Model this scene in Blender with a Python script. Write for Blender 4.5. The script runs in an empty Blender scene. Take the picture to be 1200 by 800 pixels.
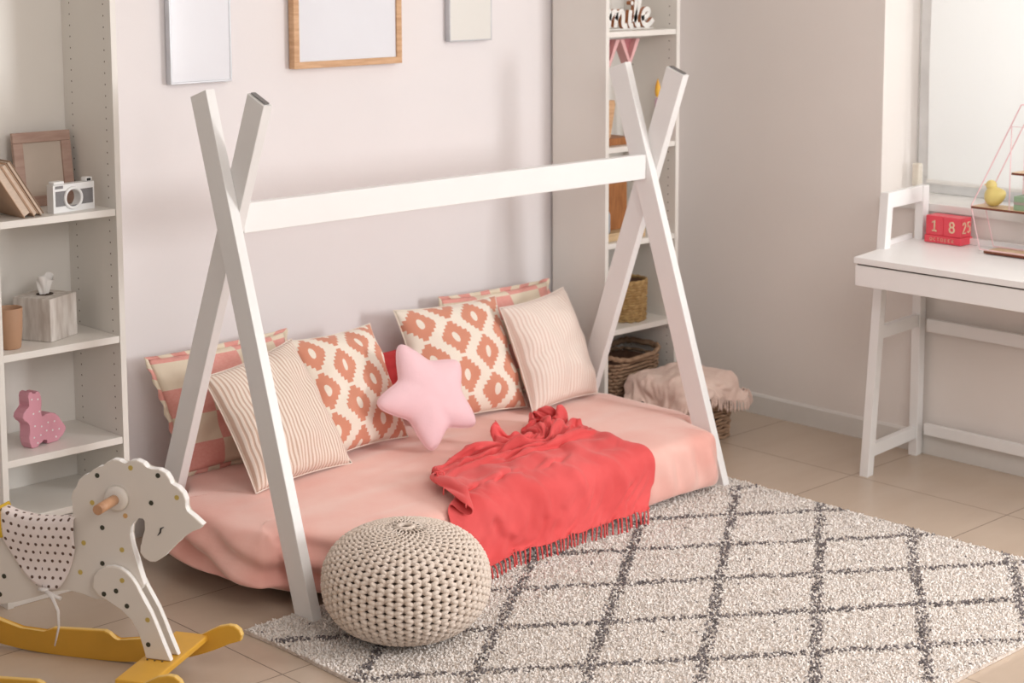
import bpy, bmesh, math, random
from mathutils import Vector, Matrix, noise
PI = math.pi
random.seed(7)
COL = bpy.context.scene.collection

# ------------------------------------------------------------------ materials
MATS = {}
def new_mat(name):
    m = bpy.data.materials.new(name); m.use_nodes = True
    nt = m.node_tree; b = nt.nodes['Principled BSDF']
    MATS[name] = m
    return m, nt, b
def lin(c):
    return tuple(((x/255)/12.92 if x/255 <= .04045 else ((x/255+.055)/1.055)**2.4) for x in c)+(1,)
def mat(name, rgb, rough=.6, metal=0, var=.06, scale=8, bump=0, bscale=60, spec=.5, sheen=0, rgb2=None, stretch=None, coat=0, sss=0):
    """plain surface with slight procedural colour variation and optional bump"""
    m, nt, b = new_mat(name)
    N, L = nt.nodes, nt.links
    tc = N.new('ShaderNodeTexCoord'); mp = N.new('ShaderNodeMapping'); L.new(tc.outputs['Object'], mp.inputs[0])
    if stretch: mp.inputs['Scale'].default_value = stretch
    nz = N.new('ShaderNodeTexNoise'); nz.inputs['Scale'].default_value = scale; nz.inputs['Detail'].default_value = 4
    L.new(mp.outputs[0], nz.inputs['Vector'])
    rp = N.new('ShaderNodeValToRGB'); c = lin(rgb)
    c2 = lin(rgb2) if rgb2 else tuple(x*(1-var*2) for x in c[:3])+(1,)
    rp.color_ramp.elements[0].position = .35; rp.color_ramp.elements[1].position = .65
    rp.color_ramp.elements[0].color = c2; rp.color_ramp.elements[1].color = c
    L.new(nz.outputs[0], rp.inputs[0]); L.new(rp.outputs[0], b.inputs['Base Color'])
    b.inputs['Roughness'].default_value = rough; b.inputs['Metallic'].default_value = metal
    b.inputs['Specular IOR Level'].default_value = spec
    if sheen:
        b.inputs['Sheen Weight'].default_value = sheen; b.inputs['Sheen Roughness'].default_value = .4; b.inputs['Sheen Tint'].default_value = (1,.86,.80,1)
    if coat: b.inputs['Coat Weight'].default_value = coat
    if bump:
        n2 = N.new('ShaderNodeTexNoise'); n2.inputs['Scale'].default_value = bscale; n2.inputs['Detail'].default_value = 3
        L.new(mp.outputs[0], n2.inputs['Vector'])
        bp = N.new('ShaderNodeBump'); bp.inputs['Strength'].default_value = bump; bp.inputs['Distance'].default_value = .004
        L.new(n2.outputs[0], bp.inputs['Height']); L.new(bp.outputs[0], b.inputs['Normal'])
    return m
def mth(nt, op, a, b=None, c=None):
    n = nt.nodes.new('ShaderNodeMath'); n.operation = op
    for i, v in enumerate((a, b, c)):
        if v is None: continue
        if isinstance(v, (int, float)): n.inputs[i].default_value = v
        else: nt.links.new(v, n.inputs[i])
    return n.outputs[0]
def mixc(nt, fac, a, b):
    n = nt.nodes.new('ShaderNodeMix'); n.data_type = 'RGBA'
    if isinstance(fac, (int, float)): n.inputs[0].default_value = fac
    else: nt.links.new(fac, n.inputs[0])
    for s, v in ((6, a), (7, b)):
        if isinstance(v, tuple): n.inputs[s].default_value = v
        else: nt.links.new(v, n.inputs[s])
    return n.outputs[2]

mat('wall_paint', (240,236,237), .75, var=.008, scale=3, bump=.05, bscale=180)
mat('side_wall_paint', (238,231,226), .75, var=.01, scale=3, bump=.05, bscale=180)
mat('ceiling_paint', (240,238,235), .8, var=.01)
mat('white_lacquer', (243,242,241), .35, var=.01, scale=5, spec=.4)
mat('melamine', (238,234,228), .4, var=.012, scale=4, spec=.4)
mat('baseboard_paint', (226,222,217), .45, var=.02)
mat('hole', (120,104,92), .7)
mat('screw_metal', (150,150,150), .35, metal=1)
mat('screw_dark', (60,60,62), .4, metal=.6)
mat('oak', (219,178,138), .5, rgb2=(200,155,115), scale=14, stretch=(1,1,8), bump=.05)
mat('light_wood', (216,190,152), .5, rgb2=(203,172,132), scale=16, stretch=(1,6,1))
mat('dowel_wood', (206,160,124), .45, rgb2=(186,138,104), scale=25)
mat('brown_wood', (176,116,66), .5, rgb2=(150,94,50), scale=14, stretch=(6,1,1))
mat('dark_edge', (120,62,40), .5)
mat('pink_wood', (190,160,146), .6, rgb2=(176,144,130), scale=12, stretch=(1,1,5))
mat('paper_white', (243,243,246), .5, var=.005)
mat('paper_grey', (234,236,243), .12, var=.005, spec=.6)
mat('paper_ivory', (232,231,226), .4, var=.005)
mat('silver_frame', (205,207,212), .35, metal=.2)
mat('photo_beige', (205,190,176), .6, var=.04)
mat('book_cover', (198,164,138), .6, var=.04, scale=20)
mat('book_cover_dark', (160,132,110), .6, var=.04, scale=20)
mat('book_pages', (222,202,184), .8, var=.05, scale=60, stretch=(1,1,6))
mat('toy_white', (243,243,243), .4, var=.01)
mat('camera_grey', (128,126,128), .5, var=.06, scale=40)
mat('black_plastic', (28,28,28), .4)
mat('clay', (186,146,116), .65, var=.05, scale=12)
mat('clay_inside', (140,104,82), .7)
mat('whitewashed', (228,222,216), .7, rgb2=(196,186,178), scale=10, stretch=(5,5,1), bump=.15)
mat('tissue', (240,237,234), .9, var=.01)
mat('bunny_pink', (224,160,176), .45, var=.02)
mat('dot_white', (245,240,240), .5)
mat('horse_white_shaded', (230,222,213), .45, var=.01, scale=5)  # flank tone: shade of the unlit side put into the white
mat('horse_white_lit', (246,244,242), .4, var=.005)  # same white paint, kept brighter for the lit edges
mat('dot_dark', (62,62,48), .5)
mat('dot_yellow', (206,180,96), .5)
mat('dot_orange', (222,176,116), .5)
mat('rocker_yellow', (226,172,62), .42, var=.05, scale=9)
mat('rocker_edge', (238,200,118), .5, var=.05)
mat('ribbon', (238,232,228), .7)
mat('piping_yellow', (214,176,40), .6)
mat('pouf_yarn', (236,222,210), .9, rgb2=(226,210,196), scale=40, bump=.4, bscale=240, sheen=.2)
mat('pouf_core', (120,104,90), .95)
mat('rug_cream', (248,242,237), .95, rgb2=(242,234,227), scale=50, sheen=.1)
mat('rug_charcoal', (138,130,130), .95, rgb2=(112,106,108), scale=50)
mat('rug_base', (236,226,218), .95, rgb2=(206,192,180), scale=60, bump=.6, bscale=260)
mat('velvet_pink', (245,197,186), .8, rgb2=(238,175,163), scale=5, bump=.1, bscale=120, sheen=1.0)
mat('mattress_white', (235,228,222), .8)
mat('throw_coral', (236,96,96), .85, rgb2=(222,80,80), scale=6, bump=.35, bscale=420, sheen=.25)
mat('coral_cotton', (240,84,88), .85)
mat('star_pink', (250,210,217), .8, var=.02, scale=14, bump=.12, bscale=160, sheen=.35)
mat('blanket_beige', (240,216,204), .9, rgb2=(230,202,190), scale=20, bump=.4, bscale=300, sheen=.25)
mat('sea_grass', (192,160,108), .75, rgb2=(160,126,78), scale=60, bump=.3, bscale=200)
mat('wicker', (176,146,120), .75, rgb2=(146,116,92), scale=40, bump=.2)
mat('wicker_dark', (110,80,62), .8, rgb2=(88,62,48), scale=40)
mat('dark_inside', (70,55,45), .9)
mat('sign_white', (246,244,240), .4)
mat('sign_copper', (186,116,70), .4)
mat('pink_card', (232,182,182), .6, var=.03)
mat('pink_card_dark', (190,118,124), .6, var=.03)
mat('candle_pink', (226,186,206), .5)
mat('flame_yellow', (246,196,72), .5, rgb2=(240,170,60), scale=30)
mat('bottle_blue', (176,186,196), .3)
mat('bottle_dark', (84,56,46), .3)
mat('calendar_red', (232,72,88), .4, var=.02, coat=.2)
mat('calendar_ink', (238,214,180), .5)
mat('wire_pink', (246,206,210), .4, var=.01)
mat('wood_shelf_top', (224,196,160), .5, rgb2=(210,178,140), scale=16)
mat('bird_yellow', (232,212,132), .35, var=.04, scale=20, coat=.3)
mat('book_green', (150,178,146), .5)
mat('book_greyband', (176,164,156), .5)
mat('cord_weight', (232,224,210), .5)
mat('chain_steel', (190,186,180), .4)
mat('window_frame', (238,238,238), .4)
mat('sill_white', (242,240,236), .35)
mat('outside_wall', (210,206,200), .8)

# floor tiles : 0.6 m squares, joints at x = 4.895+.6k, y = 2.866+.6k
def floor_mat():
    m, nt, b = new_mat('floor_tile'); L = nt.links; N = nt.nodes
    g = N.new('ShaderNodeNewGeometry'); sx = N.new('ShaderNodeSeparateXYZ'); L.new(g.outputs['Position'], sx.inputs[0])
    def fr(o, off): return mth(nt, 'FRACT', mth(nt, 'DIVIDE', mth(nt, 'ADD', o, 12-off), .6))
    ex = mth(nt, 'ABSOLUTE', mth(nt, 'SUBTRACT', fr(sx.outputs[0], 4.895-12*0), .5))
    ey = mth(nt, 'ABSOLUTE', mth(nt, 'SUBTRACT', fr(sx.outputs[1], 2.866), .5))
    e = mth(nt, 'MAXIMUM', ex, ey)
    groove = mth(nt, 'GREATER_THAN', e, .5-.0026)
    nz = N.new('ShaderNodeTexNoise'); nz.inputs['Scale'].default_value = 2.2; nz.inputs['Detail'].default_value = 5
    L.new(g.outputs['Position'], nz.inputs['Vector'])
    mp = N.new('ShaderNodeMapping'); mp.inputs['Scale'].default_value = (1, 6, 1); L.new(g.outputs['Position'], mp.inputs[0])
    n2 = N.new('ShaderNodeTexNoise'); n2.inputs['Scale'].default_value = 1.6; n2.inputs['Detail'].default_value = 4; L.new(mp.outputs[0], n2.inputs['Vector'])
    f = mth(nt, 'MULTIPLY', mth(nt, 'ADD', nz.outputs[0], n2.outputs[0]), .5)
    c = mixc(nt, f, lin((184,164,145)), lin((204,186,168)))
    c = mixc(nt, mth(nt, 'MULTIPLY', groove, .85), c, lin((92,78,66)))
    L.new(c, b.inputs['Base Color'])
    b.inputs['Roughness'].default_value = .28
    r = mth(nt, 'ADD', mth(nt, 'MULTIPLY', groove, .5), mth(nt, 'MULTIPLY_ADD', nz.outputs[0], .12, .17))
    L.new(r, b.inputs['Roughness'])
    bp = N.new('ShaderNodeBump'); bp.inputs['Distance'].default_value = .002; bp.inputs['Strength'].default_value = .6; bp.invert = True
    L.new(groove, bp.inputs['Height']); L.new(bp.outputs[0], b.inputs['Normal'])
floor_mat()

def ikat_mat():
    m, nt, b = new_mat('ikat_print'); L = nt.links; N = nt.nodes
    uv = N.new('ShaderNodeUVMap'); sx = N.new('ShaderNodeSeparateXYZ'); L.new(uv.outputs[0], sx.inputs[0])
    nz = N.new('ShaderNodeTexNoise'); nz.inputs['Scale'].default_value = 30; L.new(uv.outputs[0], nz.inputs['Vector'])
    j = mth(nt, 'MULTIPLY', mth(nt, 'SUBTRACT', nz.outputs[0], .5), .06)
    U = mth(nt, 'MULTIPLY', sx.outputs[0], 3.9)       # column index in units of one medallion width
    V0 = mth(nt, 'MULTIPLY', sx.outputs[1], 3.0)
    # stepped edges: quantise v per column slices
    col = mth(nt, 'FLOOR', U)
    odd = mth(nt, 'MODULO', mth(nt, 'ABSOLUTE', col), 2.0)
    V = mth(nt, 'ADD', V0, mth(nt, 'MULTIPLY', odd, .5))
    fu = mth(nt, 'SUBTRACT', mth(nt, 'FRACT', U), .5)
    fv = mth(nt, 'SUBTRACT', mth(nt, 'FRACT', V), .5)
    au = mth(nt, 'ABSOLUTE', fu); av = mth(nt, 'ABSOLUTE', fv)
    step = mth(nt, 'MULTIPLY', mth(nt, 'ROUND', mth(nt, 'MULTIPLY', au, 12)), 1/12)
    au2 = mth(nt, 'ADD', mth(nt, 'MULTIPLY', au, .35), mth(nt, 'MULTIPLY', step, .65))
    # medallion: superdiamond |u|/.46 + |v|/.47 < 1 ; hole inner oval
    wd = mth(nt, 'SUBTRACT', .545, mth(nt, 'MULTIPLY', mth(nt, 'FLOOR', mth(nt, 'DIVIDE', mth(nt, 'ADD', av, .015), .095)), .112))
    d = mth(nt, 'ADD', mth(nt, 'SUBTRACT', au, wd), .95)
    tipcut = mth(nt, 'MULTIPLY', mth(nt, 'GREATER_THAN', av, .455), 1.0)
    d = mth(nt, 'ADD', d, tipcut)
    d = mth(nt, 'ADD', d, mth(nt, 'MULTIPLY', j, 1.1))
    out = mth(nt, 'LESS_THAN', d, .95)
    h = mth(nt, 'ADD', mth(nt, 'POWER', mth(nt, 'DIVIDE', au, .11), 2), mth(nt, 'POWER', mth(nt, 'DIVIDE', av, .15), 2))
    hole = mth(nt, 'GREATER_THAN', mth(nt, 'ADD', h, mth(nt, 'MULTIPLY', j, 5)), 1)
    k = mth(nt, 'MULTIPLY', out, hole)
    L.new(mixc(nt, k, lin((244,234,220)), lin((219,150,124))), b.inputs['Base Color'])
    b.inputs['Roughness'].default_value = .9; b.inputs['Sheen Weight'].default_value = .15
ikat_mat()
def stripe_mat(name, n, c1, c2, duty=.42, slant=0, soft=True):
    m, nt, b = new_mat(name); L = nt.links; N = nt.nodes
    uv = N.new('ShaderNodeUVMap'); sx = N.new('ShaderNodeSeparateXYZ'); L.new(uv.outputs[0], sx.inputs[0])
    nz = N.new('ShaderNodeTexNoise'); nz.inputs['Scale'].default_value = 40; L.new(uv.outputs[0], nz.inputs['Vector'])
    u = mth(nt, 'ADD', sx.outputs[0], mth(nt, 'MULTIPLY', sx.outputs[1], slant))
    f = mth(nt, 'FRACT', mth(nt, 'ADD', mth(nt, 'MULTIPLY', u, n), mth(nt, 'MULTIPLY', nz.outputs[0], .06)))
    t = mth(nt, 'ABSOLUTE', mth(nt, 'SUBTRACT', f, .5))
    s = N.new('ShaderNodeMapRange'); s.interpolation_type = 'SMOOTHSTEP'
    L.new(t, s.inputs[0]); s.inputs[1].default_value = duty*.5-.09; s.inputs[2].default_value = duty*.5+.09
    L.new(mixc(nt, s.outputs[0], lin(c2), lin(c1)), b.inputs['Base Color'])
    bp = N.new('ShaderNodeBump'); bp.inputs['Distance'].default_value = .0025; bp.inputs['Strength'].default_value = .5
    L.new(s.outputs[0], bp.inputs['Height']); L.new(bp.outputs[0], b.inputs['Normal'])
    b.inputs['Roughness'].default_value = .9; b.inputs['Sheen Weight'].default_value = .15
stripe_mat('ribbed_stripe', 30, (244,230,218), (214,186,168))
stripe_mat('ribbed_pale', 26, (246,232,222), (234,212,200))
def patch_mat():
    m, nt, b = new_mat('patchwork'); L = nt.links; N = nt.nodes
    uv = N.new('ShaderNodeUVMap'); sx = N.new('ShaderNodeSeparateXYZ'); L.new(uv.outputs[0], sx.inputs[0])
    a = mth(nt, 'FLOOR', mth(nt, 'MULTIPLY', sx.outputs[0], 3.4)); c = mth(nt, 'FLOOR', mth(nt, 'MULTIPLY', sx.outputs[1], 4.2))
    k = mth(nt, 'MODULO', mth(nt, 'ADD', a, c), 2.0)
    nz = N.new('ShaderNodeTexNoise'); nz.inputs['Scale'].default_value = 50; L.new(uv.outputs[0], nz.inputs['Vector'])
    pk = mixc(nt, nz.outputs[0], lin((226,148,140)), lin((236,178,166)))
    L.new(mixc(nt, k, pk, lin((234,220,198))), b.inputs['Base Color'])
    b.inputs['Roughness'].default_value = .9; b.inputs['Sheen Weight'].default_value = .2
patch_mat()
def dotted_cloth():
    m, nt, b = new_mat('dotted_cloth'); L = nt.links; N = nt.nodes
    uv = N.new('ShaderNodeUVMap'); sx = N.new('ShaderNodeSeparateXYZ'); L.new(uv.outputs[0], sx.inputs[0])
    s = 1/.021
    U = mth(nt, 'MULTIPLY', sx.outputs[0], s); V = mth(nt, 'MULTIPLY', sx.outputs[1], s)
    row = mth(nt, 'MODULO', mth(nt, 'FLOOR', mth(nt, 'ADD', V, 40)), 2.0)
    fu = mth(nt, 'SUBTRACT', mth(nt, 'FRACT', mth(nt, 'ADD', U, mth(nt, 'MULTIPLY', row, .5))), .5)
    fv = mth(nt, 'SUBTRACT', mth(nt, 'FRACT', mth(nt, 'ADD', V, 40)), .5)
    d = mth(nt, 'SQRT', mth(nt, 'ADD', mth(nt, 'MULTIPLY', fu, fu), mth(nt, 'MULTIPLY', fv, fv)))
    L.new(mixc(nt, mth(nt, 'LESS_THAN', d, .19), lin((240,228,224)), lin((98,72,60))), b.inputs['Base Color'])
    b.inputs['Roughness'].default_value = .9
dotted_cloth()
def blind_mat():
    m, nt, b = new_mat('blind_fabric'); L = nt.links; N = nt.nodes
    out = N['Material Output']; N.remove(b)
    d = N.new('ShaderNodeBsdfDiffuse'); d.inputs[0].default_value = lin((246,246,244))
    t = N.new('ShaderNodeBsdfTranslucent'); t.inputs[0].default_value = lin((248,248,246))
    mx = N.new('ShaderNodeMixShader'); mx.inputs[0].default_value = .5
    nz = N.new('ShaderNodeTexNoise'); nz.inputs['Scale'].default_value = 2
    L.new(d.outputs[0], mx.inputs[1]); L.new(t.outputs[0], mx.inputs[2]); L.new(mx.outputs[0], out.inputs[0])
blind_mat()
def glass_mat():
    m, nt, b = new_mat('window_glass')
    b.inputs['Transmission Weight'].default_value = 1; b.inputs['Roughness'].default_value = .0; b.inputs['IOR'].default_value = 1.45
    b.inputs['Base Color'].default_value = (1,1,1,1)
glass_mat()

# ------------------------------------------------------------------ mesh helpers
def add_box(bm, lo, hi, mi=0, M=None, bev=0):
    g = bmesh.ops.create_cube(bm, size=1)
    vs = g['verts']
    for v in vs:
        v.co = Vector([lo[i] + (v.co[i]+.5)*(hi[i]-lo[i]) for i in range(3)])
    if bev:
        es = list({e for v in vs for e in v.link_edges})
        r = bmesh.ops.bevel(bm, geom=es, offset=bev, segments=2, affect='EDGES', profile=.5)
        vs = list({v for f in r['faces'] for v in f.verts} | {v for v in vs if v.is_valid})
    fs = {f for v in vs for f in v.link_faces}
    for f in fs: f.material_index = mi
    if M is not None:
        for v in vs: v.co = M @ v.co
    return vs
def add_prism(bm, poly, y0, y1, axes=(0,2,1), mi=0, side_mi=None, M=None, bev=0, holes=None):
    """extrude polygon (list of 2D) laid in axes[0],axes[1] between y0 and y1 on axes[2]"""
    def mk(p, d):
        c = [0,0,0]; c[axes[0]] = p[0]; c[axes[1]] = p[1]; c[axes[2]] = d; return Vector(c)
    a = [bm.verts.new(mk(p, y0)) for p in poly]; b = [bm.verts.new(mk(p, y1)) for p in poly]
    n = len(poly); fs = []
    f1 = bm.faces.new(a); f2 = bm.faces.new(b[::-1]); f1.material_index = f2.material_index = mi
    for i in range(n):
        f = bm.faces.new((a[i], b[i], b[(i+1)%n], a[(i+1)%n])); f.material_index = mi if side_mi is None else side_mi; fs.append(f)
    vs = a+b
    if bev:
        es = [e for e in f1.edges]+[e for e in f2.edges]
        r = bmesh.ops.bevel(bm, geom=es, offset=bev, segments=2, affect='EDGES', profile=.5)
        vs = list({v for v in vs if v.is_valid} | {v for f in r['faces'] for v in f.verts})
    if M is not None:
        for v in vs: v.co = M @ v.co
    return vs
def add_tube(bm, pts, r, seg=8, mi=0, cap=True, closed=False):
    pts = [Vector(p) for p in pts]; n = len(pts)
    rs = r if isinstance(r, (list, tuple)) else [r]*n
    rings = []; up = Vector((0,0,1)); prev = None
    for i, p in enumerate(pts):
        if closed: t = pts[(i+1)%n]-pts[i-1]
        else: t = pts[min(i+1,n-1)]-pts[max(i-1,0)]
        t.normalize()
        if prev is None:
            a = t.cross(up if abs(t.z) < .9 else Vector((1,0,0))).normalized()
        else:
            a = (prev - t*prev.dot(t)).normalized()
        prev = a; b = t.cross(a)
        rings.append([bm.verts.new(p+(a*math.cos(2*PI*k/seg)+b*math.sin(2*PI*k/seg))*rs[i]) for k in range(seg)])
    m = n if closed else n-1
    for i in range(m):
        A, B = rings[i], rings[(i+1)%n]
        for k in range(seg):
            f = bm.faces.new((A[k], A[(k+1)%seg], B[(k+1)%seg], B[k])); f.material_index = mi; f.smooth = True
    if cap and not closed:
        bm.faces.new(rings[0][::-1]).material_index = mi; bm.faces.new(rings[-1]).material_index = mi
def add_lathe(bm, prof, center, seg=40, mi=0, M=None):
    rings = []
    for r, z in prof:
        if r < 1e-6: rings.append([bm.verts.new(Vector(center)+Vector((0,0,z)))])
        else: rings.append([bm.verts.new(Vector(center)+Vector((r*math.cos(2*PI*k/seg), r*math.sin(2*PI*k/seg), z))) for k in range(seg)])
    for A, B in zip(rings, rings[1:]):
        for k in range(seg):
            q = []
            q.append(A[k % len(A)])
            if len(A) > 1: q.append(A[(k+1)%seg])
            if len(B) > 1: q.append(B[(k+1)%seg])
            q.append(B[k % len(B)])
            q = list(dict.fromkeys(q))
            if len(q) >= 3:
                f = bm.faces.new(q); f.smooth = True; f.material_index = mi
def obj(name, bm, mats, parent=None, smooth=False, fixn=True):
    me = bpy.data.meshes.new(name)
    if fixn: bmesh.ops.recalc_face_normals(bm, faces=bm.faces)
    bm.to_mesh(me); bm.free()
    for mm in ([mats] if isinstance(mats, str) else mats): me.materials.append(MATS[mm])
    if smooth:
        for p in me.polygons: p.use_smooth = True
    o = bpy.data.objects.new(name, me); COL.objects.link(o)
    if parent: o.parent = parent
    return o
def tag(o, label=None, cat=None, group=None, kind=None):
    if label: o['label'] = label
    if cat: o['category'] = cat
    if group: o['group'] = group
    if kind: o['kind'] = kind
    return o
def thing(name, label, cat, group=None, loc=(0,0,0), rotz=0):
    o = bpy.data.objects.new(name, None); COL.objects.link(o); o.location = loc; o.rotation_euler = (0,0,rotz)
    o.empty_display_size = .05
    return tag(o, label, cat, group)
def world(o, t):      # geometry given in world coordinates, parent empty not at the origin
    o.matrix_parent_inverse = t.matrix_basis.inverted(); return o
def B(): return bmesh.new()
def box(name, lo, hi, m, parent=None, bev=.0015):
    b = B(); add_box(b, lo, hi, bev=bev); return obj(name, b, m, parent)
def struct(o): o['kind'] = 'structure'; return o

# ------------------------------------------------------------------ room
XR, YB = 5.31, 4.63
Y0, X0, ZC = -1.2, -1.0, 2.75
W0, W1, SILL, WTOP = 1.75, 3.66, .905, 2.25      # window behind the desk
V0_, V1_ = -.55, 1.0                               # second window, nearer the viewer
b = B(); add_box(b, (X0,Y0,-.1), (XR+.35,YB+.2,0)); struct(obj('floor', b, 'floor_tile'))
b = B(); add_box(b, (X0,YB,0), (XR+.35,YB+.15,ZC)); struct(obj('wall_back', b, 'wall_paint'))
b = B()
add_box(b, (XR,W1,0), (XR+.3,YB,ZC)); add_box(b, (XR,W0,0), (XR+.3,W1,SILL-.03)); add_box(b, (XR,W0,WTOP), (XR+.3,W1,ZC))
add_box(b, (XR,V1_,0), (XR+.3,W0,ZC)); add_box(b, (XR,V0_,0), (XR+.3,V1_,.6)); add_box(b, (XR,V0_,WTOP), (XR+.3,V1_,ZC)); add_box(b, (XR,Y0,0), (XR+.3,V0_,ZC))
struct(obj('wall_right', b, 'side_wall_paint'))
b = B(); add_box(b, (X0,Y0,ZC), (XR+.35,YB+.2,ZC+.1)); struct(obj('ceiling', b, 'ceiling_paint'))
# baseboard: profile with a small chamfer on top
b = B(); add_prism(b, [(XR,0),(XR-.012,0),(XR-.012,.070),(XR-.006,.078),(XR,.078)], Y0, YB, axes=(0,2,1)); struct(obj('baseboard_right', b, 'baseboard_paint'))
b = B(); add_prism(b, [(YB,0),(YB-.012,0),(YB-.012,.070),(YB-.006,.078),(YB,.078)], X0, XR-.012, axes=(1,2,0)); struct(obj('baseboard_back', b, 'baseboard_paint'))
# sill
b = B(); add_box(b, (XR-.012,W0,SILL-.03), (XR+.3,W1,SILL), bev=.003); struct(obj('trim_1', b, 'sill_white'))
# window 1 (frame, sashes, glass)
def window(name, y0, y1, z0, z1):
    b = B(); x = XR+.22; f = .055
    add_box(b, (x,y0,z0), (x+.06,y1,z0+f), bev=.003); add_box(b, (x,y0,z1-f), (x+.06,y1,z1), bev=.003)
    add_box(b, (x,y0,z0+f), (x+.06,y0+f,z1-f), bev=.003); add_box(b, (x,y1-f,z0+f), (x+.06,y1,z1-f), bev=.003)
    ym = (y0+y1)/2; add_box(b, (x,ym-f/2,z0+f), (x+.06,ym+f/2,z1-f), bev=.003)
    o = struct(obj(name, b, 'window_frame'))
    g = B(); add_box(g, (x+.027,y0+f,z0+f), (x+.033,y1-f,z1-f)); obj('glass', g, 'window_glass', o)
    return o
window('window_1', W0, W1, SILL, WTOP)
window('window_2', V0_, V1_, .6, WTOP)
# roller blind over window 1
t = thing('roller_blind', 'white translucent roller blind hanging in the bright window recess behind the desk', 'blind', loc=(XR+.19,(W0+W1)/2,WTOP-.03))
b = B()
n = 24
rows = []
for j in range(n+1):
    z = .958+(WTOP-.05-.958)*j/n
    rows.append([b.verts.new((XR+.165+.004*math.sin(j*.4+i*.25), W0+.03+(W1-.085-W0-.03)*i/30, z)) for i in range(31)])
for j in range(n):
    for i in range(30): b.faces.new((rows[j][i],rows[j][i+1],rows[j+1][i+1],rows[j+1][i]))
world(obj('fabric', b, 'blind_fabric', t, smooth=True), t)
b = B(); add_box(b, (XR+.159,W0+.03,.948), (XR+.172,W1-.085,.962), bev=.003); world(obj('bottom_bar', b, 'sill_white', t), t)
b = B(); add_tube(b, [(XR+.165,W0+.02,WTOP-.035),(XR+.165,W1-.02,WTOP-.035)], .022, 16); world(obj('tube', b, 'sill_white', t), t)
b = B(); add_tube(b, [(XR+.14,W1-.06,WTOP-.05),(XR+.14,W1-.06,1.02)], .002, 6); world(obj('cord', b, 'chain_steel', t), t)
b = B(); add_box(b, (XR+.125,W1-.075,.935), (XR+.155,W1-.045,1.02), bev=.006); world(obj('cord_weight', b, 'cord_weight', t), t)

# ------------------------------------------------------------------ bookcases
def bookcase(label, x0, x1, shelves, hole_side=True):
    t = thing('bookcase', label, 'bookcase', loc=((x0+x1)/2, 4.48, 0))
    yf, yb, th, H = 4.345, YB-.014, .018, 2.02
    for k, xa in enumerate((x0, x1-th)):
        b = B(); add_box(b, (xa,yf,0), (xa+th,yb-.004,H), bev=.0008)
        xi = xa+th if k == 0 else xa; s = 1 if k == 0 else -1
        for yy in (yf+.037, yb-.05):
            z = .14
            while z < H-.1:
                vs = [b.verts.new((xi+s*.0004, yy+.0026*math.cos(a*PI/4), z+.0026*math.sin(a*PI/4))) for a in range(8)]
                f = b.faces.new(vs); f.material_index = 1
                z += .032
        world(obj('side_panel', b, ['melamine','hole'], t, fixn=False), t)
    world(box('back_panel', (x0+.001,yb-.004,.02), (x1-.001,yb,H), 'melamine', t, 0), t)
    for z in shelves:
        world(box('shelf', (x0+th+.0005,yf+.003,z-.02), (x1-th-.0005,yb-.005,z), 'melamine', t, .0012), t)
    world(box('top_panel', (x0+th,yf,H-.018), (x1-th,yb-.005,H), 'melamine', t), t)
    world(box('bottom_panel', (x0+th,yf+.002,.052), (x1-th,yb-.005,.07), 'melamine', t), t)
    world(box('plinth', (x0+th,yf+.006,0), (x1-th,yf+.022,.052), 'melamine', t), t)
    return t
bookcase('white open bookcase at the left edge with rows of peg holes inside', 2.215, 2.609, (.247,.4135,.7076,1.072))
bookcase('tall narrow white bookcase in the corner beyond the bed with woven baskets inside', 4.59, 4.99, (.407,.7305,1.081,1.498))

# ------------------------------------------------------------------ pictures on the wall
def picture(label, x0, x1, z0, z1, w, dep, fm, pm, inset):
    t = thing('picture_frame', label, 'picture', 'framed blank prints on the wall above the bed', loc=((x0+x1)/2, YB, z0))
    b = B(); y0, y1 = YB-.012-dep, YB-.006
    add_box(b,(x0,y0,z0),(x1,y1,z0+w),bev=.0015); add_box(b,(x0,y0,z1-w),(x1,y1,z1),bev=.0015)
    add_box(b,(x0,y0,z0+w),(x0+w,y1,z1-w),bev=.0015); add_box(b,(x1-w,y0,z0+w),(x1,y1,z1-w),bev=.0015)
    add_box(b,(x0+w*.5,y1-.002,z0+w*.5),(x1-w*.5,YB,z1-w*.5))
    world(obj('frame', b, fm, t), t)
    world(box('print', (x0+w*.8,y0+inset,z0+w*.8), (x1-w*.8,y0+inset+.003,z1-w*.8), pm, t, 0), t)
picture('blank white print in a slim white frame, leftmost of the three on the wall', 2.945, 3.168, 1.387, 1.80, .007, .018, 'silver_frame', 'paper_grey', .002)
picture('blank pale print in an oak frame, middle of the three on the wall', 3.405, 3.855, 1.412, 1.98, .022, .022, 'oak', 'paper_grey', .007)
picture('small blank ivory print in a thin pale frame, rightmost of the three on the wall', 4.075, 4.275, 1.474, 1.78, .005, .016, 'silver_frame', 'paper_ivory', .001)

# ------------------------------------------------------------------ bed
def board(bm, x0, x1, pa, pb, w, horizontal_foot=True):
    """leg board in the yz plane between pa and pb (y,z), width w, extruded x0..x1"""
    a, c = Vector(pa), Vector(pb); d = (c-a).normalized(); n = Vector((d.y,-d.x))*w/2
    # foot cut level with the floor, top cut square
    fy = lambda s: a+s*n - d*((a+s*n).y-pa[1])/d.y
    p = [fy(1), fy(-1), c-n, c+n]
    add_prism(bm, [(q.x,q.y) for q in p], x0, x1, axes=(1,2,0), bev=.002)
bed = thing('teepee_bed', 'white wooden teepee bed frame with crossed end posts joined by one ridge bar', 'bed', loc=(3.62,4.05,0))
def part(o): return world(o, bed)
LEGS = [(2.742,2.772,(3.702,0),(4.150,1.400)), (2.772,2.802,(4.490,.0),(3.920,1.394)),
        (4.456,4.486,(3.706,0),(4.166,1.396)), (4.486,4.516,(4.425,.0),(3.928,1.386))]
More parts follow.
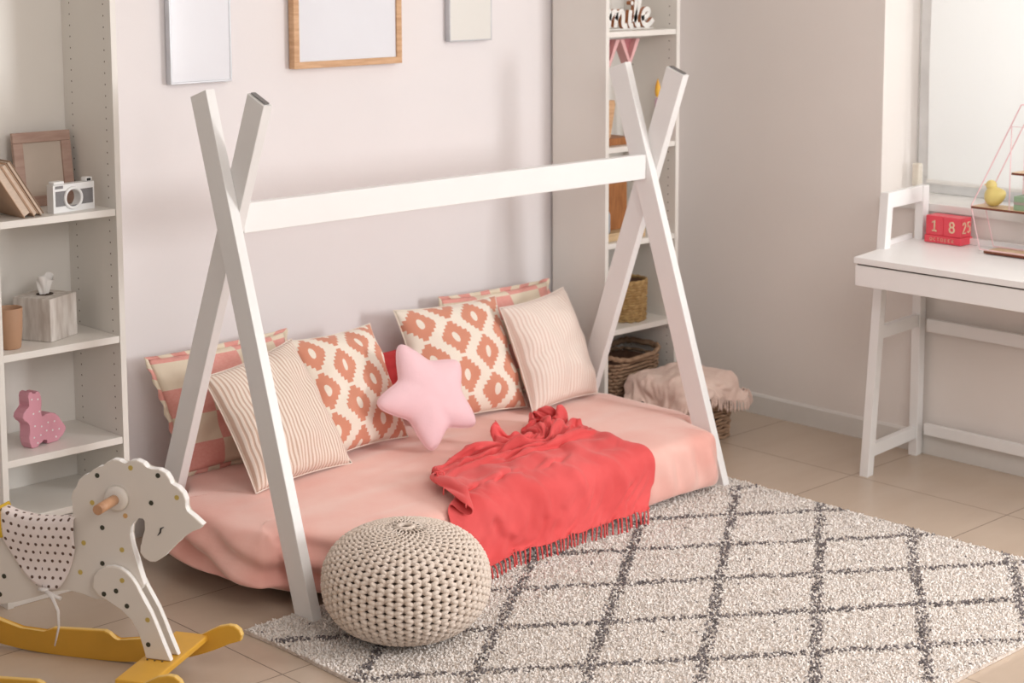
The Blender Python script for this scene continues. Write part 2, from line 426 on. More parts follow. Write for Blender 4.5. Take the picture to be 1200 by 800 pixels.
for k, (x0,x1,pa,pb) in enumerate(LEGS):
    b = B(); board(b, x0, x1, pa, pb, .080); o = part(obj('end_post', b, 'white_lacquer', bed))
    if k in (1,3):      # metal glide screwed on the board end
        d = (Vector(pb)-Vector(pa)).normalized(); c = Vector((pb[0]+d.x*.001, pb[1]+d.y*.001)); n = Vector((d.y,-d.x))
        q = [c+n*.034, c+n*.034+d*.004, c-n*.034+d*.004, c-n*.034]
        g = B(); add_prism(g, [(v.x,v.y) for v in q], x0+.008, x1-.008, axes=(1,2,0))
        og = obj('end_plate', g, 'screw_metal', o)
part(box('ridge_bar', (2.802,4.028,1.014), (4.456,4.060,1.098), 'white_lacquer', bed, .0025))
part(box('side_rail', (2.802,3.860,.028), (4.456,3.887,.108), 'white_lacquer', bed, .002))
part(box('side_rail', (2.802,4.390,.028), (4.456,4.415,.108), 'white_lacquer', bed, .002))
for x in (2.802, 4.430): part(box('end_rail', (x,3.888,.028), (x+.026,4.389,.108), 'white_lacquer', bed, .002))
for k in range(8): part(box('bed_slat', (2.86+.2*k,3.8875,.085), (2.93+.2*k,4.3895,.10), 'light_wood', bed, .001))

# mattress with velvet sheet
def outline():
    pts = []
    xl, xr, yf, yb_ = 2.675, 4.545, 3.655, 4.575
    def Y(x, front):
        # recess round the end posts
        e = max(0, min(1, (2.93-x)/.15)) if x < 3.6 else max(0, min(1, (x-4.40)/.07))
        e = e*e*(3-2*e)
        return yf+e*.185 if front else yb_-e*.235
    n = 120
    for i in range(n+1):
        x = xl+.03+(xr-xl-.06)*i/n; pts.append((x, Y(x, True)))
    m = 26
    ya, yc = Y(xr,True), Y(xr,False)
    for i in range(1,m):
        t_ = i/m; pts.append((xr-.03+.03*min(1,math.sin(PI*t_)*2.2), ya+(yc-ya)*t_))
    for i in range(n+1):
        x = xr-.03-(xr-xl-.06)*i/n; pts.append((x, Y(x, False)))
    for i in range(1,m):
        t_ = i/m; pts.append((xl+.03-.03*min(1,math.sin(PI*t_)*2.2), yc+(ya-yc)*t_))
    return pts
def mattress():
    t = thing('mattress', 'low mattress in a blush pink velvet sheet lying inside the teepee bed', 'mattress', loc=(3.6,4.1,.05))
    P = outline(); n = len(P); cx, cy = 3.61, 4.11
    b = B(); rings = []
    nrm = []
    for i in range(n):
        a, c = Vector(P[i-1]), Vector(P[(i+1)%n]); d = (c-a).normalized(); nrm.append(Vector((d.y,-d.x)))
    for _ in range(14): nrm = [(nrm[i-1]+nrm[i]*2+nrm[(i+1)%n]).normalized() for i in range(n)]
    lev = [(.0,.05),(-.004,.03),(.010,.045),(.013,.07),(.013,.09),(.012,.11),(.010,.13),(.008,.15),(.006,.168),(.002,.184),(-.006,.197),(-.018,.206),(-.036,.212),(-.065,.215),(-.10,.218)]
    for k, (off, z) in enumerate(lev):
        ring = []
        for i, p in enumerate(P):
            side = min(1, max(0, (z-.03)/.05))*min(1, max(0, (.225-z)/.08))
            # vertical-ish pleats running diagonally over the sides
            s = i/n*75 + z*10
            endw = 1.0 if p[0] < 2.9 or p[0] > 4.3 else .45
            w = noise.noise(Vector((p[0]*9+z*14, p[1]*9, z*9)))*.010*endw + noise.noise(Vector((p[0]*22+z*10, p[1]*22, z*4)))*.005*endw
            q_ = noise.noise(Vector((p[0]*3, p[1]*3, 2)))*2
            if p[0] < 3.0: w += .0210*math.sin(z*74-p[1]*19+p[0]*9+q_*1.6)*min(1,(3.0-p[0])*6)
            if p[0] > 3.95: w += .0100*math.sin(p[0]*62+p[1]*50+z*9+q_*2)*min(1,(p[0]-3.95)*4)
            o = off + w*side
            zz = z
            if z < .06: zz = z + (.03*max(0,min(1,(2.80-p[0])/.08)) if p[1] < 4.5 else 0) + .008*noise.noise(Vector((p[0]*5,p[1]*5,0)))
            ring.append(b.verts.new((p[0]+nrm[i].x*o, p[1]+nrm[i].y*o, zz)))
        rings.append(ring)
    m0 = [v.co.copy() for v in rings[-1]]
    ms = [c.copy() for c in m0]
    for _ in range(160): ms = [(ms[i-1]+ms[i]*2+ms[(i+1)%n])/4 for i in range(n)]
    ms = [Vector((cx+(c.x-cx)*1.0, cy+(c.y-cy)*1.0, c.z)) for c in ms]
    for k in range(1, 22):
        f = 1-k/22
        ring = []
        q_ = min(1, k/5); q_ = q_*q_*(3-2*q_)
        for i, c0 in enumerate(m0):
            c = c0.lerp(ms[i], q_)
            x = cx+(c.x-cx)*f; y = cy+(c.y-cy)*f
            z = .218+.006*(1-f)+.004*noise.noise(Vector((x*5,y*5,1)))+.006*noise.noise(Vector((x*3+y*4,y*12-x*2,3)))
            ring.append(b.verts.new((x,y,z)))
        rings.append(ring)
    for A, C in zip(rings, rings[1:]):
        for i in range(n): b.faces.new((A[i],A[(i+1)%n],C[(i+1)%n],C[i]))
    b.faces.new(rings[-1]); b.faces.new(rings[0][::-1])
    o = world(obj('velvet_sheet', b, 'velvet_pink', t, smooth=True), t)
    mo = o.modifiers.new('sub','SUBSURF'); mo.levels = mo.render_levels = 1
    return t
mattress()

# ------------------------------------------------------------------ pillows
def pillow_mesh(corners, T, seed=0, n=44, pinch=.030, wr=.009, sag=0.0):
    """corners TL,TR,BR,BL (world); returns front/back cushions in one shell with UVs"""
    TL,TR,BR,BL = [Vector(c) for c in corners]
    nf = ((TR-TL).cross(TL-BL)).normalized()
    ctr = (TL+TR+BR+BL)/4
    cam = Vector((0,0,1.8))
    if nf.dot(cam-ctr) < 0: nf = -nf
    b = B(); uvl = b.loops.layers.uv.new('UVMap')
    def pt(u, v, s):
        U, V = u*2-1, v*2-1
        # sides bow inwards between the corners
        u2 = .5+ (U*(1-pinch*(1-V*V)*2*abs(U)**2))*.5
        v2 = .5+ (V*(1-pinch*(1-U*U)*2*abs(V)**2))*.5
        p = BL.lerp(BR,u2).lerp(TL.lerp(TR,u2), v2)
        h = (max(0,1-abs(U)**2.6)*max(0,1-abs(V)**2.6))**.55
        d = T*h*(1-.25*sag*V)
        q = Vector((u*4+seed*7, v*4, seed))
        edge = 1-abs(max(abs(U),abs(V)))
        d += wr*h*(noise.noise(q*1.3)*2+noise.noise(q*2.2)*.3) 
        # radial creases toward corners
        a = math.atan2(V,U)
        d += wr*.8*h*math.sin(a*9+seed+3*noise.noise(q))*max(0,min(1,(max(abs(U),abs(V))-.35)*2))
        return p+nf*d*s
    gr = {}
    for s in (1,-1):
        for i in range(n+1):
            for j in range(n+1):
                rim = i in (0,n) or j in (0,n)
                if rim and s == -1: gr[(s,i,j)] = gr[(1,i,j)]; continue
                # denser samples at rim
                f = lambda k: .5-.5*math.cos(PI*k/n)*(.55)-.225*(2*(.5-k/n)) if False else (k/n)
                gr[(s,i,j)] = b.verts.new(pt(f(i), f(j), s*(1 if s>0 else .55)))
    for s in (1,-1):
        for i in range(n):
            for j in range(n):
                q = [(i,j),(i+1,j),(i+1,j+1),(i,j+1)]
                if s < 0: q = q[::-1]
                f = b.faces.new([gr[(s,)+k] for k in q]); f.smooth = True
                for lp, k in zip(f.loops, q): lp[uvl].uv = (k[0]/n, k[1]/n)
    rim = [gr[(1,i,0)].co.copy() for i in range(n)]+[gr[(1,n,j)].co.copy() for j in range(n)]+[gr[(1,i,n)].co.copy() for i in range(n,0,-1)]+[gr[(1,0,j)].co.copy() for j in range(n,0,-1)]
    return b, rim, nf
def pillow(label, corners, T, m, seed=0, piping=None, group='scatter cushions on the bed', name='pillow', **kw):
    c = sum((Vector(q) for q in corners), Vector())/4
    t = thing(name, label, 'cushion', group, loc=(c.x,c.y,c.z-.2))
    b, rim, nf = pillow_mesh(corners, T, seed, **kw)
    world(obj('cover', b, m, t, fixn=False), t)
    g = B()
    if piping == 'frill':
        pts = []
        for i, p in enumerate(rim):
            out = (p-c).normalized(); pts.append(p+out*.008+nf*(.006*math.sin(i*1.1)))
        # flat ruffled ribbon
        vs = [(g.verts.new(p-(p-c).normalized()*.004), g.verts.new(q+(q-c).normalized()*.006)) for p, q in zip(rim, pts)]
        for i in range(len(vs)):
            a, d = vs[i], vs[(i+1)%len(vs)]
            g.faces.new((a[0],d[0],d[1],a[1]))
        o = world(obj('frill', g, m, t, smooth=True), t)
        s = o.modifiers.new('s','SOLIDIFY'); s.thickness = .002
        uv = o.data.uv_layers.new(name='UVMap')
        for k in range(len(uv.data)): uv.data[k].uv = ((k//16)*.31, .3)
    else:
        add_tube(g, rim, .0022, 6, closed=True)
        o = world(obj('seam', g, piping or m, t), t)
        uv = o.data.uv_layers.new(name='UVMap')
        for k in range(len(uv.data)): uv.data[k].uv = (.017*2, .3)
    return t
CUSH = 'scatter cushions on the bed'
pillow('pink and cream patchwork cushion against the wall, at the left end of the bed',
       [(2.795,4.54,.572),(3.310,4.55,.578),(3.310,4.42,.222),(2.860,4.45,.222)], .050, 'patchwork', 1, 'frill', CUSH)
pillow('pink and cream patchwork cushion against the wall, at the right end of the bed',
       [(3.975,4.55,.590),(4.475,4.53,.590),(4.475,4.44,.222),(3.985,4.47,.222)], .045, 'patchwork', 2, 'frill', CUSH)
pillow('plain coral red cushion glimpsed between the two ikat cushions',
       [(3.60,4.555,.445),(3.84,4.555,.445),(3.84,4.52,.222),(3.60,4.52,.222)], .03, 'coral_cotton', 3, None, CUSH)
pillow('cream cushion with orange ikat medallions, left of the pink star',
       [(3.235,4.44,.575),(3.590,4.46,.575),(3.605,4.29,.225),(3.230,4.24,.235)], .080, 'ikat_print', 4, None, CUSH)
pillow('cream cushion with orange ikat medallions, behind the right side of the pink star',
       [(3.728,4.505,.592),(4.165,4.475,.586),(4.142,4.29,.225),(3.725,4.335,.228)], .080, 'ikat_print', 5, None, CUSH)
pillow('beige cushion with thin diagonal ribs standing between the left bed posts',
       [(2.855,4.335,.543),(3.235,4.41,.588),(3.290,4.185,.224),(2.900,4.140,.224)], .078, 'ribbed_stripe', 6, None, CUSH)
pillow('cream ribbed cushion leaning in the right corner of the bed',
       [(4.092,4.372,.568),(4.440,4.41,.588),(4.455,4.25,.225),(4.088,4.205,.228)], .088, 'ribbed_pale', 7, None, CUSH)

# star cushion
def star():
    t = thing('star_pillow', 'pale pink plush star shaped cushion in the middle of the bed', 'cushion', loc=(3.58,4.12,.22))
    c = Vector((3.572,4.150,.392)); u = Vector((.975,-.20,-.03)).normalized(); back = Vector((.2,.97,0)).normalized()
    v = (Vector((0,0,1))*math.cos(.42)+back*math.sin(.42)).normalized(); v = (v-u*v.dot(u)).normalized(); nf = u.cross(v).normalized()
    if nf.y > 0: nf = -nf
    tips = [(470,402),(540,430),(552,512),(500,525),(435,468)]
    # radii per tip (in-plane polar description: angle degrees, radius)
    tp = [(112,.200),(36,.172),(-36,.198),(-98,.186),(-178,.198)]
    inn = [(76,.112),(2,.118),(-66,.114),(-140,.106),(-212,.108)]
    keys = sorted([(a%360, r) for a, r in tp+inn]); keys = keys+[(keys[0][0]+360, keys[0][1])]; keys = [(keys[-2][0]-360, keys[-2][1])]+keys
    def R(a):
        a %= 360
        for (a0,r0),(a1,r1) in zip(keys, keys[1:]):
            if a0 <= a <= a1:
                x = (a-a0)/(a1-a0)
                tip0 = r0 > r1
                s = x*x*(3-2*x)
                # straight star edge in cartesian, softened
                A = Vector((r0*math.cos(math.radians(a0)), r0*math.sin(math.radians(a0)))); Bq = Vector((r1*math.cos(math.radians(a1)), r1*math.sin(math.radians(a1))))
                d = Vector((math.cos(math.radians(a)), math.sin(math.radians(a))))
                e = Bq-A; den = d.x*e.y-d.y*e.x
                rr = (A.x*e.y-A.y*e.x)/den if abs(den) > 1e-6 else r0
                return rr*.8+(r0+(r1-r0)*s)*.2
        return .12
    N = 150; K = 22
    # smooth radius
    Rs = [R(360*i/N) for i in range(N)]
    for _ in range(9): Rs = [(Rs[i-1]+2*Rs[i]+Rs[(i+1)%N])/4 for i in range(N)]
    b = B(); rings = {1:[],-1:[]}
    for k in range(K+1):
        rho = math.sin(k/K*PI/2)
        for s in (1,-1):
            ring = []
            for i in range(N):
                a = 2*PI*i/N; r = Rs[i]*rho
                w = .112/Rs[i]     # arms are thinner
                h = .047*(1-rho**3.2)**.5*(.72+.28*math.exp(-(r/.13)**2))
                h += .0025*noise.noise(Vector((r*30*math.cos(a), r*30*math.sin(a), 0)))*(1-rho)
                if k == K and s == -1: ring.append(rings[1][K][i]); continue
                ring.append(b.verts.new(c+u*(r*math.cos(a))+v*(r*math.sin(a))+nf*(h*s)))
                if k == 0: break
            rings[s].append(ring)
    for s in (1,-1):
        for k in range(K):
            A, C = rings[s][k], rings[s][k+1]
            for i in range(N):
                q = [A[i%len(A)]]+([A[(i+1)%N]] if len(A)>1 else [])+[C[(i+1)%N], C[i]]
                f = b.faces.new(q if s < 0 else q[::-1]); f.smooth = True
    rim = [vv.co.copy() for vv in rings[1][K]]
    world(obj('cover', b, 'star_pink', t), t)
    g = B(); add_tube(g, rim, .002, 6, closed=True); world(obj('seam', g, 'star_pink', t), t)
star()
# draped cloths: rows of settled fold positions, running sums of quarter-millimetre steps
def decode(D):
    P = []
    for row in D:
        acc = [0,0,0]; L = []
        for k in range(0, len(row), 3):
            acc = [acc[a]+row[k+a] if k else row[a] for a in range(3)]
            L.append(Vector(acc)/4000)
        P.append(L)
    return P
def cloth_bm(P):
    b = B(); V = [[b.verts.new(p) for p in row] for row in P]; uvl = b.loops.layers.uv.new('UVMap')
    for j in range(len(P)-1):
        for i in range(len(P[0])-1):
            f = b.faces.new((V[j][i],V[j][i+1],V[j+1][i+1],V[j+1][i])); f.smooth = True
            for lp, (q, r) in zip(f.loops, ((i,j),(i+1,j),(i+1,j+1),(i,j+1))): lp[uvl].uv = (q/len(P[0]), r/len(P))
    return b
def tassels(edge, inner, n, L, r, rnd, floor=.004, strands=2, lean=None):
    """knotted fringe along a hem; edge/inner are matching rows of points"""
    g = B(); m = len(edge)-1
    for k in range(n):
        f = (k+.5)/n*m; i = int(f); w = f-i
        p = edge[i].lerp(edge[min(i+1,m)], w); q = inner[i].lerp(inner[min(i+1,m)], w)
        d = (p-q); d = (d.normalized() if d.length else Vector((0,0,-1)))
        l = L*rnd.uniform(.75,1.1); sx, sy = rnd.uniform(-.12,.12), rnd.uniform(-.06,.06)
        pts = [p-d*.004]; cur = p.copy(); dirv = d.copy()
        for s in range(7):
            dirv = (dirv*.55+Vector((sx+.1*math.sin(s*1.7+k), sy, -1))*.45)
            if lean: dirv += Vector(lean)*.4
            dirv.normalize(); cur = cur+dirv*l/7
            if cur.z < floor+.003: cur.z = floor+.003
            pts.append(cur.copy())
        add_tube(g, pts, [r*.9,r*1.15,r*.9,r*.95,r*.8,r*1.25,r,r*.5], 5)
    return g
CLOTH = decode([[12853,14086,179,40,30,14,41,30,6,40,28,-12,40,30,-4,42,27,1,38,26,16,38,20,-19,49,10,7,51,12,-7,54,13,3,58,12,3,61,8,-1,60,11,14,59,16,-5,57,11,-10,55,11,18,57,21,-1,45,29,11,19,-19,-26,45,-15,9,51,-6,-5,43,5,26,54,-16,0,56,-9,-6,52,2,-22,54,-1,-7,48,-10,15,43,1,-12,49,1,-2,51,-2,5,53,1,1,51,1,21,50,7,-14,48,14,-17,53,0,11,41,15,17,33,-5,15,46,-1,-13,32,21,-22,45,-20,1,51,-9,-1,50,15,-5,47,9,-3,39,-30,22,50,-14,7,50,14,-9,48,-7,-7,31,-19,28,46,7,-13,42,27,-6,49,2,-9,45,-19,3,38,-14,34,50,-2,0,47,8,-20,48,-15,16,48,-1,-21,42,5,3,45,-5,19,28,28,-22,44,-4,4,43,-7,9,51,0,1,39,17,-23,36,10,-9,47,-17,18,34,21,-17,24,-25,18,38,-19,19],
[12827,14181,193,42,27,3,40,23,-6,38,26,-4,42,26,-2,44,24,2,45,21,2,45,15,7,50,11,-9,52,6,14,55,14,-13,62,10,-2,64,7,5,61,-1,6,54,12,11,53,17,-2,60,21,-6,57,16,-8,52,14,-1,46,-9,14,41,-16,7,43,-3,-16,54,-5,3,54,-6,12,54,-9,10,54,-11,0,46,3,-9,51,-4,-3,39,-17,22,44,13,-13,50,7,-3,52,3,-4,55,4,0,54,-1,9,45,8,-11,47,13,-8,52,6,1,35,-2,24,43,-16,14,35,-6,-6,43,13,-12,49,-13,6,52,-11,1,47,9,0,48,6,-8,47,-17,10,40,-23,18,36,21,-10,46,-8,4,42,-15,11,49,-4,-6,47,4,-6,40,26,-12,48,-2,4,45,-11,24,48,-2,-8,48,4,-18,45,-14,14,42,12,-19,37,-1,18,38,-1,6,32,20,-22,45,5,-3,48,0,-7,44,-8,19,46,16,-20,37,-13,15,41,-6,-6,34,3,-22,25,-14,33],
[12803,14274,193,42,19,10,44,18,12,33,25,-18,43,23,-3,47,20,-3,48,17,2,52,13,0,53,6,9,56,4,16,57,13,-17,66,8,0,69,4,3,60,-15,27,62,-6,16,52,28,-5,59,27,-9,57,-1,1,49,-10,4,51,1,3,48,3,6,43,-13,-4,52,-8,-7,56,8,1,56,1,1,55,-1,1,45,-13,9,44,-9,9,42,3,3,46,-4,4,46,21,-16,53,7,-5,55,4,-5,56,-3,1,47,-19,16,44,9,-6,44,23,-5,49,5,-1,47,-9,5,33,-26,23,42,-7,-2,45,17,-8,53,-4,0,53,-14,5,45,-8,1,47,13,-3,36,-21,21,41,-12,6,38,23,-7,43,-9,1,45,-17,7,45,10,-8,45,9,-8,45,11,-3,51,7,-1,50,-6,-2,52,4,-9,47,-17,12,36,6,-10,36,15,-16,39,-11,21,38,-3,2,34,22,-19,45,16,-9,50,-9,10,49,-4,3,41,3,-17,43,-18,12,34,2,-18,36,-10,-6],
[12789,14344,233,38,27,-8,43,13,14,45,9,3,33,30,-19,50,14,0,53,7,4,54,18,-6,56,5,10,58,8,3,64,-2,6,69,8,1,71,0,6,70,-8,15,61,-25,27,57,12,5,54,34,-9,58,-7,-1,45,-23,4,45,-21,5,52,4,-1,50,2,3,50,-20,-7,57,6,-1,55,9,1,54,14,1,45,21,-4,40,-13,15,45,-10,5,39,25,-7,53,-1,-5,53,5,-3,57,4,-1,55,3,-1,53,-7,1,37,-28,13,45,12,-3,46,4,-5,43,20,3,50,-6,-2,40,-26,11,45,-16,5,46,25,1,50,-16,4,49,-22,4,48,14,-5,45,14,-2,33,-25,21,44,-3,-4,41,22,-9,37,-18,17,45,-7,-8,49,14,-7,51,-13,0,50,11,-10,45,27,-5,52,4,-3,36,-28,11,45,11,-11,30,22,-16,46,9,-9,44,-16,9,42,-16,2,30,36,-3,47,8,-3,46,-1,-4,43,-17,4,46,-18,3,41,-10,-17,39,12,-18],
[12791,14385,293,35,28,-14,40,25,-9,41,5,11,45,2,-3,43,27,-6,56,6,3,57,5,-2,57,8,3,61,15,5,67,-5,8,70,7,1,72,0,8,71,-4,10,64,-18,22,64,-10,11,54,18,-4,46,-30,-3,50,2,4,49,3,-1,45,-27,8,52,-3,1,49,18,-10,56,-7,5,52,6,0,51,18,0,48,-3,-1,43,23,0,40,-9,11,48,-7,-1,52,6,-2,54,-12,-5,56,2,-2,53,10,1,52,12,-1,46,-4,-5,34,-28,11,44,3,3,48,3,-4,49,15,0,52,3,1,41,-26,13,49,-1,3,47,16,-1,48,-14,5,47,-7,-4,42,1,2,45,17,-5,39,-22,13,41,4,-2,45,16,-8,39,-25,12,48,-2,0,50,15,-9,51,-14,-3,51,3,-8,43,27,-1,41,1,-4,44,-13,0,28,23,-11,41,20,-11,52,-2,-8,41,-22,10,42,-15,-5,34,41,7,46,-1,-4,51,-2,-10,45,-14,-3,36,-10,-14,25,-25,0],
[12783,14420,341,47,15,-7,36,33,-14,48,18,-5,39,-21,16,49,23,-5,57,12,1,60,-15,3,60,7,4,62,26,3,67,-10,6,69,4,5,70,2,8,70,-2,9,67,4,11,57,-14,4,56,-20,6,48,-19,-2,44,-11,1,48,6,6,54,3,2,48,6,0,52,15,-6,55,-3,1,51,-16,7,50,3,2,47,7,-3,46,15,0,42,25,-1,46,-16,5,53,-15,0,55,-4,0,54,12,-4,54,-5,1,49,11,-5,44,7,-3,44,-7,1,39,-26,12,47,5,2,45,21,-2,53,-7,3,53,-8,4,46,-18,6,46,10,1,46,21,-3,44,-23,5,44,-17,3,42,22,-3,47,7,-3,42,-19,4,45,0,-1,46,16,-5,47,-16,10,49,1,-3,51,3,-10,49,-4,-7,47,-9,-5,32,28,-6,37,14,-2,41,-18,-4,41,16,-5,47,19,-4,48,-10,-2,39,-34,6,44,21,-1,41,17,1,45,-20,-11,43,15,-13,40,-3,-13,41,-16,-18],
[12789,14442,394,44,19,-8,37,34,-14,49,16,-4,45,-26,16,53,9,1,58,8,1,63,-10,4,62,1,3,62,27,3,63,-16,6,66,16,5,68,-7,9,68,6,8,60,-1,4,53,-28,5,56,-3,-1,52,-1,0,49,-4,-1,48,-21,10,55,-2,6,49,22,-2,51,11,-4,54,9,-1,49,-19,7,49,-15,5,42,25,-5,48,3,1,44,18,2,53,-8,-2,51,-2,-3,53,-1,4,55,5,-1,54,1,-1,46,12,-6,48,-9,-3,44,-3,0,45,-3,1,40,-22,17,49,12,-2,51,16,0,54,-9,3,52,-13,2,49,-18,6,38,27,1,47,0,-2,40,-29,7,46,-4,-1,46,21,-5,45,10,-6,46,-23,7,49,10,-4,44,18,-2,53,-8,-5,49,-12,5,48,4,-12,46,-8,-7,42,-13,-8,32,33,-2,39,7,-4,44,-20,1,46,18,-4,46,17,-2,46,-25,2,47,-15,-2,38,28,4,41,3,-15,44,-17,-11,42,12,-13,42,3,-20],
[12796,14465,453,41,29,-11,44,16,-9,51,14,-1,53,-8,6,51,-19,10,60,-6,2,62,0,4,59,23,0,58,-6,4,63,17,4,66,-4,8,66,-1,7,60,10,3,56,-23,2,57,7,-1,55,3,-2,51,-4,1,51,-8,2,52,-13,7,56,-18,9,48,5,3,51,18,-3,50,20,-4,50,-12,5,44,-25,8,47,13,-4,43,22,-5,47,-9,4,51,-8,-1,51,24,-4,54,9,-1,56,0,2,50,-6,1,49,-7,-4,49,4,-2,46,-13,0,48,12,-3,50,-1,1,45,-21,14,48,12,3,52,14,1,52,-16,4,47,-24,7,48,2,-1,39,26,-3,43,-18,4,42,-26,6,44,24,-6,51,12,-6,54,2,-4,49,-18,6,47,20,-6,47,4,-5,47,3,-7,44,-18,2,47,-15,-7,45,-11,-7,43,16,-14,40,19,1,46,6,-8,43,-19,8,44,21,0,49,8,-5,45,-28,1,46,-7,-5,32,35,-4,45,-13,-13,44,-13,-14,43,16,-17],
[12808,14493,523,40,29,-13,51,3,-4,52,1,0,54,2,1,56,-4,4,58,-16,8,55,8,0,56,3,2,61,7,3,62,5,5,63,-6,5,60,12,3,56,-19,2,57,5,-2,54,9,-2,53,-2,-1,50,0,0,52,-5,2,53,-15,7,55,-18,10,53,-7,2,50,16,-1,47,25,-4,51,1,1,42,-27,8,48,-4,0,47,15,-4,47,21,-5,49,-17,5,51,12,-2,53,9,-2,53,-2,2,52,-1,-1,48,-14,-1,48,9,-2,48,-6,-2,49,-5,-1,52,12,-1,50,0,4,48,-18,13,50,14,3,51,5,1,47,-21,5,45,-19,4,43,23,-4,44,7,-1,40,-29,9,50,6,-3,50,16,-5,54,8,-4,52,-6,0,49,-6,-1,45,23,-10,44,-13,-4,47,8,-8,47,-13,-5,41,-26,1,47,12,-12,48,-5,-8,44,19,-3,46,4,0,46,-14,5,44,19,-1,44,-2,-3,43,-26,-1,40,14,-7,41,17,-13,44,-16,-12,47,-3,-17],
[12821,14522,601,46,18,-11,51,-3,-4,53,2,-2,54,-3,1,55,-9,5,53,7,-2,56,3,1,58,-6,3,60,12,1,59,-14,5,59,10,1,56,-6,1,55,-6,-1,52,10,-5,51,4,-3,50,-6,0,50,0,-1,52,4,1,52,-17,8,57,-15,10,53,-1,-1,54,9,-3,48,12,2,44,8,-1,48,-6,2,47,-15,3,44,6,-1,46,23,-4,50,-16,3,54,6,-1,53,14,-1,52,-14,2,51,4,-1,47,-10,-1,47,7,-3,50,-6,-1,50,2,-2,53,-2,1,53,15,1,54,-5,5,44,-19,14,50,18,0,50,0,-2,44,-22,5,43,-7,3,43,25,-4,43,-16,7,51,-10,3,52,17,-5,53,1,-3,53,8,-5,49,-10,0,40,17,-8,44,-15,-5,49,7,-8,48,3,-8,46,-22,-1,46,-1,-7,45,-5,-5,51,5,-8,48,13,-2,46,2,1,43,-17,4,44,20,-6,40,-11,0,44,-17,-5,42,21,-13,44,4,-13,47,-15,-13],
[12835,14551,683,50,5,-10,51,-7,-4,53,6,-4,52,-17,2,53,10,-2,54,-5,-3,58,2,2,56,4,0,55,-7,1,58,-2,1,53,7,-3,55,-11,0,50,12,-7,51,-6,-4,50,-1,-3,47,9,-3,48,-12,1,54,-2,1,55,9,4,52,-26,13,56,0,-1,51,21,-8,47,-7,7,44,9,-1,50,-6,0,47,0,1,40,0,0,49,13,-1,52,-10,3,54,5,-1,53,9,0,53,-9,1,49,-1,-1,45,-7,-1,48,6,-3,49,-6,-1,53,8,-2,52,-12,3,55,10,1,56,1,2,53,7,3,41,-17,13,48,6,-3,49,6,-2,39,-26,8,45,16,0,51,14,-1,47,-19,7,53,4,-3,53,7,-2,51,0,-4,45,-1,-3,41,8,-5,46,-12,-6,49,0,-7,49,11,-9,48,-19,-1,49,2,-6,46,-6,-5,49,7,-10,52,-10,-2,44,21,-3,46,-6,-1,41,-14,3,45,19,-9,38,-20,2,46,-2,-10,45,16,-14,48,-12,-12],
[12849,14583,761,50,-7,-8,51,-2,-7,52,-8,-2,53,-2,-4,54,1,-2,55,5,-6,51,-15,4,53,9,-3,56,-16,1,53,14,-5,52,-5,-3,48,0,-7,50,-6,-3,49,4,-6,47,-3,-4,49,2,-5,48,1,0,51,-12,4,55,10,3,54,-11,10,51,5,-5,52,9,-2,49,-8,5,48,10,-1,45,-10,3,46,4,-2,42,-2,1,49,6,0,54,-2,4,54,3,-1,55,-4,2,51,9,-2,47,-10,1,47,1,-3,48,-7,-1,50,6,-3,51,-1,0,53,-4,1,56,2,2,54,12,1,52,-4,4,48,1,4,43,-12,6,42,19,-6,46,-17,7,53,1,0,47,12,5,52,-5,4,53,2,-3,51,-3,-1,47,0,-2,42,5,-6,48,-8,-3,46,9,-10,47,-14,-1,50,12,-8,49,-17,-1,50,6,-7,48,-6,-5,48,8,-10,49,-11,-3,50,-3,-5,43,14,-3,42,-9,1,45,-8,-5,45,11,-6,43,-13,-2,47,5,-10,49,1,-14],
[12858,14624,825,50,-7,-9,50,-5,-7,53,-6,-4,53,-3,-5,53,-5,-1,54,-5,-1,50,-6,-4,53,-6,5,52,0,-11,48,-2,2,45,3,-12,50,-10,-1,50,-2,-5,45,3,-9,45,1,-6,48,1,-3,51,-6,2,50,-9,4,54,9,-4,56,1,13,49,4,-4,50,-3,0,50,7,-2,47,-7,7,48,3,-1,47,-5,-1,44,4,-1,51,3,3,53,3,2,53,-6,5,55,5,-5,49,-5,5,48,-2,-5,46,-1,0,49,-4,-2,49,4,-4,51,-3,-1,54,4,3,53,6,0,52,3,5,52,-5,4,50,8,-3,43,-11,7,45,4,1,48,4,0,53,-1,1,54,6,1,49,-2,11,53,0,-2,50,10,-10,43,-17,7,45,7,-8,45,-8,-1,47,6,-9,50,-8,-4,49,-2,-2,49,0,-8,52,-2,-2,49,-9,-3,47,9,-11,47,-15,-3,49,1,-7,47,5,-10,41,-3,5,44,-7,-2,47,2,-7,48,-2,-3,48,-5,-6,50,5,-13],
[12885,14635,882,26,31,-20,49,-4,-9,52,-4,-6,53,-9,0,52,-7,0,55,-10,1,50,2,-12,51,-15,11,49,9,-18,44,-18,12,51,5,-15,43,-18,4,39,9,-18,49,-10,2,46,6,-8,45,-16,3,53,-1,2,54,-2,3,48,20,-13,54,-19,22,53,17,-8,51,0,-1,51,2,-1,45,-1,2,48,-10,8,47,3,-3,43,9,-5,53,5,0,55,-9,9,54,10,-4,54,6,-4,47,-13,7,47,8,-11,47,-11,7,50,-1,-2,49,4,-4,52,2,-4,53,-5,9,51,8,-1,52,-10,10,51,2,1,44,11,-8,48,-9,9,47,11,-11,52,-4,14,53,8,-4,55,2,3,53,2,4,50,-8,9,47,12,-13,46,-10,1,46,-2,-5,46,4,-9,46,-14,9,50,5,-10,50,-7,-1,52,3,-9,50,-8,-1,45,-2,-9,47,-12,1,50,-1,-8,46,4,-10,48,-4,-7,43,1,0,44,-17,7,49,0,-6,47,7,-7,51,-7,-2,51,5,-12],
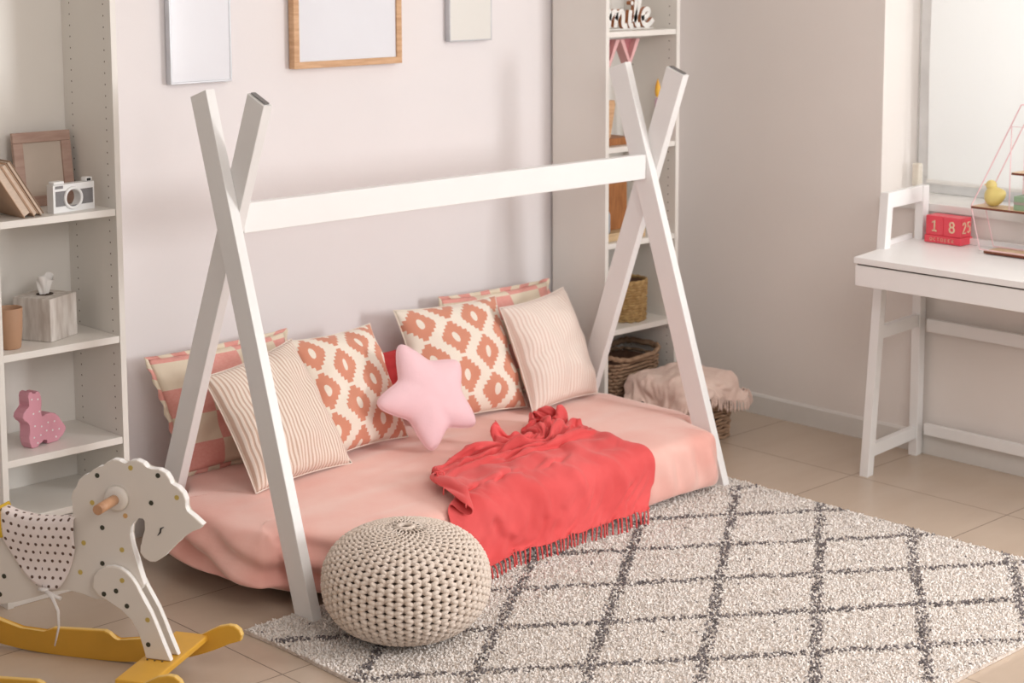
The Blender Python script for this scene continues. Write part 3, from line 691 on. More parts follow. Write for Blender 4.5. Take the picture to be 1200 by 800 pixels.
[12918,14629,921,14,42,-9,28,31,-21,45,5,-10,53,-5,-6,53,-7,0,53,-6,-10,53,-10,6,52,-9,3,46,1,-5,44,-11,1,45,-4,-9,46,-11,-2,44,-5,-5,42,2,-7,45,-18,8,47,2,-7,50,-3,3,47,3,-9,53,9,7,55,-4,3,62,2,1,47,13,-5,47,-4,3,47,0,0,47,2,-7,50,-5,3,47,6,4,50,-1,6,54,3,3,50,5,-6,52,-5,6,49,0,2,45,4,-11,47,-9,7,49,4,-10,53,-3,7,52,7,-7,54,-6,9,53,1,1,49,2,-1,47,1,-3,45,-1,7,49,4,-5,50,2,2,52,9,-4,54,0,8,53,5,3,53,-4,9,49,3,-10,46,-3,8,45,3,-17,47,-6,4,47,0,-2,49,-7,-1,50,-3,-3,51,-7,1,49,3,-8,50,-12,2,47,-1,-8,47,-12,1,48,1,-12,46,-9,-3,46,1,-6,48,-1,-3,45,-9,6,46,0,-7,50,-2,-2,51,-2,-2,52,-1,-8],
[12958,14626,886,13,19,33,16,45,8,23,41,-8,38,20,-17,50,0,-11,53,-7,-5,56,-8,-2,53,-10,2,50,-10,9,48,-4,-7,43,-10,-1,44,-14,9,33,4,-27,45,-13,13,46,-11,9,42,8,-18,48,-12,14,50,13,-19,51,-4,18,56,10,-14,65,2,4,56,-2,6,43,5,1,47,-1,-3,46,-4,7,49,0,-5,47,10,-4,54,7,-6,50,-4,19,51,7,-10,51,1,-7,46,-7,13,47,-1,-6,47,-4,7,48,3,-14,52,-2,8,55,3,2,55,3,-5,50,-5,10,51,3,-7,47,-3,-1,44,3,0,47,2,5,48,9,-12,54,1,10,55,5,0,53,1,10,52,1,-2,47,4,-8,45,-3,5,47,1,-9,49,-4,-2,47,-6,8,48,0,-12,52,-6,6,51,-3,-10,48,-13,15,50,-2,-12,44,-12,3,48,-1,-9,48,-7,-3,48,-2,-8,43,-15,10,47,3,-8,48,-2,-5,49,-4,2,49,2,-4,51,-2,-2,52,-1,-6],
[12982,14593,843,25,32,26,22,28,36,20,41,21,21,46,12,24,43,-9,40,20,-28,55,-7,-9,56,-10,1,53,-10,5,53,-11,-4,45,-14,7,38,-11,17,38,3,-22,45,-9,1,42,-13,-3,40,-4,17,51,-6,0,42,12,-13,55,5,6,58,9,-14,65,-6,17,54,4,-3,48,-3,6,46,-5,8,48,7,-9,51,-6,7,46,15,-20,49,9,2,55,0,1,49,1,8,48,6,-18,45,-6,9,45,-3,-1,49,-4,11,46,4,-20,51,-4,14,57,4,0,55,1,2,51,-5,9,47,3,-17,48,-2,1,48,-1,5,48,6,-1,50,1,8,49,12,-15,55,4,-2,53,3,11,51,1,-4,48,-1,7,48,2,-13,44,-4,8,47,-2,-10,49,-5,10,51,-2,-7,51,-4,-2,53,-4,-2,44,-14,14,44,-7,-14,49,-10,13,50,-4,-5,49,-2,-13,41,-14,5,47,-7,4,46,4,-16,49,-1,-1,50,-2,2,50,0,-4,51,-1,2,52,0,-7],
[13030,14555,795,23,20,41,19,33,29,19,44,21,20,44,27,21,44,26,22,51,4,28,42,-17,49,8,-18,55,-4,-10,55,-11,0,50,-15,2,38,-14,13,46,-12,13,41,-6,-6,39,-2,-26,44,-10,16,38,-11,28,56,8,-4,44,19,-36,57,2,17,70,-1,-1,50,-6,17,48,4,-2,47,-1,-6,47,-4,14,53,4,0,56,3,-8,44,19,-23,50,5,-6,47,0,20,46,4,-13,47,-2,-4,45,-4,4,48,-4,14,46,3,-19,52,-4,15,55,-3,9,54,1,-3,52,1,-1,45,2,-12,48,0,-4,47,-5,15,52,2,8,52,7,-6,52,4,0,49,13,-21,52,5,0,51,1,2,49,-1,13,48,2,-13,46,-4,6,45,-2,-8,50,-4,6,51,-2,-7,51,-6,1,46,-13,13,50,-4,-9,46,-9,1,48,-8,3,46,-8,-14,47,-8,9,44,-9,-4,48,-4,7,50,-3,0,47,4,-11,49,-1,1,49,2,-10,52,-1,3,51,1,-5],
[13094,14515,762,21,29,36,16,27,41,10,39,38,7,30,36,18,51,-2,23,53,5,23,43,25,32,41,1,46,32,-10,48,17,-15,50,-12,-12,48,-20,-6,49,-15,0,40,-5,24,30,-8,-2,39,-5,-5,46,-6,13,50,7,22,49,9,-28,52,15,-20,68,-6,5,56,-10,-8,46,5,19,47,3,13,47,-4,-17,52,3,12,56,6,6,58,3,3,47,14,-18,43,5,-5,43,3,17,45,-2,-14,43,0,-7,46,-3,20,50,0,-11,51,-1,-7,55,-4,2,51,-8,-7,49,7,-1,45,1,20,46,-1,7,48,-4,2,51,3,0,54,6,4,55,6,2,54,6,-5,49,11,-21,48,7,-8,48,-2,15,48,1,-2,47,-2,-7,48,-2,-3,50,-3,2,50,-5,-3,44,-12,8,48,-7,-6,49,-6,0,49,-9,6,48,-7,-12,45,-12,16,48,-7,-4,46,-4,-8,48,-3,4,48,-3,-7,48,1,-2,47,1,9,49,2,-11,51,0,-5,52,1,0],
[13118,14467,787,27,30,33,25,34,32,23,41,29,18,45,21,-9,45,18,-5,47,29,39,26,-12,39,46,-3,45,43,-4,43,42,2,45,22,2,47,5,-23,50,-14,-9,43,-20,2,24,-10,29,40,-8,1,42,12,-13,53,3,24,57,-5,5,47,5,-26,59,15,-17,55,-10,1,47,5,-9,50,2,8,44,-2,18,49,1,-19,56,8,2,57,2,5,48,12,21,47,4,-10,47,8,-6,45,-3,14,44,1,-18,45,-4,-3,46,0,25,53,-4,-10,50,-10,4,48,5,-9,50,11,-16,50,-3,6,43,-3,22,40,-5,-24,52,2,-4,56,6,4,53,8,14,53,9,14,54,7,0,49,7,-13,46,6,-10,49,-1,12,48,-1,-9,49,-2,-1,49,-3,-6,44,-11,14,49,-10,-2,50,-4,-14,50,-7,3,48,-6,5,46,-12,6,47,-8,3,45,-8,-20,48,-4,-1,47,0,12,47,-5,-8,46,1,-3,47,2,-2,48,1,12,50,2,-10,51,3,-4],
[13071,14451,846,33,25,32,27,33,27,24,46,22,27,50,18,43,38,20,20,51,8,9,47,5,48,6,-10,44,47,-4,38,43,1,51,13,-22,49,25,-1,42,25,0,34,-15,-10,42,1,0,36,-9,24,39,17,-21,59,1,-7,60,-11,10,39,-27,19,56,24,-17,47,25,-19,49,0,-9,49,5,-6,51,-8,-1,40,-8,33,53,15,-8,55,12,-11,55,7,-5,47,5,17,47,2,13,42,7,-26,48,-3,0,50,-3,-5,50,-7,5,44,-3,33,54,-12,10,52,-14,-4,50,-3,-11,38,28,-14,43,10,-11,41,-23,14,47,6,-2,51,19,-15,55,10,-9,55,7,4,56,7,2,48,9,19,50,6,-9,49,2,-4,50,-1,2,48,-2,-5,46,-8,11,49,-9,-8,51,-9,3,51,-10,7,47,-2,-20,48,-9,5,43,-14,-2,49,-6,-5,45,-11,19,44,1,-14,46,2,-11,46,-4,18,48,-3,7,43,7,-20,48,3,0,50,2,10,50,5,-10],
[13017,14465,900,37,17,29,34,30,23,35,37,29,38,44,10,32,49,14,41,51,8,23,60,-3,28,33,-24,53,29,5,56,27,9,50,25,-20,48,25,-7,44,22,6,34,7,-18,46,-3,10,47,3,-11,45,-11,8,53,-2,3,58,-13,9,49,-32,6,54,0,-22,47,26,-4,48,1,-9,43,12,-5,42,30,-12,46,5,1,47,7,22,53,13,-5,54,12,-11,51,12,-9,48,5,9,49,0,-5,49,0,-9,51,-12,13,51,-7,-13,51,-10,0,52,-7,16,50,-12,16,43,-9,16,46,-1,-6,39,18,-15,36,7,-11,46,-7,21,53,12,-5,51,23,-15,51,19,-15,52,13,-10,52,8,5,50,6,7,50,2,-4,50,-1,-2,49,-5,2,50,-8,2,51,-9,0,52,-9,-7,50,-11,7,48,-10,8,48,-4,-16,42,-17,17,47,-6,-8,45,-3,-4,44,-9,14,41,4,-16,45,3,-14,46,0,9,43,-1,17,43,9,-19,47,7,-3,51,5,2],
[13020,14540,933,12,16,40,38,31,-4,45,33,8,16,43,34,31,45,3,39,50,-22,45,50,-4,53,38,-3,50,32,-7,54,30,10,53,21,3,43,22,-26,47,15,3,48,4,0,48,-2,-9,49,0,12,48,-8,3,49,-19,17,51,-24,15,52,-21,8,51,17,-29,50,5,1,49,8,1,49,12,-4,46,23,-7,41,23,-22,40,15,-13,51,16,12,52,10,-8,51,11,-3,50,6,-2,50,-1,4,51,-5,4,52,-8,0,52,-13,4,52,-10,-12,52,-9,-10,51,-7,3,45,-4,18,45,-6,15,33,-5,23,43,23,-3,40,10,-16,49,13,-13,53,16,-4,53,16,-3,51,16,-11,50,11,-8,50,5,-1,50,1,2,50,-3,0,51,-7,2,51,-8,1,51,-9,2,52,-11,0,51,-9,-10,48,-12,11,44,-12,16,46,-7,-1,45,-12,11,45,3,-19,45,-4,-2,47,-8,5,41,6,-7,40,11,-20,45,-1,8,41,4,13,41,14,-25,49,9,1],
[13007,14767,989,45,19,-13,47,28,5,49,28,5,-6,33,39,48,32,7,47,34,-11,52,25,9,54,24,2,52,23,-7,42,22,-28,50,14,-3,49,8,-3,35,10,-35,48,0,-12,48,-3,-10,50,-5,-2,50,-5,6,50,-13,7,50,-17,7,50,-11,4,51,22,13,46,11,-1,48,6,4,49,10,-1,50,13,-1,48,13,-7,44,10,-26,48,9,-13,48,9,16,50,6,5,47,3,7,46,-2,14,48,-4,10,50,-4,3,51,-5,1,51,-5,0,51,-5,-3,50,0,-4,49,-1,2,37,-4,23,39,4,-14,48,8,-15,49,9,-11,52,8,-5,51,11,-5,50,10,-7,51,7,-8,50,6,2,49,2,2,49,-2,3,48,-5,6,50,-6,4,50,-7,2,50,-7,0,51,-6,0,50,-6,0,50,-6,-4,46,-9,17,41,-10,25,48,-5,10,49,-3,1,49,-3,-4,49,-1,-1,49,2,-3,47,5,-11,26,19,-32,43,5,-6,38,11,-19,48,8,-10],
[13109,15046,1022,0,20,-42,20,26,-20,18,18,36,30,5,33,49,15,8,50,9,-4,51,9,-6,49,10,-9,49,8,-10,48,7,-11,47,0,-12,41,9,-8,39,3,-18,48,-3,-9,49,-2,-3,50,-1,3,48,-2,5,50,-5,7,49,-5,9,47,0,10,48,13,-11,48,4,-13,49,0,-7,50,3,-6,50,3,-3,49,5,-6,49,6,-4,49,5,-2,46,-2,17,48,11,7,43,-2,16,44,-5,17,48,-5,10,49,-4,9,50,-3,6,50,0,3,51,2,2,50,9,-3,48,10,-5,50,-1,1,51,-7,1,50,-2,-2,50,-3,-3,51,-1,-4,50,1,-9,47,7,-13,45,12,-15,45,12,-13,48,4,-2,45,-8,14,47,-6,8,49,-4,5,50,-3,1,49,0,1,50,1,-1,50,2,-1,48,4,-5,49,-1,1,47,-8,-5,46,-6,-15,49,-3,-7,49,1,0,49,2,4,49,5,6,47,7,13,47,7,7,36,10,-24,29,8,-29,45,5,-10],
[13160,15233,1057,3,5,-36,4,22,-30,-17,24,-6,49,-22,-6,56,1,-4,50,-4,-5,49,-4,-13,48,-1,-6,50,-1,-6,49,6,-5,47,-1,-6,43,8,12,47,4,16,46,0,12,49,0,-3,50,1,-3,49,0,-6,49,2,-5,49,2,-8,45,4,10,45,6,16,50,-3,7,50,-5,1,50,-4,0,51,-4,3,51,-4,-3,50,-2,-3,51,4,-12,38,-9,-12,37,-5,-21,49,-4,-2,49,-12,4,49,-2,2,50,-3,2,50,0,5,49,5,-2,50,3,0,49,4,3,48,9,4,49,7,-4,49,-5,6,49,-6,1,50,-2,3,50,11,-1,49,7,-8,46,0,-6,48,2,-3,47,2,-3,47,13,-1,48,0,4,44,0,3,48,-1,-1,49,6,1,48,3,-1,49,8,0,49,5,0,49,6,2,48,6,-3,48,-2,-5,47,-4,0,45,-5,12,48,2,9,49,6,3,49,6,2,48,7,1,48,5,-2,41,-1,-11,35,10,-15,37,7,-25],
[13321,15335,1088,-33,24,-29,-31,26,-28,-4,10,-48,31,-20,-27,41,-12,3,45,-12,-24,42,-4,24,43,-15,18,45,0,-1,45,11,-18,47,11,-8,49,7,-4,49,7,1,49,7,7,49,2,4,49,2,1,48,3,4,49,6,-1,48,5,-4,47,1,-6,41,-21,-18,44,-17,-5,46,-14,2,47,-13,1,44,-19,-3,49,-3,2,46,-10,-4,46,1,0,50,16,-2,45,-12,2,48,-3,3,48,-4,5,49,2,8,48,2,9,47,4,9,49,6,6,49,7,0,48,4,2,48,3,5,48,3,6,47,-1,-2,47,-4,-6,46,-2,-7,47,6,-1,46,10,9,47,0,-2,44,2,-23,49,1,-5,47,10,7,51,12,3,49,5,7,48,5,10,48,7,10,47,5,10,47,6,9,48,6,6,48,5,3,48,6,-1,45,8,-5,45,9,-8,42,4,-19,42,-1,-25,47,0,-15,46,0,-12,49,3,-5,46,3,3,44,3,9,34,8,-9,31,2,14],
[13438,15354,1013,-26,31,-29,-32,43,17,-39,50,-9,26,-24,-39,42,-20,1,42,-15,4,42,-8,-19,40,-4,13,32,10,34,42,2,25,46,-1,15,49,-4,7,48,-1,-1,50,5,6,48,9,9,47,-1,-2,49,0,2,49,0,3,49,0,-2,47,-9,-4,43,-8,-30,42,4,-34,43,-18,0,39,-30,8,43,-9,-16,38,-19,12,40,-5,-10,37,-7,-6,44,-19,13,47,-6,8,52,3,6,50,11,12,51,9,10,53,12,12,52,9,9,53,6,5,52,1,7,51,-5,5,47,-17,5,44,-24,4,44,-14,-4,46,-10,-7,45,-6,-7,46,-6,-12,48,1,-16,46,5,-13,46,5,2,50,5,7,51,5,8,49,9,11,48,5,16,50,7,14,48,8,11,50,6,11,49,5,6,49,5,3,41,4,-6,44,8,-2,43,6,-14,43,3,-21,43,9,-17,40,19,-15,44,20,-8,39,23,-6,33,33,-11,32,32,-10,13,23,-18,27,2,-12,34,14,-11],
[13458,15390,1023,-12,31,-17,-15,45,-7,-9,27,-9,7,-4,-35,41,-9,-9,45,-13,3,44,-6,15,42,1,-24,45,-6,-9,49,-5,12,47,11,16,47,20,18,44,-11,-19,40,-1,-24,47,9,14,39,0,11,42,-13,-12,44,-3,12,45,2,20,46,7,18,53,-39,45,48,-27,-7,41,15,-31,37,-20,-18,45,-21,12,36,-10,-23,36,-12,-17,45,-5,-10,38,-7,-7,39,13,24,50,1,-1,56,8,-1,55,10,-4,57,7,-6,55,9,-4,55,6,-1,49,-3,1,46,-10,2,49,-15,9,47,-17,17,39,-11,28,43,-10,30,42,-7,28,41,-2,19,45,-4,4,43,11,-17,39,9,-7,47,-3,7,46,16,20,50,19,16,51,12,6,47,12,-3,46,26,2,49,14,-6,47,3,-11,42,13,-6,33,3,-25,31,-1,-12,32,-4,-6,34,-2,-32,49,9,3,36,11,-8,37,13,-27,37,17,23,31,23,-34,28,25,-29,26,11,27,29,10,13,17,7,-9],
[13431,15438,1039,-17,58,-1,20,32,-36,24,-2,-52,22,-13,26,45,-19,-2,35,8,-28,45,-11,2,46,-6,15,45,8,-24,48,-5,10,49,13,-18,49,2,-4,35,6,32,42,1,-14,43,10,-16,47,-12,1,43,-14,8,43,-25,-5,46,-20,17,43,5,32,55,-2,54,50,-26,8,44,-16,-25,32,8,-40,37,-19,-14,44,-7,11,25,3,-31,36,3,-22,48,-7,10,48,2,-14,55,3,1,56,8,2,57,15,9,53,5,14,51,-1,12,52,-2,9,47,-2,3,33,-21,2,50,-2,5,55,-11,5,47,-22,2,42,-20,28,44,-8,20,44,5,23,34,22,27,44,7,15,45,11,-14,43,7,-26,48,-4,2,50,9,12,37,37,5,48,-1,-11,47,-3,-4,43,20,-7,35,25,-11,43,-2,-9,31,31,-2,37,-9,-11,36,-1,-4,43,-2,-14,37,13,-27,30,22,19,39,19,1,34,9,-18,36,32,-6,43,8,-26,40,5,-9,1,25,45,15,-23,8],
[13461,15508,1045,-10,47,-26,11,13,-52,41,-22,-18,30,-11,36,43,-22,4,39,9,-27,43,-1,-25,49,-8,21,50,1,-9,40,-4,33,49,17,-23,43,19,-19,45,-13,23,38,-11,19,35,14,-18,45,-8,-16,48,-13,-13,45,-23,-10,47,-22,12,46,-21,28,50,19,56,42,-12,2,44,-20,-17,42,-9,-10,27,12,-29,39,-10,-7,39,-8,11,39,7,-25,52,4,-1,44,-1,8,51,6,9,54,-11,16,51,-14,14,51,-5,13,44,-13,3,45,-2,7,46,4,5,37,-20,-4,44,-1,-4,54,-8,16,56,0,-1,49,2,10,41,-2,23,46,6,-20,41,1,8,32,31,20,42,18,13,51,3,-5,46,-1,-22,44,-10,-27,44,8,3,42,20,-6,41,-15,-11,46,8,-8,33,24,-8,35,26,-11,47,1,-1,31,31,-1,41,3,-8,27,21,21,41,14,-22,37,4,-26,31,32,7,34,9,-23,37,15,-13,28,17,13,7,-1,22,43,8,-13,1,8,22],
[13485,15537,1012,13,38,-19,15,13,-35,37,-27,-17,35,-18,21,44,-4,29,45,-5,-14,43,12,-28,45,-6,29,47,1,6,42,-5,9,44,9,2,40,19,-17,41,13,-5,36,-21,13,31,-25,2,41,-20,-2,49,-13,-7,52,-9,-17,53,-7,-18,49,-21,5,48,5,41,40,11,36,41,-8,-9,40,-8,-16,36,-13,9,38,15,-22,40,-4,-4,35,-24,29,51,1,-4,47,-12,-3,37,-21,16,51,-7,20,49,-9,11,50,-7,4,46,-1,5,41,-3,-13,46,4,-4,53,6,10,44,7,-14,50,-11,0,52,8,10,52,9,-7,43,-4,4,39,14,-2,42,-3,-15,36,5,2,38,19,4,46,3,-6,46,19,5,45,7,-18,32,-18,-19,36,-2,-19,40,16,-12,46,6,-12,45,5,-7,45,18,-4,48,19,-6,31,35,5,14,45,21,45,10,-6,35,7,-16,36,9,-27,36,20,7,28,26,21,27,11,-12,7,-10,20,38,15,22,36,9,-8,30,-14,-23],
[13507,15583,1017,34,-6,-21,23,11,-26,27,-18,-3,43,-9,-16,42,2,17,46,9,17,45,-2,-12,48,3,-2,45,-4,34,41,7,-24,38,3,28,35,-4,15,38,8,-22,43,-10,-22,24,-21,-19,39,-28,5,46,-8,16,50,-8,-1,55,-10,0,50,-18,-5,58,-8,-5,43,15,19,29,20,25,44,-6,2,43,-15,-7,38,6,18,40,-13,-12,41,-18,-2,45,-12,27,50,-9,7,34,-22,-11,40,5,22,46,-8,10,48,-12,-2,50,-7,0,47,15,7,51,12,-10,57,8,-2,52,-7,-20,52,-11,-26,43,-12,-7,37,-15,9,40,9,-15,40,12,2,40,24,1,41,-15,-1,25,26,-10,39,6,7,41,-1,-15,46,8,-8,35,24,4,39,5,-5,43,3,-12,39,15,-23,39,21,-19,45,20,5,44,22,-7,32,26,4,37,21,-7,41,22,5,24,1,0,33,23,-1,17,-5,40,29,25,11,29,10,-11,29,18,-15,39,4,-5,34,3,22,39,1,0],
[13534,15629,1019,25,-16,-26,37,-16,10,39,-13,-10,38,6,-21,38,2,-28,57,-2,11,36,17,35,52,-8,17,43,0,-27,38,11,26,47,-4,9,37,-6,27,32,-30,-4,36,-16,-24,22,11,-40,40,-22,-18,43,-17,3,43,-7,-4,53,-18,-11,53,7,19,53,3,14,51,10,1,34,-28,3,45,14,5,49,13,-1,44,-11,21,45,-18,19,39,-14,-29,37,-23,12,46,6,19,34,-16,-16,40,-11,8,44,7,11,47,-11,-8,54,10,1,53,4,-1,52,-12,-15,50,-23,-11,53,-2,-18,38,-28,-9,36,-30,10,46,1,-6,42,18,-5,43,24,-3,35,28,-2,28,7,-4,47,8,2,23,44,14,42,8,8,31,-2,-34,43,7,-15,37,26,13,37,25,15,45,17,1,35,22,-24,37,26,-23,41,19,19,46,17,8,38,16,-26,32,18,25,32,8,1,18,11,8,29,-3,-6,23,17,37,41,7,17,43,12,-13,31,22,-27,30,13,-22,43,14,18],
[13577,15664,1004,26,-28,-3,24,-8,-35,36,-19,-20,35,17,24,51,-4,6,53,6,-12,48,-12,-3,51,10,25,46,-1,-16,36,2,30,35,8,31,35,-17,-6,28,-22,-19,43,-19,1,35,-15,-31,22,0,-48,52,-17,9,49,-9,26,45,-14,-32,48,-19,-6,51,-12,12,46,9,12,39,-19,1,43,-1,0,46,7,11,48,6,11,46,6,15,44,-12,13,31,-19,-19,38,-8,-4,45,2,-1,42,-12,-14,48,-5,0,50,-1,-3,56,-9,-2,47,-12,1,49,-13,-10,49,-11,-6,50,-11,-5,39,-5,7,32,8,13,33,5,-7,31,8,-2,29,25,-12,48,16,-4,39,17,22,37,14,-12,40,20,-6,36,23,21,34,8,15,29,13,-26,36,20,-20,40,24,-1,36,26,19,39,24,10,39,22,-14,47,17,-3,44,14,7,36,16,-6,30,5,-23,17,15,29,32,5,-3,42,3,-5,21,11,8,31,23,19,44,20,0,33,30,0,34,21,-14,24,-1,6],
[13629,15686,981,27,-27,22,22,-9,-32,24,-3,-40,41,-11,8,43,14,28,49,5,18,48,-11,-3,56,3,-4,51,4,-11,32,-25,10,33,14,32,37,-4,25,19,-27,-24,32,-12,-35,52,-13,-10,38,-14,-28,52,-15,-15,49,-5,33,47,-16,-1,41,-5,-29,39,-17,-11,45,-4,-2,42,-7,16,30,-16,1,41,-11,-3,47,-3,9,48,4,7,45,6,12,43,9,7,42,-2,-3,41,-14,4,48,-12,-7,51,-6,-9,49,1,-14,53,-4,-6,49,3,11,42,-11,11,46,-8,-1,31,-3,-5,30,-17,18,41,-7,-3,30,19,-2,34,2,23,34,22,-14,36,28,-18,35,22,-5,43,19,18,33,3,-8,32,26,-4,37,20,13,36,5,16,35,21,-18,34,27,-20,33,28,-15,41,20,6,44,17,12,41,21,12,41,13,-10,26,10,6,27,12,-20,36,24,-6,39,9,7,26,2,28,32,15,-21,37,26,-13,28,11,22,23,15,30,39,-2,23,35,-12,10],
[13677,15719,962,25,-37,22,28,-19,2,18,13,-41,37,-17,-22,43,-9,12,44,10,28,44,9,23,46,-3,19,52,-7,-4,35,-5,-27,35,-11,13,37,3,14,30,-21,19,31,-31,-24,53,14,-44,52,-19,-27,49,-11,17,50,3,-16,37,-5,49,36,-20,-20,13,-8,-18,39,-22,9,18,10,-35,45,-10,-11,48,-10,8,48,-11,-2,51,0,4,49,-4,0,46,-7,0,46,-12,13,47,-3,10,48,2,9,53,11,7,50,2,3,48,-9,-2,50,-7,-6,40,2,11,43,-9,11,42,-22,-5,25,-7,20,19,14,-13,18,4,16,33,10,-36,43,26,2,33,19,25,37,7,10,41,-2,21,33,28,-7,36,11,0,28,35,0,34,30,-2,47,7,1,30,26,-16,29,31,-24,34,27,-22,42,21,-14,44,17,-4,44,18,3,41,12,15,28,9,34,43,14,-4,43,21,-6,40,14,-11,20,9,31,33,28,-22,43,17,-8,25,-9,42,17,-6,46,50,-2,8],
[13726,15746,946,20,-37,20,26,-22,28,22,1,-27,29,0,-33,42,-24,-14,43,-10,12,44,10,23,41,18,23,41,7,22,42,-7,-7,34,-20,-22,42,-12,0,37,-11,20,35,-25,1,53,-27,-7,46,38,-37,52,1,-12,56,-4,29,22,-17,-36,24,0,28,30,-22,-16,31,-23,-17,30,-6,-4,24,-7,7,39,-26,9,44,-1,11,49,12,-12,51,0,3,48,-9,5,45,-8,-2,44,-5,-5,42,-4,-10,48,2,0,53,4,5,46,-1,-1,51,-3,8,48,0,1,47,-6,1,38,-10,20,22,-7,35,38,-7,21,41,-5,9,11,14,-8,33,24,8,41,-1,26,43,19,12,37,31,7,44,2,-1,38,-13,-2,16,33,2,24,32,-8,36,18,-12,36,27,-17,34,26,-21,34,28,-19,34,30,-14,34,27,-13,38,24,-5,34,22,-8,40,5,-11,42,21,3,39,28,7,43,17,7,40,14,18,36,8,26,42,3,3,36,13,-2,36,-10,19,15,-23,-20],
[13772,15769,933,15,-37,23,20,-16,37,29,-26,-4,23,6,-34,34,2,-25,44,-20,-12,44,-12,8,41,8,19,40,13,19,40,10,22,38,-10,11,42,-15,-9,43,-24,-13,44,-22,32,48,-15,-18,46,41,-39,54,15,-27,49,-4,30,-1,-19,-14,29,-31,5,24,-14,-9,29,-14,-29,26,-15,38,32,-10,-7,49,-12,-1,45,3,30,42,-24,17,46,1,17,48,-11,10,39,-22,2,43,-5,1,40,-3,-11,32,-5,-16,52,-4,-1,46,-5,-6,48,-7,2,50,-4,5,44,3,6,27,-13,28,35,-10,26,39,-1,25,38,16,21,42,19,6,37,28,5,35,13,27,47,17,10,46,16,7,44,14,-2,39,6,-6,34,0,-2,29,16,-25,22,4,-29,36,8,-25,36,23,-23,35,28,-18,34,32,-13,34,28,-15,34,28,-2,20,33,15,35,23,-3,41,21,-3,40,21,-2,39,21,11,32,28,16,34,28,14,29,16,18,39,19,-5,36,15,-21,23,-14,-24],
[13816,15787,926,11,-31,31,13,-11,26,31,-32,14,26,-19,-29,28,11,-22,32,13,-26,45,-20,-2,46,-13,0,43,-6,12,39,9,23,41,8,25,41,-3,26,45,-28,-9,49,-24,11,44,-24,-9,41,46,-25,56,28,-39,33,-23,-8,30,-32,15,16,-14,38,4,-43,-3,31,13,-17,13,-35,30,52,-19,10,46,30,2,55,-17,23,53,-17,27,34,-34,26,48,-13,7,30,-16,9,31,-20,-2,40,-9,-13,34,17,-23,42,19,-12,46,-12,-13,45,3,-12,45,-12,5,43,13,1,43,8,-1,42,-11,16,37,5,26,25,24,36,33,16,34,36,19,30,48,13,14,48,14,14,47,12,9,46,13,4,44,14,-6,33,11,-23,42,5,-13,24,8,-33,9,6,-47,40,-2,5,43,20,-16,43,18,-16,29,30,-18,21,25,-10,40,14,10,34,32,-1,33,35,1,19,35,-17,29,26,13,29,33,14,26,36,1,28,31,-12,36,8,-17,32,-10,-27,32,19,-21],
[13857,15801,925,11,-30,34,3,-11,43,26,-20,-10,30,-26,-15,29,-16,-10,27,24,-17,38,12,-20,45,-8,-10,45,-12,-5,44,-12,6,42,-3,20,41,-5,25,43,-2,30,48,-24,10,44,-40,15,46,2,-23,42,45,-16,36,20,-41,30,-19,-20,26,-31,9,13,-24,32,30,-5,43,30,-19,1,18,-10,45,53,-19,25,57,-11,27,57,-6,20,48,-4,-1,10,-30,30,33,-29,2,34,-10,-18,40,-1,-21,28,-4,-17,39,-15,-13,49,7,-9,46,13,-12,44,6,-2,39,-12,-6,42,10,-8,39,19,-6,40,10,16,44,12,9,27,19,35,31,18,31,32,24,29,42,18,16,46,13,6,42,14,18,45,14,4,43,10,-8,39,9,-21,15,3,-37,28,-2,-26,27,4,-37,29,0,-33,41,26,4,39,28,13,26,29,-14,28,22,1,34,28,5,27,38,-1,22,37,-7,22,32,-19,30,26,-20,31,3,-25,33,18,-19,31,27,-9,31,30,8,21,11,31],
[13898,15816,931,12,-28,29,3,-6,43,16,-36,20,21,-12,-31,33,-5,-13,38,-11,1,39,7,-14,39,9,-22,38,14,-7,37,8,-7,44,-9,-8,44,-15,5,43,-15,16,42,-10,31,41,-17,34,45,-30,27,43,-19,-5,37,6,-16,28,24,-33,36,-10,-26,35,-30,-5,38,-17,35,17,9,49,30,8,30,52,-10,23,48,-13,29,47,-6,17,32,-22,26,32,-31,9,18,-22,-26,8,-18,-40,35,-4,-23,43,0,5,38,-12,-2,49,-1,-15,50,12,-14,43,17,-12,34,-9,-21,36,4,-16,44,10,-5,42,-3,5,40,21,20,38,21,18,40,5,26,33,19,30,24,29,18,36,21,23,32,28,15,40,21,11,41,17,3,41,12,-10,34,5,-24,26,-1,-36,13,-5,-45,42,10,-13,47,22,-6,27,19,-17,25,35,14,34,23,-15,32,16,-31,27,32,-7,23,31,-12,15,16,1,29,9,-12,15,22,3,29,30,-11,19,35,-1,32,7,21,42,2,8],
[13938,15835,945,19,-29,13,4,-16,33,6,-2,33,22,-33,-6,35,1,-13,43,8,-9,45,-11,-13,42,-19,-3,41,3,-7,28,30,-10,25,26,10,38,5,-19,40,-8,-21,43,-26,-7,43,-29,12,42,-20,41,43,-21,44,42,-23,23,34,-17,-18,26,13,-43,33,-15,-25,38,-23,21,43,-9,33,30,-9,28,39,2,30,47,6,16,38,-1,28,38,-7,24,40,-26,5,23,-33,-9,10,-1,-39,19,-11,-38,46,-22,-7,48,1,0,43,-9,-31,34,4,-39,49,18,-7,44,0,-6,39,19,-1,33,0,-22,38,-13,-12,40,0,6,42,6,23,39,17,26,32,26,21,36,18,24,22,33,15,35,18,23,22,37,11,24,36,6,31,31,3,39,20,-8,36,17,-17,42,-6,-21,25,-4,-31,30,19,-12,30,34,-15,30,11,-19,32,28,17,31,25,-33,25,24,-7,11,25,-10,15,29,-7,20,2,14,16,-9,14,24,33,2,23,14,32,45,-8,24,49,-8,15],
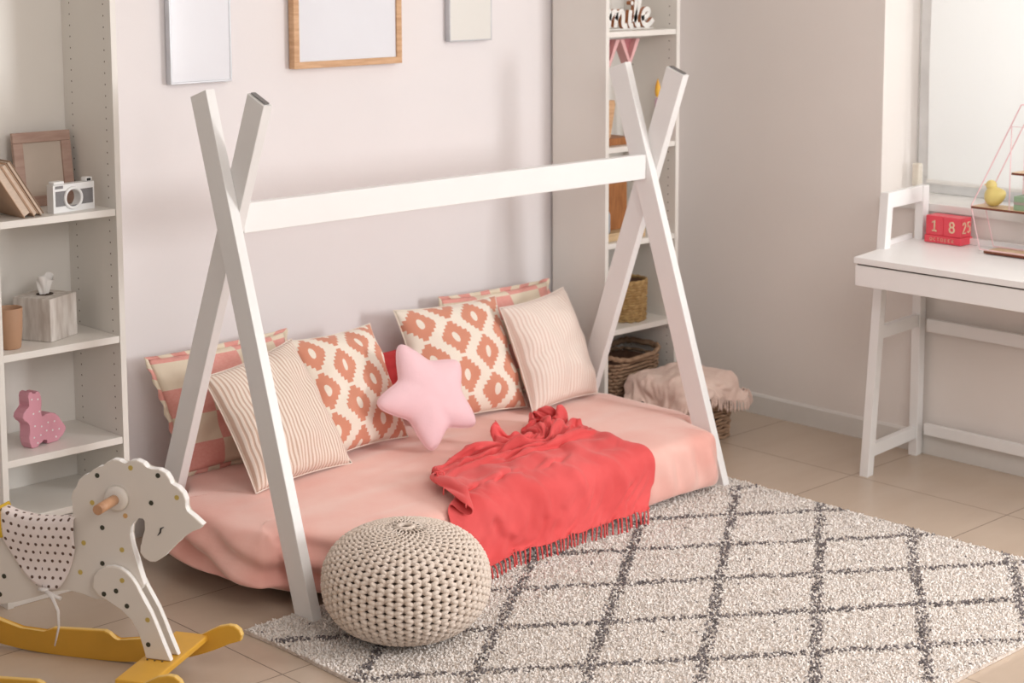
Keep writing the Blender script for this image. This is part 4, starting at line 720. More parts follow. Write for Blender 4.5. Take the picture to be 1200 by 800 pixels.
[13980,15848,977,29,-25,-16,16,-29,17,10,14,41,15,-25,35,23,-38,5,40,-22,-17,42,19,5,42,17,0,45,-1,-8,21,-30,-19,24,10,-8,29,23,1,35,15,-22,33,29,-18,45,-7,-34,48,-40,-10,45,-20,44,44,-24,33,43,-20,29,29,-29,-20,35,-7,-42,23,-45,-11,22,-27,27,39,-15,22,38,-7,24,42,-3,26,44,0,18,46,6,5,38,26,-11,46,-5,10,40,-27,-7,16,-23,-43,22,-21,-39,46,15,-1,48,1,-17,15,16,-40,43,2,-26,46,5,-1,44,22,1,53,9,5,21,7,30,32,-1,-13,29,9,-1,32,-12,-15,41,-5,16,41,10,19,40,22,22,27,32,16,34,21,20,23,38,10,10,35,0,38,11,1,36,23,-18,14,40,-18,34,24,-12,28,9,-27,35,31,-8,18,33,34,30,24,6,1,-5,-37,35,19,7,10,29,9,29,27,1,28,10,9,10,-29,22,29,10,22,37,-30,20,43,-5,39,17,31,40],
[14043,15864,976,20,-23,22,31,-26,-7,22,-17,30,17,-15,38,15,-26,30,29,-34,11,37,-9,-19,28,-3,0,30,3,-13,28,-14,-5,14,-13,-18,32,26,-12,15,46,0,43,30,-20,46,22,-40,56,-35,-24,56,-44,-3,45,-23,34,49,-13,37,36,-31,-2,34,-14,-38,31,-16,-32,18,-38,-1,21,-29,5,34,-19,7,38,-13,22,42,-16,23,48,1,17,42,15,0,43,20,-6,44,9,-3,36,-14,-2,19,-9,-48,34,10,0,50,6,-6,12,16,-36,24,31,-12,46,8,15,37,17,-3,45,12,-9,27,0,19,34,-3,20,35,15,-5,23,-6,-31,17,-12,27,44,6,-17,45,8,4,44,4,17,37,20,7,25,38,9,10,41,10,1,33,12,33,20,-13,33,21,-26,31,35,-5,33,34,15,23,32,-10,20,25,5,19,7,33,30,24,-6,13,13,-12,28,-6,36,24,-3,19,6,10,10,31,-26,23,36,-22,34,21,-4,34,18,10,38,2,38,42],
[14101,15847,975,21,13,29,24,-20,26,34,-28,15,5,-9,39,24,-29,8,15,-16,31,17,-28,0,25,-21,-2,30,11,-14,20,-12,-30,38,-24,-11,31,21,-25,28,51,-23,51,35,10,52,24,-48,52,-44,-10,59,-50,1,58,-27,-11,46,-23,32,29,-45,14,21,-31,-21,38,4,-20,40,2,-5,6,-21,-2,17,-13,-19,30,-2,-19,34,-28,4,44,-1,28,39,7,12,42,-4,-1,43,20,-13,34,7,10,19,9,-31,35,6,-7,43,4,11,29,12,-13,7,42,-3,41,17,-3,35,3,8,28,1,13,42,4,2,31,12,-1,34,16,-13,37,3,-6,16,-23,14,32,16,-12,48,16,11,41,-3,16,25,6,6,-1,38,-18,16,37,11,8,33,-6,25,31,1,22,30,1,22,23,4,24,35,-7,25,35,9,29,23,13,29,4,33,18,-8,25,37,-4,-3,33,-16,3,28,-27,17,18,-18,42,17,-7,34,10,29,16,3,15,50,14,17,42,11,38,35],
[14148,15840,968,19,6,37,20,13,36,21,-18,39,17,-28,32,21,-24,-10,19,-31,5,18,-18,35,33,-29,-4,37,-13,-33,29,36,-16,44,-12,-31,34,26,-14,51,8,-25,55,41,5,55,-4,-51,39,-57,0,57,-27,40,50,-44,-9,23,-38,45,42,-39,-5,18,5,-21,32,-4,-6,14,-37,-11,23,-15,-25,25,0,-35,27,31,-13,22,7,-10,34,-33,-7,38,10,19,24,22,19,30,24,-9,24,-15,-28,28,39,-9,43,19,-1,30,2,35,34,-2,7,28,-2,14,42,22,2,31,37,-19,31,6,-28,15,24,18,40,8,-3,42,7,5,44,-3,18,35,-24,-9,33,-41,16,45,12,16,-6,41,25,-1,46,-8,-35,7,-31,9,36,-18,21,45,15,26,29,4,28,11,31,32,17,16,43,20,3,41,4,3,37,-18,-18,12,-10,13,27,-16,-11,27,-16,19,36,-11,29,20,8,40,-9,24,45,9,36,11,16,2,32,7,21,43,14,37,30,23,16,-23],
[14198,15874,989,23,-34,8,23,-4,22,24,-11,32,25,-9,36,23,-10,19,29,-31,-5,22,-1,15,38,-11,11,43,-15,0,47,-9,-22,45,10,-20,43,-7,-27,51,21,-22,44,1,-32,44,-31,-34,39,-41,26,47,-6,39,21,-53,-2,40,-14,17,18,14,-7,17,-29,10,14,-39,-5,7,1,-27,7,-7,-21,30,9,-40,43,21,-15,31,-6,-33,40,-9,0,21,23,32,41,-8,32,36,-7,-5,32,4,-31,10,30,12,14,3,9,28,-8,9,40,-13,-17,35,6,-6,37,0,4,35,16,17,32,30,13,38,20,3,39,12,-1,34,-1,11,29,-14,-3,35,22,20,4,36,8,-9,28,-20,8,35,10,2,42,16,37,24,5,26,-31,5,18,6,18,22,28,2,19,-15,-20,24,13,-25,24,19,-18,25,11,-4,13,-16,33,35,-12,28,29,6,8,11,24,36,16,27,10,20,-6,13,2,26,31,13,21,25,18,35,12,8,11,32,24,20,14,20,15,12],
[14293,15906,987,17,-22,25,23,-29,-14,26,-26,7,29,-5,32,26,20,26,33,-9,15,20,-24,-27,40,-3,18,48,7,14,53,-11,1,51,-21,-5,53,-26,-19,33,-12,-30,31,-6,-44,21,-52,-7,36,-25,31,36,-7,21,11,-40,-38,33,8,13,21,11,34,16,-33,1,-22,-11,-7,-12,-5,-40,32,-5,-13,43,16,-14,42,12,-35,48,14,-11,51,-6,-1,34,0,31,39,-9,35,45,-31,15,8,-14,-6,21,9,-16,25,29,18,21,30,7,30,16,-5,28,-1,-9,29,-25,8,25,-5,25,39,4,5,38,17,-12,6,32,-10,22,20,6,24,24,24,22,30,24,2,46,-18,19,43,-4,28,0,49,27,10,15,16,-4,4,24,-1,16,37,11,9,11,20,-3,15,11,-21,-6,12,-24,4,14,-28,21,20,-17,49,1,8,16,-12,26,26,3,-15,29,14,30,-7,26,28,30,6,8,27,4,-4,2,20,24,24,20,23,27,24,-2,31,-18,6,14,17,5],
[14408,15958,966,17,-27,35,22,-23,2,17,-20,-37,30,-14,31,35,10,29,32,-21,4,6,-19,-40,37,-17,15,47,-12,15,47,-19,0,34,-22,-13,59,-7,4,40,-25,6,-8,-44,-9,22,-51,-23,23,-20,19,20,31,-4,24,-34,7,-12,-26,-25,50,1,12,17,25,1,-34,10,-32,35,-16,-17,49,-17,11,55,-2,7,28,28,21,53,21,-18,17,-25,23,26,-46,25,39,-27,16,46,-5,29,45,7,-17,33,17,-18,26,30,8,16,28,14,30,12,-10,-7,42,-3,28,16,-10,40,-19,20,17,-11,44,33,10,0,1,37,-23,9,38,-11,-3,40,-3,34,14,18,14,29,24,33,32,-9,37,8,32,-8,-20,32,29,-3,3,30,-5,28,40,19,7,23,34,-18,-24,9,-28,-6,21,-32,25,-15,-20,34,32,-5,24,4,-15,23,9,19,49,-1,5,28,10,-21,7,24,11,-3,37,29,46,-9,-17,21,19,12,21,-18,-6,24,0,-6,4,34,7,16,-22,-11],
[14514,15923,960,12,27,23,24,-9,24,15,-41,-20,15,-16,-33,26,-9,27,24,-13,13,17,-20,18,24,-27,-33,29,-29,-6,46,-15,2,44,-8,-1,40,-20,-10,28,-30,17,23,-16,28,25,-42,4,1,-14,-29,-6,2,-22,9,29,13,35,-14,22,16,1,-14,44,11,-6,31,-13,-21,39,-16,15,32,-21,44,45,-23,10,48,14,-45,29,7,16,15,5,54,23,-27,28,18,3,-25,19,7,-31,34,3,34,21,-5,32,30,3,18,45,13,4,22,33,-4,18,37,-13,-9,42,-4,12,0,-20,23,-9,-1,17,7,19,27,30,-6,8,37,5,6,42,-6,19,29,-5,24,19,25,37,1,17,30,19,0,18,-10,18,8,8,33,22,-1,-6,20,18,16,17,28,-23,29,5,-28,17,-7,-11,8,35,-30,36,22,-32,27,3,3,34,-6,-18,5,38,22,36,7,-27,30,11,7,10,31,14,34,1,-3,7,-27,-29,33,-21,-12,36,-2,16,-4,19,19,-17,35,13],
[14581,15951,932,-13,-9,18,32,-2,32,36,-23,7,14,-35,-21,14,-22,-1,14,-12,38,32,-17,21,20,-24,-29,29,0,-27,39,-13,-13,44,-4,-4,37,-20,-2,36,-22,19,24,-23,-2,26,-15,14,15,-30,32,-4,-15,-4,24,13,-13,41,-7,10,11,-42,19,38,9,4,30,41,-10,47,-11,-5,41,-20,20,36,-2,-7,35,2,-7,24,12,-4,15,-16,51,15,-7,-7,11,13,-35,24,-5,15,32,-7,30,-15,15,33,8,20,20,24,5,22,43,14,-4,30,17,-2,15,29,-9,-4,14,-31,-2,13,-20,9,5,-41,24,30,3,24,29,9,16,42,0,18,36,-5,40,11,6,44,-3,10,20,16,14,13,15,14,-12,19,24,23,20,27,25,6,-17,9,4,-28,28,14,-31,30,23,-5,41,34,-8,13,-6,-44,31,2,-23,26,28,16,36,27,14,29,22,0,16,-16,-34,26,-4,3,25,-1,0,18,-13,11,32,-8,5,24,1,35,1,-9,44,-32,8,21],
[14601,15918,937,24,12,3,29,-22,9,52,6,21,28,-14,31,6,-34,-6,30,-32,-2,37,-18,30,2,-20,25,7,-14,-12,36,4,-18,39,9,-4,3,-37,0,5,-43,5,28,-15,-5,37,5,19,22,-32,29,29,-29,27,39,-9,0,46,-4,-2,40,-3,-2,46,16,-12,38,36,-30,32,19,10,26,-10,-14,33,-3,19,-12,-10,33,7,2,-38,17,9,-28,28,2,18,4,-25,25,22,-1,19,17,17,-12,25,8,26,-21,37,30,17,8,29,44,3,3,33,9,2,12,31,-34,1,21,-34,-7,15,-37,32,20,-15,28,24,-19,18,1,-34,31,16,-13,34,24,7,35,25,8,38,22,1,32,18,19,10,29,25,-11,36,18,-17,33,14,35,18,14,44,4,-13,27,8,-31,-5,20,-48,23,14,-45,47,2,-10,34,21,26,35,14,19,10,16,-31,45,11,-13,17,-8,15,20,-7,-15,35,-21,20,23,-15,44,4,-4,40,-11,-6,39,1,-6,50,-39,-15,25],
[14707,15947,918,39,-44,3,29,-37,18,27,-5,38,20,0,40,0,2,42,2,-21,33,34,-5,13,30,-6,-10,17,-32,-19,24,-29,-12,7,-40,-19,5,-22,22,14,-27,-2,36,-10,-26,40,22,-14,30,2,38,19,-15,23,38,-11,8,45,-1,7,44,19,-15,33,27,-8,50,19,-24,16,6,2,-33,-20,27,-5,-33,-36,48,26,7,28,-1,7,33,-13,-33,20,-20,19,-15,19,33,-3,24,27,44,6,2,22,2,-14,8,19,24,-12,30,50,44,8,7,2,13,-48,-17,11,-54,16,24,-33,31,44,1,41,27,-15,-2,10,-46,25,20,-19,37,19,2,33,16,-16,29,23,14,18,19,38,25,23,12,17,30,-3,20,30,-5,34,9,12,18,29,13,26,33,-3,29,6,-35,15,5,-32,27,12,-7,36,19,17,29,11,-32,11,5,28,27,-7,8,37,-4,5,40,-1,-13,-6,-29,18,11,-32,22,12,6,42,-12,9,48,-26,-29,36,-16,9,33,-6,28,36],
[14850,15941,950,0,-8,24,15,20,53,-8,35,37,-14,0,18,15,-9,5,18,-14,-26,18,-39,-29,7,-37,-28,19,-43,-22,37,-39,-4,33,-34,15,0,-34,28,18,-18,46,33,-2,-5,41,0,-15,43,-14,16,20,-9,27,27,16,23,42,4,-23,24,27,9,42,16,-10,46,6,-26,-21,-5,-30,-18,-24,5,18,-20,-26,51,1,6,6,-11,30,11,16,16,14,-3,7,21,14,4,0,24,22,12,29,9,13,9,10,15,27,15,14,13,10,35,15,-24,0,20,-48,-16,16,-42,26,9,-47,22,38,-6,5,45,-4,36,14,-15,22,18,-9,31,29,-3,34,13,-3,40,11,4,35,10,24,7,28,35,12,35,16,32,20,-3,17,18,-7,21,4,-32,22,31,-15,29,12,-16,38,11,17,41,12,1,34,18,15,41,-4,-20,15,-14,25,0,-28,19,8,-36,-4,24,-14,14,21,12,13,-35,-33,34,-29,-20,35,-24,27,43,-23,6,39,3,43,36,9,44,-18],
[14847,16032,1064,-45,-6,12,-8,-36,24,22,-18,17,33,-22,0,19,1,-15,24,-2,-12,1,-14,-38,20,-46,-22,14,-50,-31,51,-14,-2,31,-44,14,28,-23,4,27,-16,47,22,-23,26,37,1,-4,38,6,8,18,-4,-5,26,3,-13,13,33,-21,26,25,-1,37,5,-17,42,-25,-22,11,-24,-16,2,11,24,1,-16,10,47,-12,5,8,22,20,-27,18,38,4,12,23,17,28,-19,14,33,-16,1,25,32,28,1,-6,22,11,-34,28,37,14,2,9,-43,-15,7,-57,23,36,-32,21,21,30,33,17,-5,17,41,-14,41,8,10,27,-15,-4,25,21,-9,15,38,8,35,11,8,20,18,-12,29,31,9,16,33,18,16,13,-25,21,25,15,31,7,-13,13,27,-37,43,19,5,42,8,11,40,8,27,34,0,28,32,-20,10,24,-33,10,14,-38,20,-43,-26,4,-20,-25,-17,-3,14,36,-41,-22,35,-44,7,30,1,53,34,24,52,17,37,25,-21,46,34,-24],
[14771,15991,1179,27,3,24,22,-34,-2,30,-3,-3,8,22,-24,31,12,-36,35,-1,-45,13,-35,-53,13,-62,-37,-2,-45,38,21,-69,-6,53,-28,6,66,21,15,42,-20,7,4,-4,17,18,-24,-39,40,21,3,21,19,5,-15,-40,-35,39,-10,-1,29,18,5,34,12,-35,54,-1,-16,33,-11,-2,-10,-31,22,6,34,0,-15,33,13,-21,17,29,-9,36,16,3,35,22,11,34,17,21,49,-8,40,9,-7,14,-18,-47,6,16,-15,-1,48,29,8,-3,-37,33,22,-23,40,17,6,44,30,21,46,-8,11,-3,-30,10,39,-8,-13,39,9,-11,18,37,-2,17,48,9,0,40,-17,15,40,-8,19,20,17,-5,28,-33,28,24,-15,23,10,2,4,2,22,42,33,3,41,1,13,34,-16,14,31,-33,13,24,-28,-12,21,-31,3,12,-28,14,-19,26,16,-44,9,5,-26,-17,27,0,-10,42,34,52,-4,16,29,24,-17,60,8,41,38,-1,41,1,-49,29,1,-45],
[14858,15948,1242,4,20,7,1,41,-19,11,17,-34,38,-36,-11,16,-27,-39,15,-5,-55,28,-39,-66,21,-75,-12,1,-56,49,31,-25,-10,50,-7,20,60,-2,10,49,29,-20,17,-9,-39,10,-10,-37,26,-17,-17,30,15,16,-2,-30,-5,-3,-40,-15,37,-1,3,37,7,-1,47,1,-6,34,16,21,1,24,18,-10,33,25,2,7,8,8,35,-9,6,41,-10,-16,42,-12,-20,33,-14,-9,41,-15,-7,18,-1,18,37,24,24,4,-18,37,17,-8,44,20,35,36,-5,24,32,-12,15,20,-7,7,23,-12,-3,22,-4,-2,37,12,-17,26,26,-3,18,52,2,4,56,-2,11,42,7,1,36,-8,13,43,-4,26,27,-13,15,19,-28,27,-32,18,12,-24,29,9,-16,2,26,-21,-11,19,-21,-2,15,-28,-3,14,-36,15,9,-20,34,-11,19,17,-13,30,35,-8,51,13,7,29,25,36,35,-16,40,33,-25,29,18,-28,18,24,-7,23,38,-5,35,8,-20,2,-1,-47],
[14882,15977,1261,27,13,-24,7,36,-26,7,8,-42,40,-50,-13,3,-42,-48,-19,-36,-38,35,-58,-38,38,-50,44,22,-5,15,68,19,-34,24,-29,-44,52,-12,-20,50,33,-9,27,14,2,29,-23,-17,-3,-11,-45,-1,-11,8,27,-12,18,-7,-32,-30,35,-11,6,17,48,5,19,13,18,1,6,23,-27,23,5,5,31,11,23,10,12,11,16,1,-8,34,-12,-21,38,-10,-30,34,-8,5,41,7,26,36,19,36,28,13,40,11,18,42,1,6,38,-6,0,40,8,16,38,0,15,5,-37,12,38,-16,-2,38,22,-22,-5,48,-7,51,29,10,42,49,8,-8,62,20,0,59,-4,42,10,-6,20,6,-18,25,20,-20,27,25,-14,26,-15,-18,9,-28,31,-11,-22,8,-11,-35,-9,8,-32,4,9,-24,7,-10,-2,31,-23,5,17,-24,23,9,3,46,12,15,53,9,35,33,-4,35,-2,-27,30,24,-33,13,38,-21,27,3,-26,36,12,-8,19,33,4,30,-2,-22],
[14888,16029,1248,42,9,-21,30,-20,-27,29,-3,-52,5,-46,-55,-3,-68,-21,17,-54,-41,8,-17,78,40,-21,23,69,-16,-36,36,-13,-61,50,39,-11,7,33,-55,24,19,-36,34,-18,-7,4,-20,4,-12,-31,20,19,-33,5,18,-33,-19,30,15,16,12,15,-37,44,52,12,-16,30,27,-38,-20,-1,-18,36,16,22,32,21,13,7,-11,-20,5,48,10,43,18,-11,41,-13,18,9,-12,24,10,17,29,32,20,30,10,-9,34,-2,-3,35,0,24,39,7,17,30,21,21,45,-11,2,42,12,-12,42,4,1,21,50,-3,-7,66,-3,51,32,32,44,50,19,26,60,-23,22,44,-18,32,-7,-50,33,-19,14,17,-30,15,23,14,-18,20,0,-40,-12,-30,-24,9,-29,18,-22,-10,41,-29,-6,24,-6,13,-31,-35,15,10,-7,6,19,21,-5,36,18,34,-9,5,32,-36,9,44,-24,35,-11,-22,24,2,-27,-3,31,-16,16,27,-21,44,5,-4,13,27,-3,-14,30,29]])
# soft standing folds running down the front
ROWS, COLS = len(CLOTH), len(CLOTH[0])
FOLDED = []
for j in range(ROWS):
    L = []
    for i in range(COLS):
        p = CLOTH[j][i]; u_, v_ = i/(COLS-1), j/(ROWS-1)
        a = CLOTH[j][min(i+1,COLS-1)]-CLOTH[j][max(i-1,0)]; c = CLOTH[min(j+1,ROWS-1)][i]-CLOTH[max(j-1,0)][i]
        nrm = a.cross(c)
        nrm = nrm.normalized() if nrm.length > 1e-9 else Vector((0,0,1))
        if nrm.z < 0 or (abs(nrm.z) < .3 and nrm.y > 0): nrm = -nrm
        q = noise.noise(Vector((u_*3,v_*3,4)))*2.2
        w = max(0,math.sin(u_*30+v_*11+q))**2*.011 + max(0,math.sin(u_*17-v_*16+q+1))**2*.008
        fade = max(0,min(1,(.52-v_)/.12))*min(1,(v_+.12)*3)
        L.append(p+nrm*w*fade)
    FOLDED.append(L)
CLOTH = FOLDED
t = thing('throw_blanket', 'rumpled coral red throw with tasselled hem hanging over the front of the bed', 'blanket', loc=(3.7,3.9,.22))
o = world(obj('woven_cloth', cloth_bm(CLOTH), 'throw_coral', t, fixn=False), t)
m_ = o.modifiers.new('s','SOLIDIFY'); m_.thickness = .003; m_.offset = 0
m_ = o.modifiers.new('sub','SUBSURF'); m_.levels = m_.render_levels = 1
rnd_ = random.Random(11)
world(obj('fringe', tassels(CLOTH[0], CLOTH[2], 44, .052, .0030, rnd_, .003), 'throw_coral', t), t)['kind'] = 'stuff'
L_ = [r[0] for r in CLOTH]; L2_ = [r[2] for r in CLOTH]
world(obj('fringe', tassels(L_[18:52], L2_[18:52], 15, .03, .0024, rnd_, .222), 'throw_coral', t), t)['kind'] = 'stuff'


# ------------------------------------------------------------------ rug
def rug():
    t = thing('rug', 'cream shaggy rug with a charcoal diamond lattice on the tiled floor', 'rug', loc=(3.555,3.015,0))
    x0,x1,y0,y1 = 2.585,4.545,2.262,3.755
    b = B()
    n = 60; P = []
    for i in range(n): P.append((x0+(x1-x0)*i/n, y0))
    for i in range(n): P.append((x1, y0+(y1-y0)*i/n))
    for i in range(n): P.append((x1-(x1-x0)*i/n, y1))
    for i in range(n): P.append((x0, y1-(y1-y0)*i/n))
    P = [(x+.006*noise.noise(Vector((x*4,y*4,0))), y+.006*noise.noise(Vector((x*4,y*4,5)))) for x, y in P]
    add_prism(b, P, .001, .010, axes=(0,1,2))
    world(obj('rug_base', b, 'rug_base', t), t)
    rnd = random.Random(3)
    verts, faces, mi = [], [], []
    sp = .0072
    ny = int((y1-y0)/sp); nx = int((x1-x0)/sp)
    for iy in range(ny):
        for ix in range(nx):
            x = x0+(ix+rnd.random())*sp; y = y0+(iy+rnd.random())*sp
            e = noise.noise(Vector((x*4,y*4,0)))*.006
            if x < x0+.004 or x > x1-.004 or y < y0+.004 or y > y1-.004: pass
            # lattice with slight waviness
            wx = x+.007*noise.noise(Vector((x*7,y*7,9)))+rnd.gauss(0,.003); wy = y+.006*noise.noise(Vector((x*8,y*8,4)))+rnd.gauss(0,.003)
            u = (wx-4.008)/.2355; v = (3.631-wy)/.171
            if wy > 3.640: dark = False
            else:
                a = (u+v)/2; c = (u-v)/2
                da = abs(a-round(a)); dc = abs(c-round(c))
                dark = min(da, dc) < .055
                if dark and rnd.random() < .34: dark = False
            if rnd.random() < .004: dark = True
            L = rnd.uniform(.006,.0105); ang = rnd.uniform(0,2*PI)
            lean = rnd.uniform(.3,1.0)
            # pile combed loosely toward the viewer's left
            dx = math.cos(ang)*lean*.7-.25; dy = math.sin(ang)*lean*.7-.2; dz = 1.0*rnd.uniform(.5,1)
            d = Vector((dx,dy,dz)).normalized()
            s = d.cross(Vector((0,0,1))).normalized()
            w = rnd.uniform(.0020,.0032)
            nn = d.cross(s)
            base = Vector((x,y,.0085)); mid = base+d*L*.55; tip = base+d*L+Vector((dx,dy,-.3))*L*.25
            k = len(verts)
            for p, ww in ((base,w),(mid,w*1.15),(tip,w*.55)):
                verts += [p+s*ww, p-s*ww*.5+nn*ww, p-s*ww*.5-nn*ww]
            for q in range(2):
                o = k+q*3
                for r in range(3):
                    faces.append((o+r, o+(r+1)%3, o+3+(r+1)%3, o+3+r)); mi.append(1 if dark else 0)
    me = bpy.data.meshes.new('pile'); me.from_pydata(verts, [], faces)
    me.materials.append(MATS['rug_cream']); me.materials.append(MATS['rug_charcoal'])
    me.polygons.foreach_set('material_index', mi)
    me.polygons.foreach_set('use_smooth', [True]*len(faces))
    o = bpy.data.objects.new('pile', me); COL.objects.link(o); o.parent = t; world(o, t); o['kind'] = 'stuff'
rug()

# ------------------------------------------------------------------ knitted pouf
def pouf():
    cx, cy, R, Hh, z0 = 2.866, 3.424, .213, .285, .018
    t = thing('knitted_pouf', 'round beige chunky knitted pouf on the corner of the rug in front of the bed', 'pouf', loc=(cx,cy,z0))
    def prof(a):      # a: 0 = bottom centre .. pi = top centre
        r = R*(max(0,math.sin(a)))**.80; z = Hh/2-(Hh/2)*math.copysign(abs(math.cos(a))**.88, math.cos(a))
        return r, z
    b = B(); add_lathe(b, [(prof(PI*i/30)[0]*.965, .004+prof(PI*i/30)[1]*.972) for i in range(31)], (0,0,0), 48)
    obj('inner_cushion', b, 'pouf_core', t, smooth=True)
    # arc-length table
    S = [0]; A = [.30+(PI-.30-.05)*i/400 for i in range(401)]
    pr = [prof(a) for a in A]
    for p, q in zip(pr, pr[1:]): S.append(S[-1]+math.hypot(q[0]-p[0], q[1]-p[1]))
    b = B(); NC = 56; per = .0215
    tot = S[-1]; steps = int(tot/per*8)
    for c in range(NC):
        th0 = 2*PI*c/NC; pts = []; rad = []
        k = 0
        stop = tot if c % 2 == 0 else tot*.93
        if c % 4: stop = min(stop, tot*.965)
        for i in range(steps+1):
            s = tot*i/steps
            if s > stop: break
            while k < 399 and S[k+1] < s: k += 1
            f = (s-S[k])/(S[k+1]-S[k]+1e-9); r = pr[k][0]+(pr[k+1][0]-pr[k][0])*f; z = pr[k][1]+(pr[k+1][1]-pr[k][1])*f
            dr, dz = pr[k+1][0]-pr[k][0], pr[k+1][1]-pr[k][1]; L = math.hypot(dr,dz)+1e-9; nr, nz_ = dz/L, -dr/L
            space = 2*PI*r/NC
            ph = 2*PI*s/per+(PI if c % 2 else 0)
            sc = min(1, space/.0235)
            amp = space*.40
            th = th0+(math.sin(ph)*amp)/max(r,.004)
            o = .0035*math.cos(ph*2+.6)*sc+.001+.001*noise.noise(Vector((c,s*30,0)))
            rr, zz = r+nr*o, z+nz_*o
            pts.append((rr*math.cos(th), rr*math.sin(th), zz)); rad.append(max(.0022, .0068*sc**.8))
        add_tube(b, pts, rad, 6)
    # crown ring
    add_tube(b, [(.020*math.cos(2*PI*i/14), .020*math.sin(2*PI*i/14), Hh+.001) for i in range(14)], .006, 6, closed=True)
    obj('knitted_cover', b, 'pouf_yarn', t, smooth=True)
pouf()

# ------------------------------------------------------------------ rocking horse
def horse():
    foot = Vector((2.226,3.548,0)); ang = math.radians(-60)
    t = thing('rocking_horse', 'white wooden rocking horse with coloured dots, spotted saddle cloth and yellow rockers', 'toy horse', loc=foot, rotz=ang)
    # local frame: x forward, y = away (far side), z up ; near side is -y
    body = [(-.246,.439),(-.243,.460),(-.250,.480),(-.243,.498),(-.230,.507),(-.228,.524),(-.212,.538),(-.196,.541),(-.188,.553),(-.172,.562),(-.158,.562),
      (-.150,.575),(-.134,.583),(-.117,.582),(-.105,.574),(-.099,.573),(-.088,.583),(-.070,.586),(-.053,.580),(-.044,.568),(-.031,.567),(-.012,.568),(.006,.560),(.016,.546),(.018,.534),(.036,.528),(.050,.515),(.057,.498),(.054,.480),(.058,.470),
      (.078,.459),(.100,.441),(.090,.430),(.074,.424),(.058,.416),(.046,.407),(.036,.394),(.022,.382),(.008,.370),(-.002,.356),(-.012,.348),(-.028,.338),(-.042,.337),(-.058,.345),(-.068,.358),(-.067,.374),(-.058,.392),(-.053,.415),(-.050,.438),(-.056,.446),(-.068,.446),(-.082,.437),(-.093,.421),(-.096,.400),(-.090,.372),(-.080,.340),(-.070,.306),(-.060,.278),
      (-.072,.262),(-.100,.250),(-.130,.238),(-.160,.229),(-.192,.228),(-.230,.240),(-.266,.247),(-.310,.236),(-.347,.221),(-.390,.206),(-.424,.196),(-.458,.188),(-.510,.192),(-.560,.225),(-.590,.330),(-.600,.400),(-.575,.440),(-.53,.450),(-.47,.430),(-.40,.412),(-.34,.408),(-.30,.405),(-.268,.398),(-.252,.415)]
    b = B(); add_prism(b, body, -.011, .011, axes=(0,2,1), mi=0, side_mi=1, bev=.0025)
    o = obj('body', b, ['horse_white_shaded','horse_white_lit'], t)
    # painted dots on the near flank
    dots = {'dot_dark':[(-.176,.540),(-.014,.553),(-.034,.484),(-.167,.411),(-.170,.321),(-.443,.262),(-.457,.214)],
            'dot_yellow':[(-.086,.566),(.034,.503),(-.192,.471),(-.219,.368),(-.116,.360),(-.231,.293)],
            'dot_orange':[(-.104,.446)]}
    for mm, L in dots.items():
        for x, z in L:
            g = B(); add_prism(g, [(x+.0062*math.cos(a*PI/8), z+.0062*math.sin(a*PI/8)) for a in range(16)], -.0116, -.0112, axes=(0,2,1)); obj('painted_dot', g, mm, o)
    g = B(); add_tube(g, [(-.002,-.0117,.427),(-.010,-.0117,.423),(-.012,-.0117,.413),(-.019,-.0117,.405)], [.0008,.0022,.0022,.0008], 6); obj('eye', g, 'black_plastic', o)
    # neck disc and grip
    for s in (-1,1):
        g = B(); M = Matrix.Translation((-.124,s*.011,.488))@Matrix.Rotation(s*-PI/2,4,'X')
        add_lathe(g, [(.0,.014),(.022,.014),(.030,.010),(.032,.0),(.0,.0)], (0,0,0), 32)
        for v in g.verts: v.co = M@v.co
        obj('neck_disc', g, 'horse_white_shaded', t, smooth=False)
        g = B(); add_tube(g, [(-.124,s*.026,.488),(-.124,s*.105,.488)], .0125, 20); obj('hand_grip', g, 'dowel_wood', t)
    # legs: near and far plates, front and back
    leg = [(-.190,.262),(-.186,.292),(-.172,.310),(-.154,.320),(-.134,.323),(-.114,.320),(-.098,.311),(-.084,.297),(-.072,.280),(-.064,.264),(-.050,.240),(-.036,.216),(-.020,.180),(-.006,.145),(.008,.113),(.014,.100),
           (-.052,.100),(-.058,.130),(-.066,.165),(-.084,.195),(-.110,.218),(-.140,.234),(-.172,.244)]
    back = [(-x-.70+.0,z) for x, z in leg]
    for s in (-1,1):
        for nm, P in (('front_leg',leg),('back_leg',back)):
            g = B(); add_prism(g, P, s*.0115, s*.0275, axes=(0,2,1), mi=0, side_mi=1, bev=.003); lo = obj(nm, g, ['horse_white_shaded','horse_white_lit'], t)
            if s < 0 and nm == 'front_leg':
                for mm, L in {'dot_dark':[(-.159,.251),(-.126,.262),(-.098,.227),(-.044,.136)], 'dot_yellow':[(-.109,.290),(-.044,.198)]}.items():
                    for x, z in L:
                        h = B(); add_prism(h, [(x+.0062*math.cos(a*PI/8), z+.0062*math.sin(a*PI/8)) for a in range(16)], -.0282, -.0277, axes=(0,2,1)); obj('painted_dot', h, mm, lo)
    # slats
    for x0, x1 in ((-.066,.026),(-.72,-.63)):
        g = B(); add_box(g, (x0,-.155,.083), (x1,.155,.099), bev=.004); so = obj('cross_slat', g, 'rocker_yellow', t)
        for k in range(3):
            h = B(); add_tube(h, [(x0+.02+.02*k,-.032,.0985),(x0+.02+.02*k,-.032,.1004)], .0025, 10); obj('screw', h, 'screw_dark', so)
    # rockers
    def bottom(x): return .0008+.88*abs(x+.345)**2.8
    prof = []
    xs = [-.80+.90*i/60 for i in range(61)]
    lowr = [(x, bottom(x)) for x in xs]
